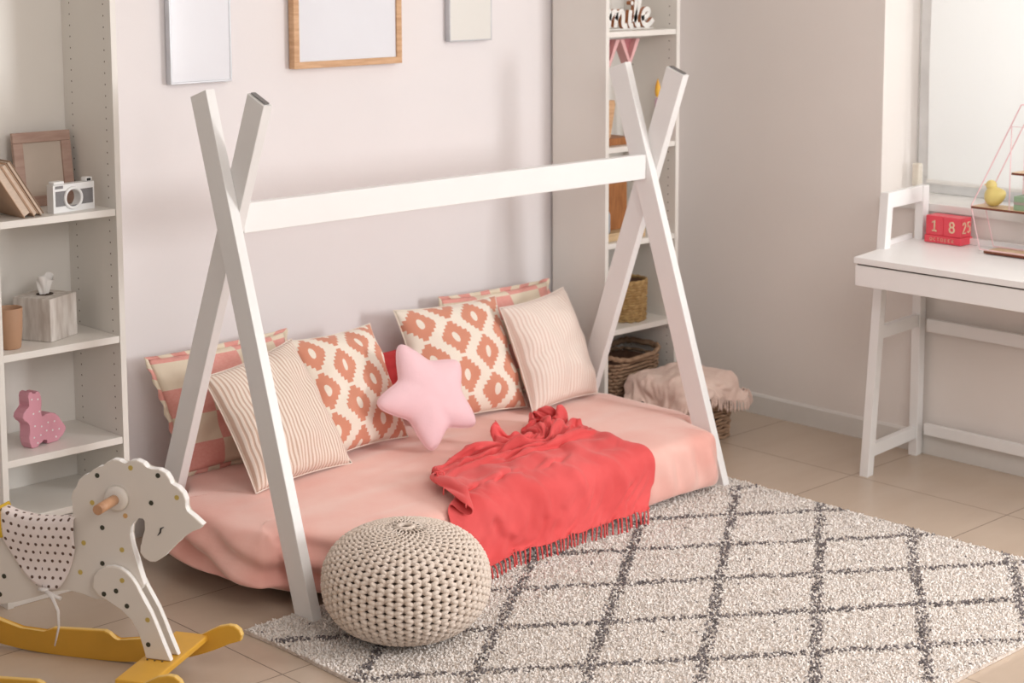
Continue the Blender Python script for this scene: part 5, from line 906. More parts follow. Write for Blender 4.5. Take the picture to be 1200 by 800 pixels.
    top = [(.114,.093),(.118,.108),(.112,.121),(.099,.130),(.082,.131),(.055,.124),(.026,.108),(-.0,.093),(-.020,.084),(-.052,.083),(-.085,.083),(-.225,.056),(-.236,.060),(-.250,.074),(-.264,.079),
           (-.41,.071),(-.424,.064),(-.436,.056),(-.505,.058),(-.575,.078),(-.61,.083),(-.70,.083),(-.72,.096),(-.76,.128),(-.79,.136),(-.812,.130),(-.82,.115),(-.812,.100)]
    poly = lowr+top
    for y in (-.165,.155):
        g = B(); add_prism(g, poly, y-.008, y+.010, axes=(0,2,1), mi=0, side_mi=1, bev=.003); obj('rocker', g, ['rocker_yellow','rocker_edge'], t)
    # saddle cloth draped over the back
    g = B(); uvl = g.loops.layers.uv.new('UVMap')
    nx, nz = 26, 40; G = {}
    for i in range(nx+1):
        x = -.442+.202*i/nx
        topz = .424+.020*((x+.36)/.09)**2*(1 if x < -.36 else .25)-.004
        # cloth length follows a curved hem
        hem = .180*(1-.58*abs((i/nx-.66)/(.66 if i/nx < .66 else .34))**2.2)
        for j in range(nz+1):
            s = (j/nz*2-1)*(hem+.014)
            a = abs(s)
            if a < .016: y = s; z = topz+.002
            else:
                d = a-.016; y = math.copysign(.0165+.004*math.sin(d*40)+.004, s); z = topz-d
            y += math.copysign(.0025*noise.noise(Vector((x*30,s*20,0))), s) if a > .016 else 0
            G[i,j] = g.verts.new((x+.0+.06*max(0,(a-.016))*(.4 if i > nx/2 else 1.0), y, z))
    for i in range(nx):
        for j in range(nz):
            f = g.faces.new((G[i,j],G[i+1,j],G[i+1,j+1],G[i,j+1])); f.smooth = True
            for lp, (p, q) in zip(f.loops, ((i,j),(i+1,j),(i+1,j+1),(i,j+1))): lp[uvl].uv = (p/nx*.202, (q/nz*2-1)*(.194)*(1-.58*abs((p/nx-.66)/(.66 if p/nx < .66 else .34))**2.2)+.3)
    o = obj('saddle_cloth', g, 'dotted_cloth', t); s = o.modifiers.new('s','SOLIDIFY'); s.thickness = .0025
    g = B(); add_tube(g, [G_ for G_ in [(-.443+.06*max(0,abs(s_)-.016), (math.copysign(.024,s_) if abs(s_) > .016 else s_*1.4), .440-max(0,abs(s_)-.016)) for s_ in [-.09+.18*k/24 for k in range(25)]]], .004, 8); obj('piping', g, 'piping_yellow', o)
    # tied ribbon under the cloth
    g = B()
    add_tube(g, [(-.32,-.03,.245),(-.30,-.036,.240),(-.27,-.040,.232)], .005, 6)
    add_tube(g, [(-.32,-.03,.245),(-.29,-.045,.236),(-.272,-.05,.205),(-.272,-.05,.165),(-.285,-.05,.115)], [.004,.005,.004,.003,.002], 6)
    add_tube(g, [(-.335,-.028,.245),(-.322,-.034,.247),(-.31,-.028,.245)], .006, 6)
    obj('ribbon', g, 'ribbon', o)
horse()

# ------------------------------------------------------------------ desk
def desk():
    t = thing('desk', 'white wooden desk with slanted end frames standing under the bright window', 'desk', loc=(5.05,2.7,0))
    def W(o): return world(o, t)
    y1, y0 = 3.405, 1.95            # near the left end / off the picture
    sl = .175                        # end edge slants back toward the wall
    xf, xb, zt = 4.795, 5.292, .780
    b = B(); add_prism(b, [(xf,y0),(xb,y0),(xb,y1+sl*(xb-xf)),(xf,y1)], zt-.021, zt, axes=(0,1,2), bev=.0015); W(obj('desk_top', b, 'white_lacquer', t))
    b = B(); add_prism(b, [(xf+.006,y0+.01),(xb-.03,y0+.01),(xb-.03,y1+.05),(xf+.006,y1-.003)], .684, zt-.027, axes=(0,1,2), bev=.0015); W(obj('drawer_box', b, 'white_lacquer', t))
    b = B(); add_prism(b, [(xf+.012,y0+.012),(xb-.03,y0+.012),(xb-.03,y1+.045),(xf+.012,y1-.006)], zt-.028, zt-.020, axes=(0,1,2)); W(obj('painted_gap_shade', b, 'dark_inside', t))  # solid dark strip, paints the shade between top and drawers
    b = B(); d = Vector((1,sl,0)).normalized(); nn = Vector((-d.y,d.x,0))
    # upstand at the back and side
    add_box(b, (xb-.014,y0,zt+.0005), (xb,y1+.08,zt+.022), bev=.001)
    p = [(5.055,3.462),(5.255,3.497),(5.253,3.509),(5.053,3.474)]
    add_prism(b, [(x,y-.012) for x, y in p], zt+.0005, zt+.018, axes=(0,1,2))
    W(obj('back_ledge', b, 'white_lacquer', t))
    for k, ye in enumerate((3.415, 2.02)):
        def P(x, z): return x
        fr = W(obj('end_frame', frame_bm(ye, k), 'white_lacquer', t))
    for z0, z1 in ((.455,.500),(.082,.122)):
        b = B(); add_box(b, (5.258,2.06,z0), (5.276,3.42,z1), bev=.0015); W(obj('back_rail', b, 'white_lacquer', t))
def frame_bm(ye, k):
    b = B(); th = .034
    s = .09
    def leg(pa, pb, w, y0_, y1_, off=0):
        a, c = Vector(pa), Vector(pb)
        q = [(a.x-w/2,a.y),(a.x+w/2,a.y),(c.x+w/2,c.y),(c.x-w/2,c.y)]
        vs = add_prism(b, q, y0_, y1_, axes=(0,2,1), bev=.0015)
        for v in vs: v.co.y += s*(v.co.x-4.95)
    leg((4.930,0),(5.028,.970), .038, ye, ye+th)
    leg((5.270,0),(5.273,.970), .040, ye, ye+th)
    for xa, xb_, z0, z1 in ((4.950,5.25,.062,.106),(4.985,5.25,.468,.512),(5.046,5.254,.915,.970)):
        vs = add_box(b, (xa,ye+.006,z0), (xb_,ye+th-.006,z1), bev=.0015)
        for v in vs: v.co.y += s*(v.co.x-4.95)
    return b
desk()

# perpetual calendar
def digit_paths(ch):
    if ch == '1': return [[(-.25,.28),(.02,.5),(.02,-.5)],[(-.25,-.5),(.28,-.5)]]
    if ch == '8': return [[(.24*math.sin(a), .25+.23*math.cos(a)) for a in [2*PI*i/16 for i in range(17)]],[(.28*math.sin(a), -.24+.26*math.cos(a)) for a in [2*PI*i/16 for i in range(17)]]]
    if ch == '2': return [[(-.28,.25),(-.18,.45),(.05,.5),(.25,.38),(.26,.15),(.05,-.12),(-.3,-.5),(.32,-.5)]]
    if ch == '5': return [[(.25,.5),(-.22,.5),(-.26,.05),(.05,.12),(.27,-.05),(.25,-.35),(.0,-.5),(-.28,-.38)]]
def calendar():
    cx, cy, z = 5.222, 3.340, .7815
    t = thing('block_calendar', 'red wooden block calendar reading 18 on the white desk', 'calendar', loc=(cx,cy,z))
    W = lambda o: world(o, t)
    # faces the viewer: front normal -x ; y decreasing is rightwards in view
    W(box('base', (cx-.004,cy-.072,z), (cx+.072,cy+.072,z+.026), 'calendar_red', t, .002))
    for k, (ya, ch) in enumerate(((cy+.0005,'1'),(cy-.0695,'8'))):
        o = W(box('number_block', (cx,ya,z+.0265), (cx+.066,ya+.069,z+.094), 'calendar_red', t, .002))
        g = B()
        for pth in digit_paths(ch):
            add_tube(g, [(cx-.001, ya+.0345-u*.034, z+.060+v*.036) for u, v in pth], .0028, 6)
        obj('numeral', g, 'calendar_ink', o)
        if ch == '8':
            g = B()
            for pth in digit_paths('2'): add_tube(g, [(cx+.020+u*.030, ya-.001, z+.060+v*.036) for u, v in pth], .0025, 6)
            for pth in digit_paths('5'): add_tube(g, [(cx+.048+u*.026, ya-.001, z+.060+v*.036) for u, v in pth], .0025, 6)
            obj('numeral', g, 'calendar_ink', o)
    # month word on the base, letters as strokes: OCTOBER
    g = B(); glyph = {'O':[[(.4*math.sin(2*PI*i/12), .5*math.cos(2*PI*i/12)) for i in range(13)]], 'C':[[(.35,.35),(0,.5),(-.4,.2),(-.4,-.2),(0,-.5),(.35,-.35)]], 'T':[[(-.4,.5),(.4,.5)],[(0,.5),(0,-.5)]],
        'B':[[(-.3,-.5),(-.3,.5),(.2,.45),(.2,.1),(-.3,0),(.3,-.1),(.3,-.45),(-.3,-.5)]], 'E':[[(.35,.5),(-.3,.5),(-.3,-.5),(.35,-.5)],[(-.3,0),(.2,0)]], 'R':[[(-.3,-.5),(-.3,.5),(.25,.45),(.25,.1),(-.3,0),(.35,-.5)]]}
    for k, ch in enumerate('OCTOBER'):
        for pth in glyph[ch]: add_tube(g, [(cx-.005, cy+.045-k*.0145-u*.010, z+.013+v*.011) for u, v in pth], .0008, 5)
    W(obj('month_lettering', g, 'calendar_ink', t))
calendar()

# geometric wire shelf
def wire_shelf():
    xa, xb = 5.150, 5.235
    t = thing('wire_shelf', 'pink wire geometric shelf with three wooden boards on the desk', 'shelf', loc=(5.19,2.98,.781))
    W = lambda o: world(o, t)
    yc = 2.955
    Mz, Lz, Tz = .936, .790, 1.062
    hex_ = [(3.150,Lz+.004),(3.188,Mz),(3.013,1.287),(2*yc-3.013,1.287),(2*yc-3.188,Mz),(2*yc-3.150,Lz+.004)]
    for x in (xa, xb):
        g = B()
        add_tube(g, [(x,y,z) for y, z in hex_], .0022, 8, closed=True)
        add_tube(g, [(x,3.045,Mz),(x,3.045,1.214),(x,2*yc-3.045,1.214),(x,2*yc-3.045,Mz)], .0018, 8)
        W(obj('wire_frame', g, 'wire_pink', t))
    for (y1, z) in ((3.135,Lz),(3.188,Mz),(3.040,Tz)):
        g = B(); add_box(g, (xa-.002,2*yc-y1,z-.007), (xb+.002,y1,z+.001), bev=.001)
        for f in g.faces:
            if f.normal.z < .5 if f.normal.length else False: f.material_index = 1
        for f in g.faces:
            f.normal_update()
            if f.normal.z < .5: f.material_index = 1
        W(obj('wooden_board', g, ['wood_shelf_top','dark_edge'], t, fixn=False))
    for y, z in hex_[1:5]:
        g = B(); add_tube(g, [(xa,y,z),(xb,y,z)], .0018, 8); W(obj('cross_wire', g, 'wire_pink', t))
wire_shelf()
# yellow bird on the shelf
t = thing('bird_figurine', 'small pale yellow ceramic bird on the middle board of the wire shelf', 'figurine', loc=(5.19,3.128,.9372))
t.scale = (1.3,1.3,1.3)
b = B()
bmesh.ops.create_uvsphere(b, u_segments=40, v_segments=28, radius=1)
for v in b.verts:
    x, y, z = v.co
    ty = max(0,-y)**3
    v.co = Vector((x*.0205, y*.0250-.010*ty, z*.0265+.0255+.010*ty))
    if v.co.z < .0015: v.co.z = .0015
obj('body', b, 'bird_yellow', t, smooth=True)
b = B(); bmesh.ops.create_uvsphere(b, u_segments=32, v_segments=20, radius=1)
for v in b.verts: v.co = Vector((v.co.x*.0135, v.co.y*.0145+.0075, v.co.z*.0140+.054))
obj('head', b, 'bird_yellow', t, smooth=True)
b = B(); add_lathe(b, [(0,.012),(.003,.004),(.0045,0)], (0,0,0), 12)
for v in b.verts: v.co = Matrix.Rotation(-PI/2,3,'X')@v.co+Vector((0,.018,.054))
obj('beak', b, 'flame_yellow', t, smooth=True)
for k, (zz, m1) in enumerate(((.9372,'book_green'),(.9562,'book_greyband'),(.9652,'book_green'))):
    hh = (.019,.009,.019)[k]
    b = B(); add_box(b, (5.160,2.925,zz), (5.228,3.035,zz+hh-.0006), bev=.001); o = obj('storage_box', b, m1)
    tag(o, ('sage green box at the bottom of the little stack beside the yellow bird','thin grey slab in the middle of the stack beside the yellow bird','sage green box on top of the little stack beside the yellow bird')[k], 'box', 'small boxes on the wire shelf')

# ------------------------------------------------------------------ left bookcase contents
# leaning books
for k, (xo, lean, hh, th, cm, lab) in enumerate(((2.339,.56,.158,.025,'book_cover','thick tan book, front of the three leaning on the bookcase shelf'),
        (2.3635,.56,.172,.0155,'book_cover','slim tan book, middle of the three leaning on the bookcase shelf'),(2.3835,.56,.180,.012,'book_cover_dark','slim darker brown book, rearmost of the three leaning on the bookcase shelf'))):
    t = thing('book', lab, 'book', 'leaning books on the left bookcase', loc=(xo,4.43,1.0727+th*math.sin(lean)))
    M = Matrix.Rotation(-lean,4,'Y'); y0, y1 = -.07+.006*k, .07
    b = B(); add_box(b,(-th,y0,0),(-th+.0025,y1,hh),M=M,bev=.0006); add_box(b,(-.0025,y0,0),(0,y1,hh),M=M,bev=.0006); add_box(b,(-th,y1-.0025,0),(0,y1,hh),M=M)
    obj('cover', b, cm, t)
    b = B(); add_box(b,(-th+.0026,y0+.003,.003),(-.0026,y1-.003,hh-.003),M=M); obj('pages', b, 'book_pages', t)
# photo frame
t = thing('photo_frame', 'small pinkish wooden photo frame leaning at the back of the bookcase shelf', 'photo frame', loc=(2.485,4.535,1.0725), rotz=math.radians(-4))
t.rotation_euler = (-.13,0,math.radians(-3))
b = B(); w, h, f = .176, .212, .030
for lo, hi in (((-w/2,0,0),(w/2,.014,f)),((-w/2,0,h-f),(w/2,.014,h)),((-w/2,0,f),(-w/2+f,.014,h-f)),((w/2-f,0,f),(w/2,.014,h-f))): add_box(b, lo, hi, bev=.002)
obj('frame', b, 'pink_wood', t)
b = B(); add_box(b, (-w/2+f-.004,.006,f-.004), (w/2-f+.004,.010,h-f+.004)); obj('photo', b, 'photo_beige', t)
# toy camera
t = thing('toy_camera', 'white wooden toy camera with grey front and open lens ring on the bookcase shelf', 'toy camera', loc=(2.483,4.402,1.0725), rotz=math.radians(8))
def plate_with_hole(x0,x1,z0,z1,cx,cz,r,y0,y1):
    b = B(); n = 40; out = []; inn = []
    for i in range(n):
        a = 2*PI*i/n; dx, dz = math.cos(a), math.sin(a)
        sx = ((x1-cx) if dx > 0 else (cx-x0))/max(abs(dx),1e-6); sz = ((z1-cz) if dz > 0 else (cz-z0))/max(abs(dz),1e-6)
        s = min(sx,sz); out.append((cx+dx*s, cz+dz*s)); inn.append((cx+dx*r, cz+dz*r))
    # add the four corners by snapping nearest outline point
    for c in ((x0,z0),(x1,z0),(x1,z1),(x0,z1)):
        k = min(range(n), key=lambda i:(out[i][0]-c[0])**2+(out[i][1]-c[1])**2); out[k] = c
    V = [[b.verts.new((p[0],y,p[1])) for p in L] for L in (out,inn) for y in (y0,y1)]
    oF,oB,iF,iB = V
    for i in range(n):
        j = (i+1)%n
        b.faces.new((oF[i],oF[j],iF[j],iF[i])); b.faces.new((oB[j],oB[i],iB[i],iB[j]))
        b.faces.new((oF[j],oF[i],oB[i],oB[j])); b.faces.new((iF[i],iF[j],iB[j],iB[i]))
    return b
obj('body', plate_with_hole(-.070,.070,0,.078,-.004,.038,.026,-.014,.014), 'toy_white', t)
obj('leather_front', plate_with_hole(-.062,.064,.018,.060,-.004,.038,.027,-.0155,-.0141), 'camera_grey', t)
b = B()
pts = [(-.004+.028*math.cos(a),-.016,.038+.028*math.sin(a)) for a in [2*PI*i/36 for i in range(36)]]
add_tube(b, pts, .0045, 8, closed=True); obj('lens_ring', b, 'toy_white', t)
b = B(); add_box(b, (-.066,-.012,.0785), (-.030,.012,.087), bev=.002); obj('shutter_dial', b, 'toy_white', t)
b = B(); add_box(b, (-.063,-.0135,.067), (-.036,-.0142,.075)); obj('viewfinder', b, 'camera_grey', t)
b = B(); add_box(b, (.044,-.012,.0785), (.066,.010,.090), bev=.002); ow = obj('flash_shoe', b, 'toy_white', t)
b = B(); add_box(b, (.047,-.0128,.080), (.060,-.0122,.087)); obj('flash_window', b, 'black_plastic', ow)
# cup
t = thing('cup', 'plain brown clay cup without a handle on the bookcase shelf', 'cup', loc=(2.292,4.42,.7081))
b = B(); add_lathe(b, [(0,.0),(.026,.0),(.029,.003),(.034,.05),(.0365,.112),(.0355,.114),(.034,.112),(.031,.05),(.026,.008),(0,.006)], (0,0,0), 40); obj('bowl', b, 'clay', t, smooth=True)
# tissue box
t = thing('tissue_box', 'whitewashed wooden tissue box with a tissue pulled out, beside the brown cup', 'tissue box', loc=(2.437,4.485,.7081), rotz=math.radians(25))
b = B(); add_box(b, (-.062,-.062,0), (.062,.062,.122), bev=.002); obj('box', b, 'whitewashed', t)
b = B(); add_lathe(b, [(0,.1225),(.024,.1225),(.024,.1235),(0,.1235)], (0,0,0), 24); obj('opening', b, 'dark_inside', t)
b = B(); rows = []
for j in range(13):
    z = .118+.052*j/12; w = .010+.018*(j/12)**.8
    rows.append([b.verts.new((w*math.cos(a)*(1.25+.25*math.sin(3*a+j*.2)), w*.55*math.sin(a)*(1+.35*math.sin(5*a)), z+.010*math.sin(2*a+.5)*(j/12))) for a in [2*PI*i/30 for i in range(30)]])
for A, C in zip(rows, rows[1:]):
    for i in range(30): b.faces.new((A[i],A[(i+1)%30],C[(i+1)%30],C[i]))
o = obj('tissue', b, 'tissue', t, smooth=True)
# bunny
t = thing('bunny_lamp', 'pink wooden bunny silhouette with white dots on the bookcase shelf', 'toy rabbit', loc=(2.385,4.445,.4140), rotz=math.radians(14))
bun = [(-.050,.006),(-.046,.0),(-.028,.0),(-.020,.006),(-.016,.014),(-.010,.010),(-.004,.020),(.004,.012),(.012,.010),(.006,.003),(.012,.0),(.046,.0),(.056,.006),(.062,.014),(.072,.018),(.079,.028),(.077,.038),(.068,.042),(.064,.054),(.054,.070),(.040,.082),(.022,.088),(.004,.086),(-.010,.080),
       (-.014,.090),(-.010,.104),(-.009,.122),(-.010,.140),(-.012,.152),(-.018,.158),(-.026,.158),(-.031,.152),(-.033,.146),(-.037,.156),(-.044,.162),(-.052,.160),(-.056,.150),(-.054,.136),(-.050,.122),(-.062,.116),(-.074,.106),(-.078,.094),(-.072,.084),(-.058,.079),(-.052,.070),(-.054,.050),(-.058,.034),(-.056,.018)]
b = B(); add_prism(b, bun, -.020, .020, axes=(0,2,1), bev=.003); o = obj('body', b, 'bunny_pink', t)
for x, z in ((-.022,.136),(-.044,.140),(-.040,.098),(-.018,.100),(-.036,.062),(-.012,.056),(-.040,.030),(.012,.062),(.036,.060),(.052,.034),(.028,.036),(.040,.014),(-.028,.012),(.006,.040),(-.016,.032)):
    g = B(); add_prism(g, [(x+.0028*math.cos(a*PI/5), z+.0028*math.sin(a*PI/5)) for a in range(10)], -.0207, -.0203, axes=(0,2,1)); obj('painted_dot', g, 'dot_white', o)

# ------------------------------------------------------------------ right bookcase contents
# script word "smile", white face with copper back
S_ = .052
word = {  # strokes in letter units, baseline 0, x running right
 's': [[(-.95,.05),(-.55,0),(-.35,.25),(-.6,.6),(-.55,1.0),(-.25,1.1)]],
 'm': [[(.0,.95),(.12,1.1),(.2,.9),(.12,.0)],[(.16,.5),(.35,.98),(.52,1.0),(.55,.75),(.48,.0)],[(.52,.5),(.72,.98),(.9,1.0),(.94,.7),(.9,.2),(1.0,.02),(1.15,.12)]],
 'i': [[(1.35,1.05),(1.28,.3),(1.36,.03),(1.5,.1)]],
 'l': [[(1.55,.3),(1.85,1.3),(1.9,1.9),(1.75,2.05),(1.66,1.7),(1.62,.5),(1.72,.05),(1.9,.12)]],
 'e': [[(1.98,.5),(2.3,.62),(2.45,.95),(2.3,1.12),(2.1,.95),(2.02,.5),(2.14,.08),(2.4,.05),(2.68,.42)]]}
t = thing('word_sign', 'white cut-out word smile in script letters on the top bookcase shelf', 'sign', loc=(4.672,4.43,1.4985), rotz=0)
def ribbon(bm, pts, w, y0, y1, mi):
    # smoothed flat-faced stroke
    P = [Vector((p[0],0,p[1])) for p in pts]
    for _ in range(2):
        Q = [P[0]]
        for a, c in zip(P, P[1:]): Q += [a*.75+c*.25, a*.25+c*.75]
        Q.append(P[-1]); P = Q
    for k, p in enumerate(P):
        d = (P[min(k+1,len(P)-1)]-P[max(k-1,0)]).normalized(); n = Vector((d.z,0,-d.x))
        yield p, n
for ch, strokes in word.items():
    b = B()
    for st in strokes:
        L = [];
        for p, n in ribbon(b, [((x*.094 if x > -.01 else x*.055)+.004, z*.058+.010) for x, z in st], .01, 0, 0, 0): L.append((p, n))
        prev = None
        w = .0092
        for p, n in L:
            q = [b.verts.new(p+n*w+Vector((0,y,0))) for y in (-.008,.008)]+[b.verts.new(p-n*w+Vector((0,y,0))) for y in (.008,-.008)]
            if prev:
                for i in range(4):
                    f = b.faces.new((prev[i],prev[(i+1)%4],q[(i+1)%4],q[i])); f.material_index = 0 if i == 3 else 1
            else: b.faces.new(q[::-1])
            prev = q
        b.faces.new(prev)
    if ch == 'i':
        add_prism(b, [(1.40*.094+.004+.008*math.cos(a*PI/6), 1.50*.058+.010+.008*math.sin(a*PI/6)) for a in range(12)], -.011, .011, axes=(0,2,1), mi=0, side_mi=1)
    obj('letter', b, ['sign_white','sign_copper'], t)
b = B(); add_box(b, (-.05,-.008,0), (.255,.008,.005), bev=.001); obj('base_strip', b, 'sign_white', t)

# pink pennants hanging under the top shelf
t = thing('pennant_garland', 'pink padded triangular pennants hanging under the shelf with the word sign', 'garland', loc=(4.81,4.45,1.4775))
for k, xc in enumerate((4.669,4.777)):
    w, h, f = .053, .100, .010
    z1 = 1.4655; b = B()
    O = [(xc-w,z1),(xc+w,z1),(xc,z1-h)]
    I = [(xc-w+f*2.0,z1-.0005),(xc+w-f*2.0,z1-.0005),(xc,z1-h+f*2.4)]
    for a in range(3):
        c = (a+1)%3
        if a == 0: continue
        add_prism(b, [O[a],O[c],I[c],I[a]], 4.400, 4.440, axes=(0,2,1))
    fr = world(obj('pennant_rim', b, 'pink_card', t), t)
    b = B(); add_prism(b, [I[0],I[1],I[2]], 4.425, 4.438, axes=(0,2,1)); obj('pennant', b, 'pink_card_dark', fr)
b = B(); add_tube(b, [(4.609,4.42,1.4745),(4.67,4.42,1.4675),(4.78,4.42,1.4675),(4.971,4.42,1.4745)], .0015, 6); world(obj('string', b, 'ribbon', t), t)
# candle
t = thing('candle', 'pink candle with a yellow wooden flame behind the bed post on the bookcase shelf', 'candle', loc=(4.930,4.40,1.0815))
b = B(); add_lathe(b, [(0,0),(.016,0),(.017,.004),(.013,.012),(.0115,.02),(.011,.150),(.008,.158),(0,.160)], (0,0,0), 24); obj('stick', b, 'candle_pink', t, smooth=True)
b = B(); add_lathe(b, [(0,.160),(.008,.166),(.0115,.182),(.010,.200),(.005,.218),(0,.232)], (0,0,0), 20); obj('flame', b, 'flame_yellow', t, smooth=True)
# wooden stand with a slanted easel
t = thing('wooden_easel', 'light brown wooden plate stand on the bookcase shelf behind the left bed post tip', 'stand', loc=(4.68,4.45,1.0815))
b = B(); add_box(b, (-.065,-.06,0), (.10,.07,.026), bev=.002); obj('base', b, 'brown_wood', t)
b = B(); add_prism(b, [(-.06,.027),(-.006,.027),(.020,.150),(.014,.165),(-.06,.165)], -.050, -.036, axes=(0,2,1), bev=.001); obj('panel', b, 'oak', t)
# lower shelf: picture panel, bottle, tray
t = thing('wooden_tray', 'flat wooden tray carrying small things on the middle bookcase shelf', 'tray', loc=(4.74,4.44,.7310))
b = B(); add_box(b, (-.12,-.065,0), (.10,.07,.022), bev=.002); obj('base', b, 'light_wood', t)
for ya in (-.065,.063):
    b = B(); add_box(b, (-.12,ya,.0225), (.10,ya+.007,.030), bev=.001); obj('rim', b, 'light_wood', t)
t = thing('wooden_box', 'upright brown wooden box standing on the tray in the narrow bookcase', 'box', loc=(4.775,4.475,.7535))
b = B(); add_box(b, (-.055,-.010,0), (.060,.020,.175), bev=.002); obj('box', b, 'brown_wood', t)
t = thing('bottle', 'small blue-grey bottle with a dark neck on the tray in the narrow bookcase', 'bottle', loc=(4.675,4.43,.7535))
b = B(); add_lathe(b, [(0,0),(.020,0),(.022,.004),(.022,.070),(.018,.080),(.010,.086)], (0,0,0), 24); obj('body', b, 'bottle_blue', t, smooth=True)
b = B(); add_lathe(b, [(.0095,.0862),(.0095,.120),(.011,.124),(.011,.165),(.009,.170),(0,.171)], (0,0,0), 20); obj('neck', b, 'bottle_dark', t, smooth=True)
t = thing('wooden_blocks', 'dark little wooden piece at the right end of the middle bookcase shelf', 'ornament', loc=(4.875,4.47,.7310))
b = B(); add_box(b, (-.022,-.02,0), (.022,.02,.012), bev=.002); obj('foot', b, 'brown_wood', t)
b = B(); add_prism(b, [(-.018,.0122),(.018,.0122),(.012,.075),(-.004,.085),(-.014,.060)], -.010, .010, axes=(0,2,1), bev=.002); obj('upright', b, 'brown_wood', t)

# woven baskets
def woven(bm, R0, R1, H, nrow, nseg, amp, rr, shape='round', ax=1, ay=1, sq=1):
    """wavy horizontal strands weaving over stakes"""
    def pos(a, rad, z):
        if shape == 'round': return Vector((rad*math.cos(a)*ax, rad*math.sin(a)*ay, z))
        c, s = math.cos(a), math.sin(a); e = .38
        return Vector((math.copysign(abs(c)**e,c)*rad*ax, math.copysign(abs(s)**e,s)*rad*ay, z))
    N = nseg*6
    for j in range(nrow):
        z = rr+(H-2*rr)*j/max(1,nrow-1); rad = R0+(R1-R0)*j/max(1,nrow-1)
        pts = [pos(2*PI*i/N, rad+amp*math.sin(nseg*PI*i/N*1.0*2/2+(PI if j%2 else 0)), z+.25*rr*math.sin(i*.7+j)) for i in range(N)]
        add_tube(bm, pts, rr, 6, closed=True)
t = thing('sea_grass_basket', 'small round woven straw basket on the bookcase shelf between the bed posts', 'basket', loc=(4.823,4.46,.4076))
b = B(); woven(b, .074, .078, .150, 15, 22, .0022, .0058); obj('woven_wall', b, 'sea_grass', t, smooth=True)
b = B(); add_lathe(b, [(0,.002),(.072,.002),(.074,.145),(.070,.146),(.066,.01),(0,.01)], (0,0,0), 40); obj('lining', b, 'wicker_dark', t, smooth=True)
b = B(); add_tube(b, [(.078*math.cos(2*PI*i/60)+.001*math.sin(i*2), .078*math.sin(2*PI*i/60), .151+.0015*math.sin(i*1.9)) for i in range(60)], .0065, 8, closed=True); obj('rim', b, 'sea_grass', t, smooth=True)

t = thing('wicker_basket', 'large brown wicker basket with braided rim at the bottom of the narrow bookcase', 'basket', loc=(4.790,4.466,.0705), rotz=math.radians(4))
b = B(); woven(b, 1, 1.09, .200, 15, 26, .03, .0062, shape='sq', ax=.132, ay=.092) ; 
obj('woven_wall', b, 'wicker', t, smooth=True)
b = B(); woven(b, 1.12, 1.12, .018, 1, 26, .0, .0100, shape='sq', ax=.132, ay=.092)
for v in b.verts: v.co.z += .197+.022*min(1,abs(v.co.x/.15))**3
obj('rim', b, 'wicker', t, smooth=True)
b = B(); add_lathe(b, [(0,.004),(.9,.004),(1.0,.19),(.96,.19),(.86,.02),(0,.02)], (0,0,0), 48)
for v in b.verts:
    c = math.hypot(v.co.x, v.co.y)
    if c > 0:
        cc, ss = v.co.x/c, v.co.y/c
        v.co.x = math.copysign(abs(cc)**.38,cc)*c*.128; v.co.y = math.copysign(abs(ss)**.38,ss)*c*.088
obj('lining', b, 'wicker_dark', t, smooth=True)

# basket on the floor under the beige blanket
t = thing('wicker_basket', 'wicker basket mostly hidden under the beige fringed blanket, on the floor beyond the bed', 'basket', loc=(4.845,4.192,0))
b = B(); woven(b, 1, 1.04, .205, 15, 26, .03, .0062, shape='sq', ax=.150, ay=.125); obj('woven_wall', b, 'wicker', t, smooth=True)
b = B(); woven(b, 1.05, 1.05, .018, 1, 26, .0, .0095, shape='sq', ax=.150, ay=.125)
for v in b.verts: v.co.z += .202
obj('rim', b, 'wicker', t, smooth=True)
b = B(); add_lathe(b, [(0,.004),(.92,.004),(1.0,.20),(.96,.20),(.88,.02),(0,.02)], (0,0,0), 48)
for v in b.verts:
    c = math.hypot(v.co.x, v.co.y)
    if c > 0:
        cc, ss = v.co.x/c, v.co.y/c
        v.co.x = math.copysign(abs(cc)**.38,cc)*c*.145; v.co.y = math.copysign(abs(ss)**.38,ss)*c*.120
obj('lining', b, 'wicker_dark', t, smooth=True)
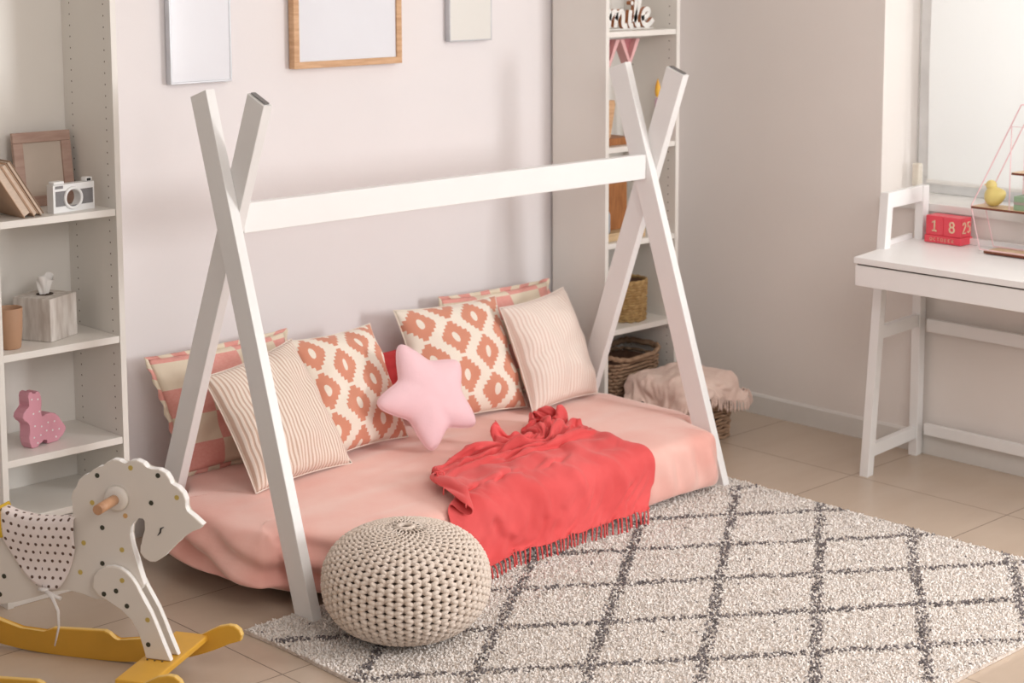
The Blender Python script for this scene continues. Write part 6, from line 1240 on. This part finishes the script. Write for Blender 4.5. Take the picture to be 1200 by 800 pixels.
BLK = decode([[18699,16238,249,24,27,35,-27,-39,53,-27,-35,47,-17,-28,41,-21,-21,46,3,-17,54,64,1,28,57,-1,39,11,-26,58,34,-14,55,51,-4,27,40,29,-13,45,10,-1,46,2,-20,57,-45,12,70,-27,10,61,-18,31,43,0,34,28,0,-14,22,-8,3,46,11,-25,48,25,-33,44,31,-31,54,14,-11,51,7,-11,50,0,-17,50,-12,-16,50,-24,-5,52,-7,-11,48,15,-17,32,6,-6,35,-37,15,46,-8,-18,50,-14,7,51,12,-10,56,21,12,55,28,18,32,15,49,19,33,35,12,54,-2,11,52,-1],
[18704,16296,246,-35,-29,56,-20,-27,51,-30,-40,33,-5,-24,38,28,-10,40,12,-11,56,20,-28,58,60,6,34,52,-4,32,31,-17,48,27,-5,47,43,11,19,51,8,-14,62,-7,-11,67,-21,1,41,-54,27,52,-31,20,48,-3,28,32,31,0,33,4,-6,41,19,-33,42,35,-36,62,10,-12,56,-14,-4,47,-2,-10,49,11,-14,48,9,-22,48,0,-17,44,-25,5,43,15,-18,48,7,-10,38,-12,5,41,-13,-6,42,-5,-7,47,8,3,49,28,-4,38,-1,17,34,19,30,40,25,-7,37,32,-3,19,48,7],
[18698,16316,294,-59,-28,30,-26,-36,42,-5,-26,43,-18,-34,32,27,-21,44,44,10,41,24,-30,56,39,-12,58,56,13,32,40,-22,27,40,5,19,30,11,40,53,-8,19,61,-15,-18,67,-14,12,47,-44,11,44,-25,18,29,-9,37,47,20,10,37,24,-25,46,23,-34,58,33,-22,54,-13,-5,54,-23,9,43,6,-16,46,12,-18,50,0,-7,50,12,-20,44,5,-13,40,-20,4,49,-4,-12,29,28,-14,39,-5,-9,43,-5,-2,45,23,-14,48,14,-6,38,-13,15,38,12,-14,32,33,4,33,14,-6,35,27,-12],
[18700,16329,333,-49,-37,22,-55,-19,25,-13,-28,41,15,-25,38,10,-26,39,32,-14,59,73,-2,29,37,-6,59,8,-26,63,53,-1,23,37,6,15,40,31,2,56,-14,24,62,-11,5,70,-18,-7,42,-41,32,38,-17,8,39,-5,25,38,15,27,57,18,-18,39,35,-43,56,-1,-5,53,-41,19,50,18,0,30,31,-29,51,6,-6,53,-3,-3,52,0,-17,53,4,-19,50,-15,-8,42,-26,6,34,27,-16,43,12,-27,44,-5,1,43,14,-2,44,6,-21,17,20,-1,45,-6,4,10,31,-33,50,21,5,16,11,-39],
[18671,16343,356,0,-45,32,-50,-6,19,-18,-18,30,1,-30,43,24,-20,33,35,-7,58,50,-16,53,26,-8,58,19,-24,58,28,-27,16,39,16,26,51,11,7,58,20,3,66,-6,12,67,-10,-7,44,-29,23,34,-15,9,49,0,8,42,12,12,52,18,-5,43,15,-18,49,-43,12,62,7,-4,43,24,-20,36,-13,5,37,-27,-10,54,-6,-11,58,4,-10,58,7,-12,45,31,-9,50,-7,-4,49,-14,-8,42,16,-23,34,31,-17,53,-5,14,18,23,-41,31,13,-27,34,-1,35,24,21,-34,21,30,-21,44,13,-14],
[18638,16345,383,35,-18,34,-25,-20,28,-45,0,26,2,-31,40,37,-23,39,56,-5,36,13,-25,68,-2,-29,68,44,-14,32,35,-4,31,21,-21,35,52,-3,9,58,24,4,67,9,1,65,8,3,55,-11,8,36,-19,21,44,10,1,47,8,1,47,13,-10,50,-30,12,59,-16,-4,46,26,-36,55,19,-10,45,-12,-7,35,-35,8,43,-9,7,53,7,-25,60,-5,4,57,8,-7,49,18,-11,48,3,-11,50,-8,-11,31,33,-25,34,21,-22,42,7,-10,13,20,-39,33,8,11,37,6,6,8,29,-37,28,29,-20],
[18601,16355,408,46,-10,34,21,-16,38,-38,2,29,-1,-36,33,22,-8,38,29,-28,50,16,-11,67,14,-23,52,30,-36,30,50,19,19,36,-25,20,29,-14,41,54,-7,13,63,26,-4,67,3,7,58,14,4,40,-10,22,48,0,5,45,21,-16,48,-17,5,59,-17,0,64,-13,-1,33,28,-34,53,3,-13,55,-6,-9,36,-30,7,50,5,-1,46,-4,-19,59,16,-4,63,-13,12,53,-7,0,49,11,-17,42,19,-17,48,-3,-21,13,41,-32,35,28,-24,9,7,-23,27,16,-6,46,4,-7,35,16,-6,-13,38,-29],
[18623,16384,416,-1,-17,46,39,-6,32,10,-20,37,-33,-13,45,14,-19,42,53,-21,40,-11,-13,68,7,-38,55,45,-20,16,20,-21,28,45,9,20,48,-6,19,47,-15,33,59,15,7,64,18,-2,58,4,11,52,8,0,45,-9,17,50,2,-3,51,5,-14,57,-10,-4,57,-18,8,46,4,-18,41,-22,-18,49,-14,-6,53,8,9,47,-11,-5,54,29,-12,62,-1,10,59,-3,6,53,5,-3,45,7,-13,48,1,-20,43,11,-28,21,26,-30,27,29,-29,11,29,-31,0,19,-47,47,2,19,49,13,4,9,32,-27],
[18601,16400,433,37,-5,29,15,-16,44,7,-7,47,-8,-17,51,21,-15,33,28,-22,52,-2,-27,57,23,-30,45,23,-25,35,6,-35,28,47,-3,23,52,2,22,56,21,9,60,1,25,63,15,5,57,5,6,52,3,2,46,11,-14,50,-6,12,52,-3,1,55,1,-13,56,-10,-5,51,-21,4,50,-12,-13,42,-17,-5,53,-3,11,52,24,-14,59,4,8,67,5,3,51,1,10,45,8,-5,48,-12,-1,51,3,-25,44,13,-37,37,24,-42,2,40,-34,7,33,-32,1,23,-47,41,8,-15,47,7,27,46,8,-12],
[18587,16425,456,40,-15,26,43,-3,29,8,-18,50,-16,-3,59,27,-19,42,-1,-26,56,-7,-38,56,38,-21,36,6,-26,39,37,-22,24,36,-19,35,53,7,30,63,22,5,61,22,6,59,2,23,54,11,-11,50,-2,-2,51,-2,4,48,11,-18,53,-7,3,53,-6,15,55,-4,-13,52,-12,-2,47,-10,-15,51,-9,5,54,6,-6,57,-2,20,65,15,-8,52,-11,18,59,-2,15,44,10,-16,44,-2,-2,41,0,-33,41,7,-28,44,22,-36,18,36,-48,-7,40,-38,11,21,-43,30,12,-39,40,6,12,47,8,26],
[18632,16432,454,-2,-1,48,14,-17,35,42,1,35,8,-14,56,1,-12,60,23,-41,48,-17,-27,55,-2,-26,43,33,-10,36,21,-20,38,51,3,22,60,11,22,59,11,24,61,20,1,51,9,-20,52,4,8,50,-7,9,52,-9,8,53,-2,-5,53,9,-18,52,-5,-4,54,-6,12,51,-6,-12,51,-7,-4,53,-3,2,56,-2,11,62,8,-5,57,-2,6,59,-3,-7,53,-6,20,41,-13,20,40,15,-23,41,5,-31,44,-2,-19,17,25,-55,43,30,-33,18,31,-49,-4,35,-41,25,12,-39,41,0,-24,35,15,29],
[18635,16455,460,11,2,48,-4,-22,47,14,-21,43,46,15,38,4,-18,62,11,-30,56,-6,-33,45,-7,-16,46,13,-9,48,45,-3,36,55,8,30,60,11,7,57,15,5,51,10,-6,48,1,15,47,-12,17,52,-11,9,53,-3,-10,55,1,-16,57,3,-5,53,2,-13,53,-5,-4,53,-4,4,53,-4,-4,55,-4,2,56,1,15,62,1,-2,56,-4,-6,54,-2,-1,46,-9,27,48,-14,1,47,1,1,40,16,-30,47,-2,-30,18,25,-49,8,32,-50,28,29,-45,33,32,-32,13,12,-43,28,9,-31,47,3,-4],
[18590,16459,480,23,10,36,9,-24,43,14,-12,60,48,4,38,31,4,50,-13,-24,55,-4,-29,48,21,-11,43,22,-2,51,32,5,51,59,10,3,58,14,16,51,5,-7,35,-21,35,42,-8,24,53,-2,4,54,-1,-13,57,0,-22,58,0,-21,58,4,-10,56,1,1,52,-3,-8,52,-5,0,56,-4,5,57,-2,-6,58,-6,0,58,3,23,57,-4,-1,52,-6,-17,45,-4,20,42,-15,2,36,-4,-15,52,12,-15,42,12,-15,37,23,-45,9,29,-52,-3,29,-50,28,13,-45,40,23,-13,29,9,-25,40,13,-24],
[18594,16495,481,-13,-15,43,18,-13,50,39,-2,45,23,-21,57,35,12,50,21,-6,48,-10,-18,49,7,-7,49,30,3,49,44,7,30,56,10,20,48,4,7,27,-36,31,42,-1,21,49,5,11,54,-4,-13,61,0,-11,58,0,-29,60,3,-26,61,8,2,53,-2,7,50,-5,4,50,-3,-15,57,-5,-2,58,-5,7,59,-4,-6,59,-4,-2,54,1,14,53,0,0,43,-4,6,36,-9,8,49,6,-22,56,7,2,46,13,-26,3,15,-55,37,21,-35,21,15,-48,-10,22,-48,26,16,-29,41,14,-19,45,16,-3],
[18627,16507,495,-29,1,30,13,-11,52,17,-5,61,29,-19,51,16,-7,50,19,6,49,21,-7,46,13,0,48,9,4,55,60,4,21,59,14,26,32,-36,27,27,-18,26,44,15,-21,48,0,7,57,-3,2,63,3,-20,58,0,-40,67,13,-3,58,3,19,48,-9,23,52,0,-5,47,0,-25,56,-6,-18,60,-6,5,58,-4,6,57,-3,-6,54,1,-5,47,6,16,44,-3,15,54,3,-11,54,9,-10,48,4,-1,32,10,-38,7,15,-51,24,8,-43,28,9,-33,24,13,-36,-6,11,-48,29,13,-26,45,24,8],
[18610,16532,508,14,-14,39,27,-20,27,9,-2,64,3,8,58,23,-12,49,-7,8,50,13,-5,51,36,5,39,33,-3,47,28,0,56,55,-11,34,54,-4,6,23,-22,34,45,7,-22,46,16,-26,52,-8,0,56,1,-41,70,16,-13,65,10,19,52,-5,37,51,1,-6,52,-3,2,45,0,-22,52,-5,-29,61,-7,-6,59,-4,6,55,-1,8,52,3,-8,50,4,0,51,7,9,54,6,-9,54,8,18,40,-1,-29,47,-1,-26,31,3,-44,-15,22,-39,7,0,-49,31,6,-36,32,16,-28,3,13,-50,45,8,-6],
[18626,16556,517,18,-6,42,34,-26,28,9,-7,58,3,3,57,3,5,44,14,-3,46,-6,9,51,13,-1,56,46,1,32,44,-6,44,43,-8,44,53,-6,24,39,-21,-3,46,6,19,48,16,-24,41,3,-44,54,5,-26,70,16,4,55,-1,41,56,2,2,49,-1,1,48,-7,-14,53,0,6,54,-6,-27,53,-2,-21,59,-3,5,55,0,1,52,1,11,50,6,-11,53,8,-4,53,6,24,46,1,-23,48,9,-26,35,-12,-21,31,4,-32,25,7,-36,-16,16,-46,17,4,-49,45,16,-19,14,13,-38,18,0,-47],
[18665,16547,517,-2,21,47,5,-5,47,17,-13,48,7,9,49,-11,-8,43,8,8,42,22,4,46,16,4,49,29,-6,50,47,-4,30,52,-16,18,48,-4,17,47,-13,-2,35,18,30,47,13,-17,46,3,-35,59,8,-11,58,1,37,61,7,16,58,2,-10,36,-16,-26,47,0,11,53,-4,-8,61,3,-7,56,-2,-13,58,-2,1,54,0,-10,52,0,3,51,2,17,54,11,-8,56,6,-6,56,0,11,45,0,-27,37,-6,-35,-1,2,-44,39,9,-27,11,15,-42,4,18,-45,24,11,-45,48,3,-21,40,5,-33],
[18700,16582,515,-21,11,47,21,0,56,-1,-2,53,-31,6,42,21,-4,36,6,3,46,1,4,50,33,4,39,22,-6,49,53,-8,20,47,-3,26,50,-7,11,50,-4,-3,45,6,5,48,15,16,46,9,-38,52,1,20,55,-2,33,62,5,-12,47,-8,-23,45,-8,-13,46,1,18,48,-16,-31,63,9,1,61,3,19,58,4,-16,53,-3,8,50,-1,-12,52,-1,-4,49,11,27,59,4,-15,56,-3,-16,56,-3,1,29,0,-26,16,0,-47,-2,13,-48,35,17,-40,33,23,-41,6,24,-47,54,0,-16,34,7,-35],
[18662,16616,527,33,22,48,-11,-9,51,6,7,52,1,-9,39,-10,7,39,36,4,37,-4,-3,51,-1,1,54,46,0,26,41,-5,36,53,-4,1,51,0,4,49,3,10,46,3,12,53,9,11,53,2,-12,55,-3,-4,44,2,35,47,-13,-30,48,-4,-21,48,4,15,45,-11,-8,55,-5,-7,66,10,5,60,6,4,56,3,3,53,3,-11,44,-8,2,47,3,-8,58,2,3,56,6,23,54,-1,-24,54,-1,-9,31,3,-32,35,2,-37,-11,17,-54,20,19,-51,49,27,-24,30,23,-38,53,-2,-19,37,1,-36],
[18633,16652,549,28,14,53,1,3,43,11,-18,38,27,12,35,-14,6,36,11,-1,39,15,-5,51,15,5,49,23,2,45,54,-1,10,47,0,24,51,0,-6,50,3,-4,49,-1,8,54,-2,-4,52,6,19,53,0,5,53,-1,11,44,-11,-3,36,-1,-27,49,0,-5,50,-10,-4,57,-1,10,59,4,6,63,11,-2,59,10,-11,50,3,-1,35,-8,16,48,3,-12,55,2,-1,59,2,2,54,2,2,46,-5,-28,43,6,-27,42,13,-32,-4,16,-54,15,22,-50,39,21,-45,53,17,-13,41,4,-29,45,-3,-14],
[18606,16683,573,34,16,36,15,1,53,38,-20,1,19,15,49,-3,-2,44,-21,0,46,-1,-7,51,40,10,36,35,8,43,41,-2,22,51,1,3,46,3,22,52,1,-8,52,2,-9,52,-4,5,53,-2,-3,47,6,23,51,-1,10,49,-10,-4,48,-3,-5,50,-2,-20,44,-3,4,49,-8,0,61,10,11,66,17,-17,63,17,-2,33,-17,25,45,9,4,33,1,-34,54,1,20,62,0,-18,60,3,8,53,0,-14,36,3,-35,29,12,-46,29,20,-41,13,21,-52,52,7,-29,24,19,-44,45,5,-20,45,-2,-17],
[18593,16715,592,48,18,19,29,-2,43,34,-17,22,-15,2,38,17,8,46,5,-3,54,-6,-6,47,4,11,48,45,12,35,50,5,20,49,1,-3,50,-3,-3,49,3,21,51,3,-5,53,-1,0,52,-3,-7,54,-3,-4,43,8,25,49,-8,-9,50,-4,-8,50,-1,0,41,-13,7,57,4,3,67,13,8,61,15,-24,38,-10,22,38,-9,38,44,11,-11,41,11,-37,53,-3,-18,59,6,9,60,2,-16,56,4,-1,43,3,-30,43,5,-33,17,25,-52,23,21,-52,51,1,-20,35,0,-40,17,15,-46,44,7,-14],
[18590,16715,628,44,25,13,43,13,17,40,-4,27,-28,-7,38,-20,-7,46,13,11,49,36,19,44,12,18,49,35,9,33,50,5,8,42,-3,25,44,-2,-17,52,-4,3,51,-3,12,50,3,10,53,-3,-11,53,-2,-4,52,0,-4,47,1,17,48,-1,2,44,-11,-5,54,-4,-11,61,7,12,58,4,-10,57,9,-6,38,-11,34,33,-6,35,47,2,-8,48,6,-24,50,8,-36,60,4,7,56,5,-7,49,8,-24,46,5,-23,44,0,-33,44,10,-34,22,19,-50,21,14,-49,43,-2,-26,27,12,-28,15,13,-44],
[18595,16749,629,27,0,42,36,27,12,44,18,15,-3,-7,44,-37,3,44,12,11,53,43,23,37,35,22,38,35,3,45,26,-7,11,39,5,6,47,-12,4,54,-10,-1,53,-4,-13,52,0,7,50,1,17,53,-5,0,52,1,-10,48,2,-13,50,0,18,51,-6,-5,55,2,-11,55,-8,-5,52,-2,15,62,12,3,33,-11,30,40,-6,2,33,6,-5,47,-4,-31,62,12,-9,60,14,15,56,5,-21,49,11,-8,36,7,-35,36,-2,-41,42,1,-35,53,10,-22,33,11,-46,6,11,-47,37,11,-21,30,12,-34],
[18613,16790,613,14,1,52,16,11,46,35,33,12,17,8,36,-37,6,44,15,10,56,27,3,52,31,2,42,40,19,33,43,-5,15,40,9,-27,45,-12,17,56,-14,-2,56,-9,-6,50,2,-21,52,-1,12,50,2,17,52,-2,4,52,0,-15,52,-3,-18,52,1,22,55,-1,-11,58,-7,-21,53,-10,18,38,-1,39,50,6,17,31,-1,-30,47,7,7,44,3,-39,63,16,9,55,10,0,52,7,9,48,18,-18,36,9,-37,43,-3,-30,32,-10,-45,28,7,-41,57,12,-15,24,8,-47,5,9,-50,42,18,-16],
[18598,16813,645,42,18,11,14,13,43,3,24,43,30,12,36,-11,13,46,24,-4,40,25,9,42,11,2,43,45,11,22,32,3,31,39,4,-6,53,-9,1,52,-17,-16,55,-6,-11,55,2,13,51,2,-18,50,2,8,48,2,18,53,-6,-1,52,-3,-16,55,-4,-12,56,-5,22,56,-3,-9,50,-5,-13,34,-1,40,36,1,-1,50,2,-20,48,12,-8,53,17,0,52,10,6,54,8,10,47,20,-8,41,10,-24,48,6,-8,45,-3,-29,41,-7,-40,12,3,-54,25,11,-43,50,12,-21,12,9,-48,24,11,-42],
[18581,16819,678,47,32,0,41,24,9,9,14,45,-2,23,44,13,18,54,-6,-10,53,49,13,25,1,-6,45,28,15,34,47,5,21,55,5,7,51,-11,-23,46,-14,-23,56,2,15,52,-1,-16,53,5,-2,50,2,5,50,0,8,49,-7,5,55,-7,0,56,-7,-16,53,-4,1,52,-5,24,50,-2,-16,39,6,8,30,-2,-18,52,8,-12,52,19,21,49,12,-6,52,8,22,62,18,14,40,20,-37,46,-2,3,41,-7,-11,50,1,-12,48,-3,-31,13,8,-58,0,12,-64,37,8,-42,44,12,-28,2,9,-47],
[18575,16847,659,35,26,37,40,27,-1,33,22,26,7,18,48,-18,16,52,1,1,62,36,-4,38,33,11,30,41,-12,6,38,26,34,39,-3,-7,54,-2,-22,51,-4,27,51,-1,-23,55,7,-6,49,3,16,52,3,5,49,0,-3,47,-10,5,54,-10,-12,59,-7,9,56,-8,-20,43,2,22,46,-1,-14,48,5,-12,45,6,25,42,19,-18,51,4,6,49,6,24,61,9,-14,53,18,10,49,4,13,26,9,-45,35,-24,-24,46,5,-10,54,5,-11,45,7,-32,5,10,-63,1,14,-61,35,9,-36,42,8,-30],
[18571,16888,646,33,15,28,15,29,28,35,28,17,34,14,42,10,14,48,-10,11,54,15,0,55,37,3,14,44,5,19,32,5,15,52,3,7,47,-6,10,58,9,-8,50,-3,-2,53,3,-4,48,-4,-4,50,0,-7,44,1,18,49,-3,9,53,-10,-21,58,-7,5,56,-5,3,54,-3,-9,44,7,13,42,9,-8,50,7,7,50,10,6,54,6,-17,51,5,24,51,-3,13,43,12,-31,45,7,19,47,-1,-5,36,-13,-34,18,3,-43,48,6,-11,52,6,-34,44,6,-39,0,9,-61,-4,20,-50,38,5,-27],
[18557,16936,649,31,15,0,0,26,39,20,20,37,41,15,36,39,14,40,27,15,41,1,8,56,19,6,41,45,4,6,47,2,25,46,-3,6,52,0,5,55,2,3,50,1,-13,50,-9,1,45,-2,2,48,-5,2,48,-1,-18,51,-3,16,52,-5,4,52,-1,-21,56,-3,9,52,1,7,52,4,0,47,10,0,47,5,-12,53,7,1,50,2,12,51,3,21,52,-1,7,48,3,-10,29,5,-32,47,-2,-9,47,-1,0,35,1,-19,40,5,-38,41,10,-41,21,2,-47,33,15,-40,4,12,-55,-4,-2,-48],
[18549,16949,593,-6,40,33,19,34,33,23,19,46,27,10,54,38,3,51,43,14,39,40,20,31,8,10,51,40,6,25,44,-4,22,59,1,-16,53,3,28,56,-2,0,47,-6,-1,47,-11,5,38,-2,-30,46,-6,15,51,-9,2,50,2,-22,54,0,17,54,-4,0,50,5,-22,52,0,5,52,6,7,50,10,14,52,-3,5,51,2,-8,48,5,-15,45,5,26,51,5,11,53,5,0,45,7,-19,35,6,-33,47,7,-14,50,7,-2,32,7,-44,12,-2,-54,20,0,-51,38,11,-36,24,10,-38,-3,-6,-53],
[18550,16994,575,28,17,20,16,13,31,28,11,48,20,23,61,16,25,60,23,14,56,31,19,39,40,14,27,33,10,40,50,-4,29,58,-3,-3,54,-6,-20,56,6,12,46,-13,-11,44,-4,17,40,-8,3,41,-4,-24,48,-2,17,52,-3,1,52,1,-17,52,2,11,51,3,-2,51,5,-13,53,2,-3,53,-1,0,53,1,5,48,7,19,47,3,-2,48,5,-12,47,12,12,48,18,13,43,13,-19,44,19,-19,49,13,-16,32,7,-37,18,2,-53,25,0,-42,30,-2,-30,28,3,-33,26,3,-38,2,-13,-51],
[18516,17014,602,38,29,-19,45,17,28,46,-4,46,27,13,66,21,27,60,20,24,55,3,29,49,21,12,38,51,7,13,52,0,26,55,-5,30,54,-6,-14,52,4,-19,50,-5,-3,50,-8,14,34,-7,17,45,-1,-23,51,-8,8,49,0,7,51,2,-1,49,4,-23,51,5,13,49,4,8,53,0,-2,52,1,-6,52,1,-9,51,3,-4,45,4,20,47,6,3,50,11,-9,42,23,-10,45,26,18,46,27,-24,38,15,-42,39,9,-40,23,9,-51,24,3,-39,29,-21,-26,-6,-16,-24,30,-24,-32,16,7,-45],
[18526,17037,628,10,22,-23,48,-2,37,50,41,34,38,14,57,43,26,43,-13,22,53,28,26,37,1,13,51,38,7,32,58,-1,16,57,-2,24,59,-9,12,50,1,-19,50,-12,9,49,-7,9,45,5,-14,52,-1,1,45,-7,-24,50,1,15,55,6,5,49,8,-19,55,1,-2,42,7,21,50,-1,3,50,-7,13,53,-5,-3,52,-2,-14,49,8,-20,37,9,27,51,10,4,40,19,-28,47,24,-18,44,45,1,52,21,-36,31,14,-55,33,8,-45,46,-10,-18,-3,-12,-44,2,-40,-35,-6,-46,-27,22,-24,-45],
[18496,17074,631,53,20,0,41,18,26,38,36,50,58,23,26,5,22,45,26,21,37,-4,20,44,8,14,46,43,-1,24,55,0,17,60,-10,12,55,-5,18,54,-1,15,53,-8,4,52,-3,-6,50,4,-14,45,-1,-13,50,0,12,56,3,-7,54,1,-8,53,9,6,51,5,0,46,0,-9,42,3,10,45,-3,18,50,-13,12,54,-16,-1,50,6,-10,42,7,-20,41,8,18,47,19,5,38,33,-32,43,17,-37,37,44,-26,49,17,-41,38,10,-45,35,-11,-36,30,-21,-35,6,-47,-35,-23,-45,-40,-22,-52,-17],
[18509,17139,626,46,15,31,55,24,8,59,31,18,21,25,47,4,19,45,8,14,35,21,12,32,12,-1,43,27,12,42,53,-4,10,59,-7,0,58,-14,5,54,-6,7,53,-4,3,51,2,0,52,12,6,52,6,3,54,0,-8,54,-1,-9,57,5,-2,55,2,-5,50,5,13,45,5,11,34,-11,-25,44,1,23,50,-15,15,41,-29,-11,53,15,24,52,7,-12,39,-9,-22,30,23,23,35,24,-11,35,27,-55,45,14,-41,39,26,-43,43,-2,-37,32,3,-42,26,-28,-29,10,-29,-40,-29,-50,-37,17,-33,4],
[18557,17190,608,33,22,48,36,30,37,60,35,-10,-11,4,45,11,14,29,1,20,46,34,-4,33,19,-5,34,41,5,31,36,8,43,58,-3,-8,56,-10,-6,54,-5,1,53,-1,1,53,5,-1,54,3,-4,55,2,-5,55,6,-3,57,4,-1,55,3,0,55,2,2,50,-15,2,28,11,24,47,-4,-7,41,-27,-6,51,-1,15,52,-30,-7,40,1,17,47,14,-8,39,6,12,19,0,-21,29,25,45,30,4,-61,36,27,-55,42,7,-55,38,0,-47,38,-11,-35,15,-5,-48,2,-31,-36,2,-51,26,-3,-5,-55]])
t = thing('fringed_blanket', 'beige fringed blanket draped over the basket beside the right end of the bed', 'blanket', loc=(4.93,4.15,.2))
o = world(obj('woven_cloth', cloth_bm(BLK), 'blanket_beige', t, fixn=False), t)
m_ = o.modifiers.new('s','SOLIDIFY'); m_.thickness = .004; m_.offset = 0
m_ = o.modifiers.new('sub','SUBSURF'); m_.levels = m_.render_levels = 1
rnd_ = random.Random(5)
world(obj('fringe', tassels(BLK[0], BLK[2], 64, .042, .0026, rnd_, .004), 'blanket_beige', t), t)['kind'] = 'stuff'
L_ = [r[-1] for r in BLK]; L2_ = [r[-3] for r in BLK]
world(obj('fringe', tassels(L_, L2_, 44, .045, .0022, rnd_, .004), 'blanket_beige', t), t)['kind'] = 'stuff'


# ------------------------------------------------------------------ light
def area(name, loc, target, sx, sy, power, col):
    l = bpy.data.lights.new(name, 'AREA'); l.shape = 'RECTANGLE'; l.size = sx; l.size_y = sy; l.energy = power; l.color = col
    o = bpy.data.objects.new(name, l); COL.objects.link(o); o.location = loc
    o.rotation_euler = (Vector(target)-Vector(loc)).to_track_quat('-Z','Y').to_euler()
    return o
area('window_light', (5.20,.15,1.45), (3.4,3.9,.7), .75, 1.0, 66, (1,1,1))
area('window_daylight', (5.95,2.7,1.65), (5.0,2.7,1.5), 1.9, 1.5, 24, (1,.985,.96))
area('top_fill', (4.3,1.9,2.70), (4.2,2.4,0), 1.3, 1.3, 17, (1,.975,.96))  # added fill from above, brightens rug, bed and desk top
area('room_fill', (1.3,-.8,2.3), (3.7,4.0,.7), 2.4, 1.6, 28, (1,.96,.93))
area('right_fill', (2.3,.8,2.55), (4.9,4.0,.9), 1.5, 1.2, 30, (1,.96,.93))  # added fill for side wall and right posts, no known lamp

w = bpy.data.worlds.new('world'); bpy.context.scene.world = w; w.use_nodes = True
bg = w.node_tree.nodes['Background']; bg.inputs[0].default_value = (1,.935,.885,1); bg.inputs[1].default_value = .35

# ------------------------------------------------------------------ camera
cd = bpy.data.cameras.new('camera'); cam = bpy.data.objects.new('camera', cd); COL.objects.link(cam)
F, CX, CY = 2074.13, 619.1, 205.3
cd.sensor_fit = 'HORIZONTAL'; cd.sensor_width = 36; cd.lens = F/1200*36
cd.shift_x = -(CX-600)/1200; cd.shift_y = (CY-400)/1200
yaw, pit, rol = .768883, .128235, -.00181
f = Vector((math.sin(yaw)*math.cos(pit), math.cos(yaw)*math.cos(pit), -math.sin(pit)))
r = Vector((math.cos(yaw), -math.sin(yaw), 0)); u = r.cross(f)
c, s = math.cos(rol), math.sin(rol)
R_, U_ = r*c+u*s, -r*s+u*c
cam.matrix_world = Matrix((( R_.x,U_.x,-f.x,0),(R_.y,U_.y,-f.y,0),(R_.z,U_.z,-f.z,1.8),(0,0,0,1)))
cd.dof.use_dof = True; cd.dof.focus_distance = 4.75; cd.dof.aperture_fstop = 4.0
cd.clip_start = .05
sc = bpy.context.scene; sc.camera = cam
sc.view_settings.view_transform = 'Standard'; sc.view_settings.look = 'None'; sc.view_settings.gamma = 1; sc.view_settings.use_curve_mapping = False
sc.view_settings.exposure = 0.0
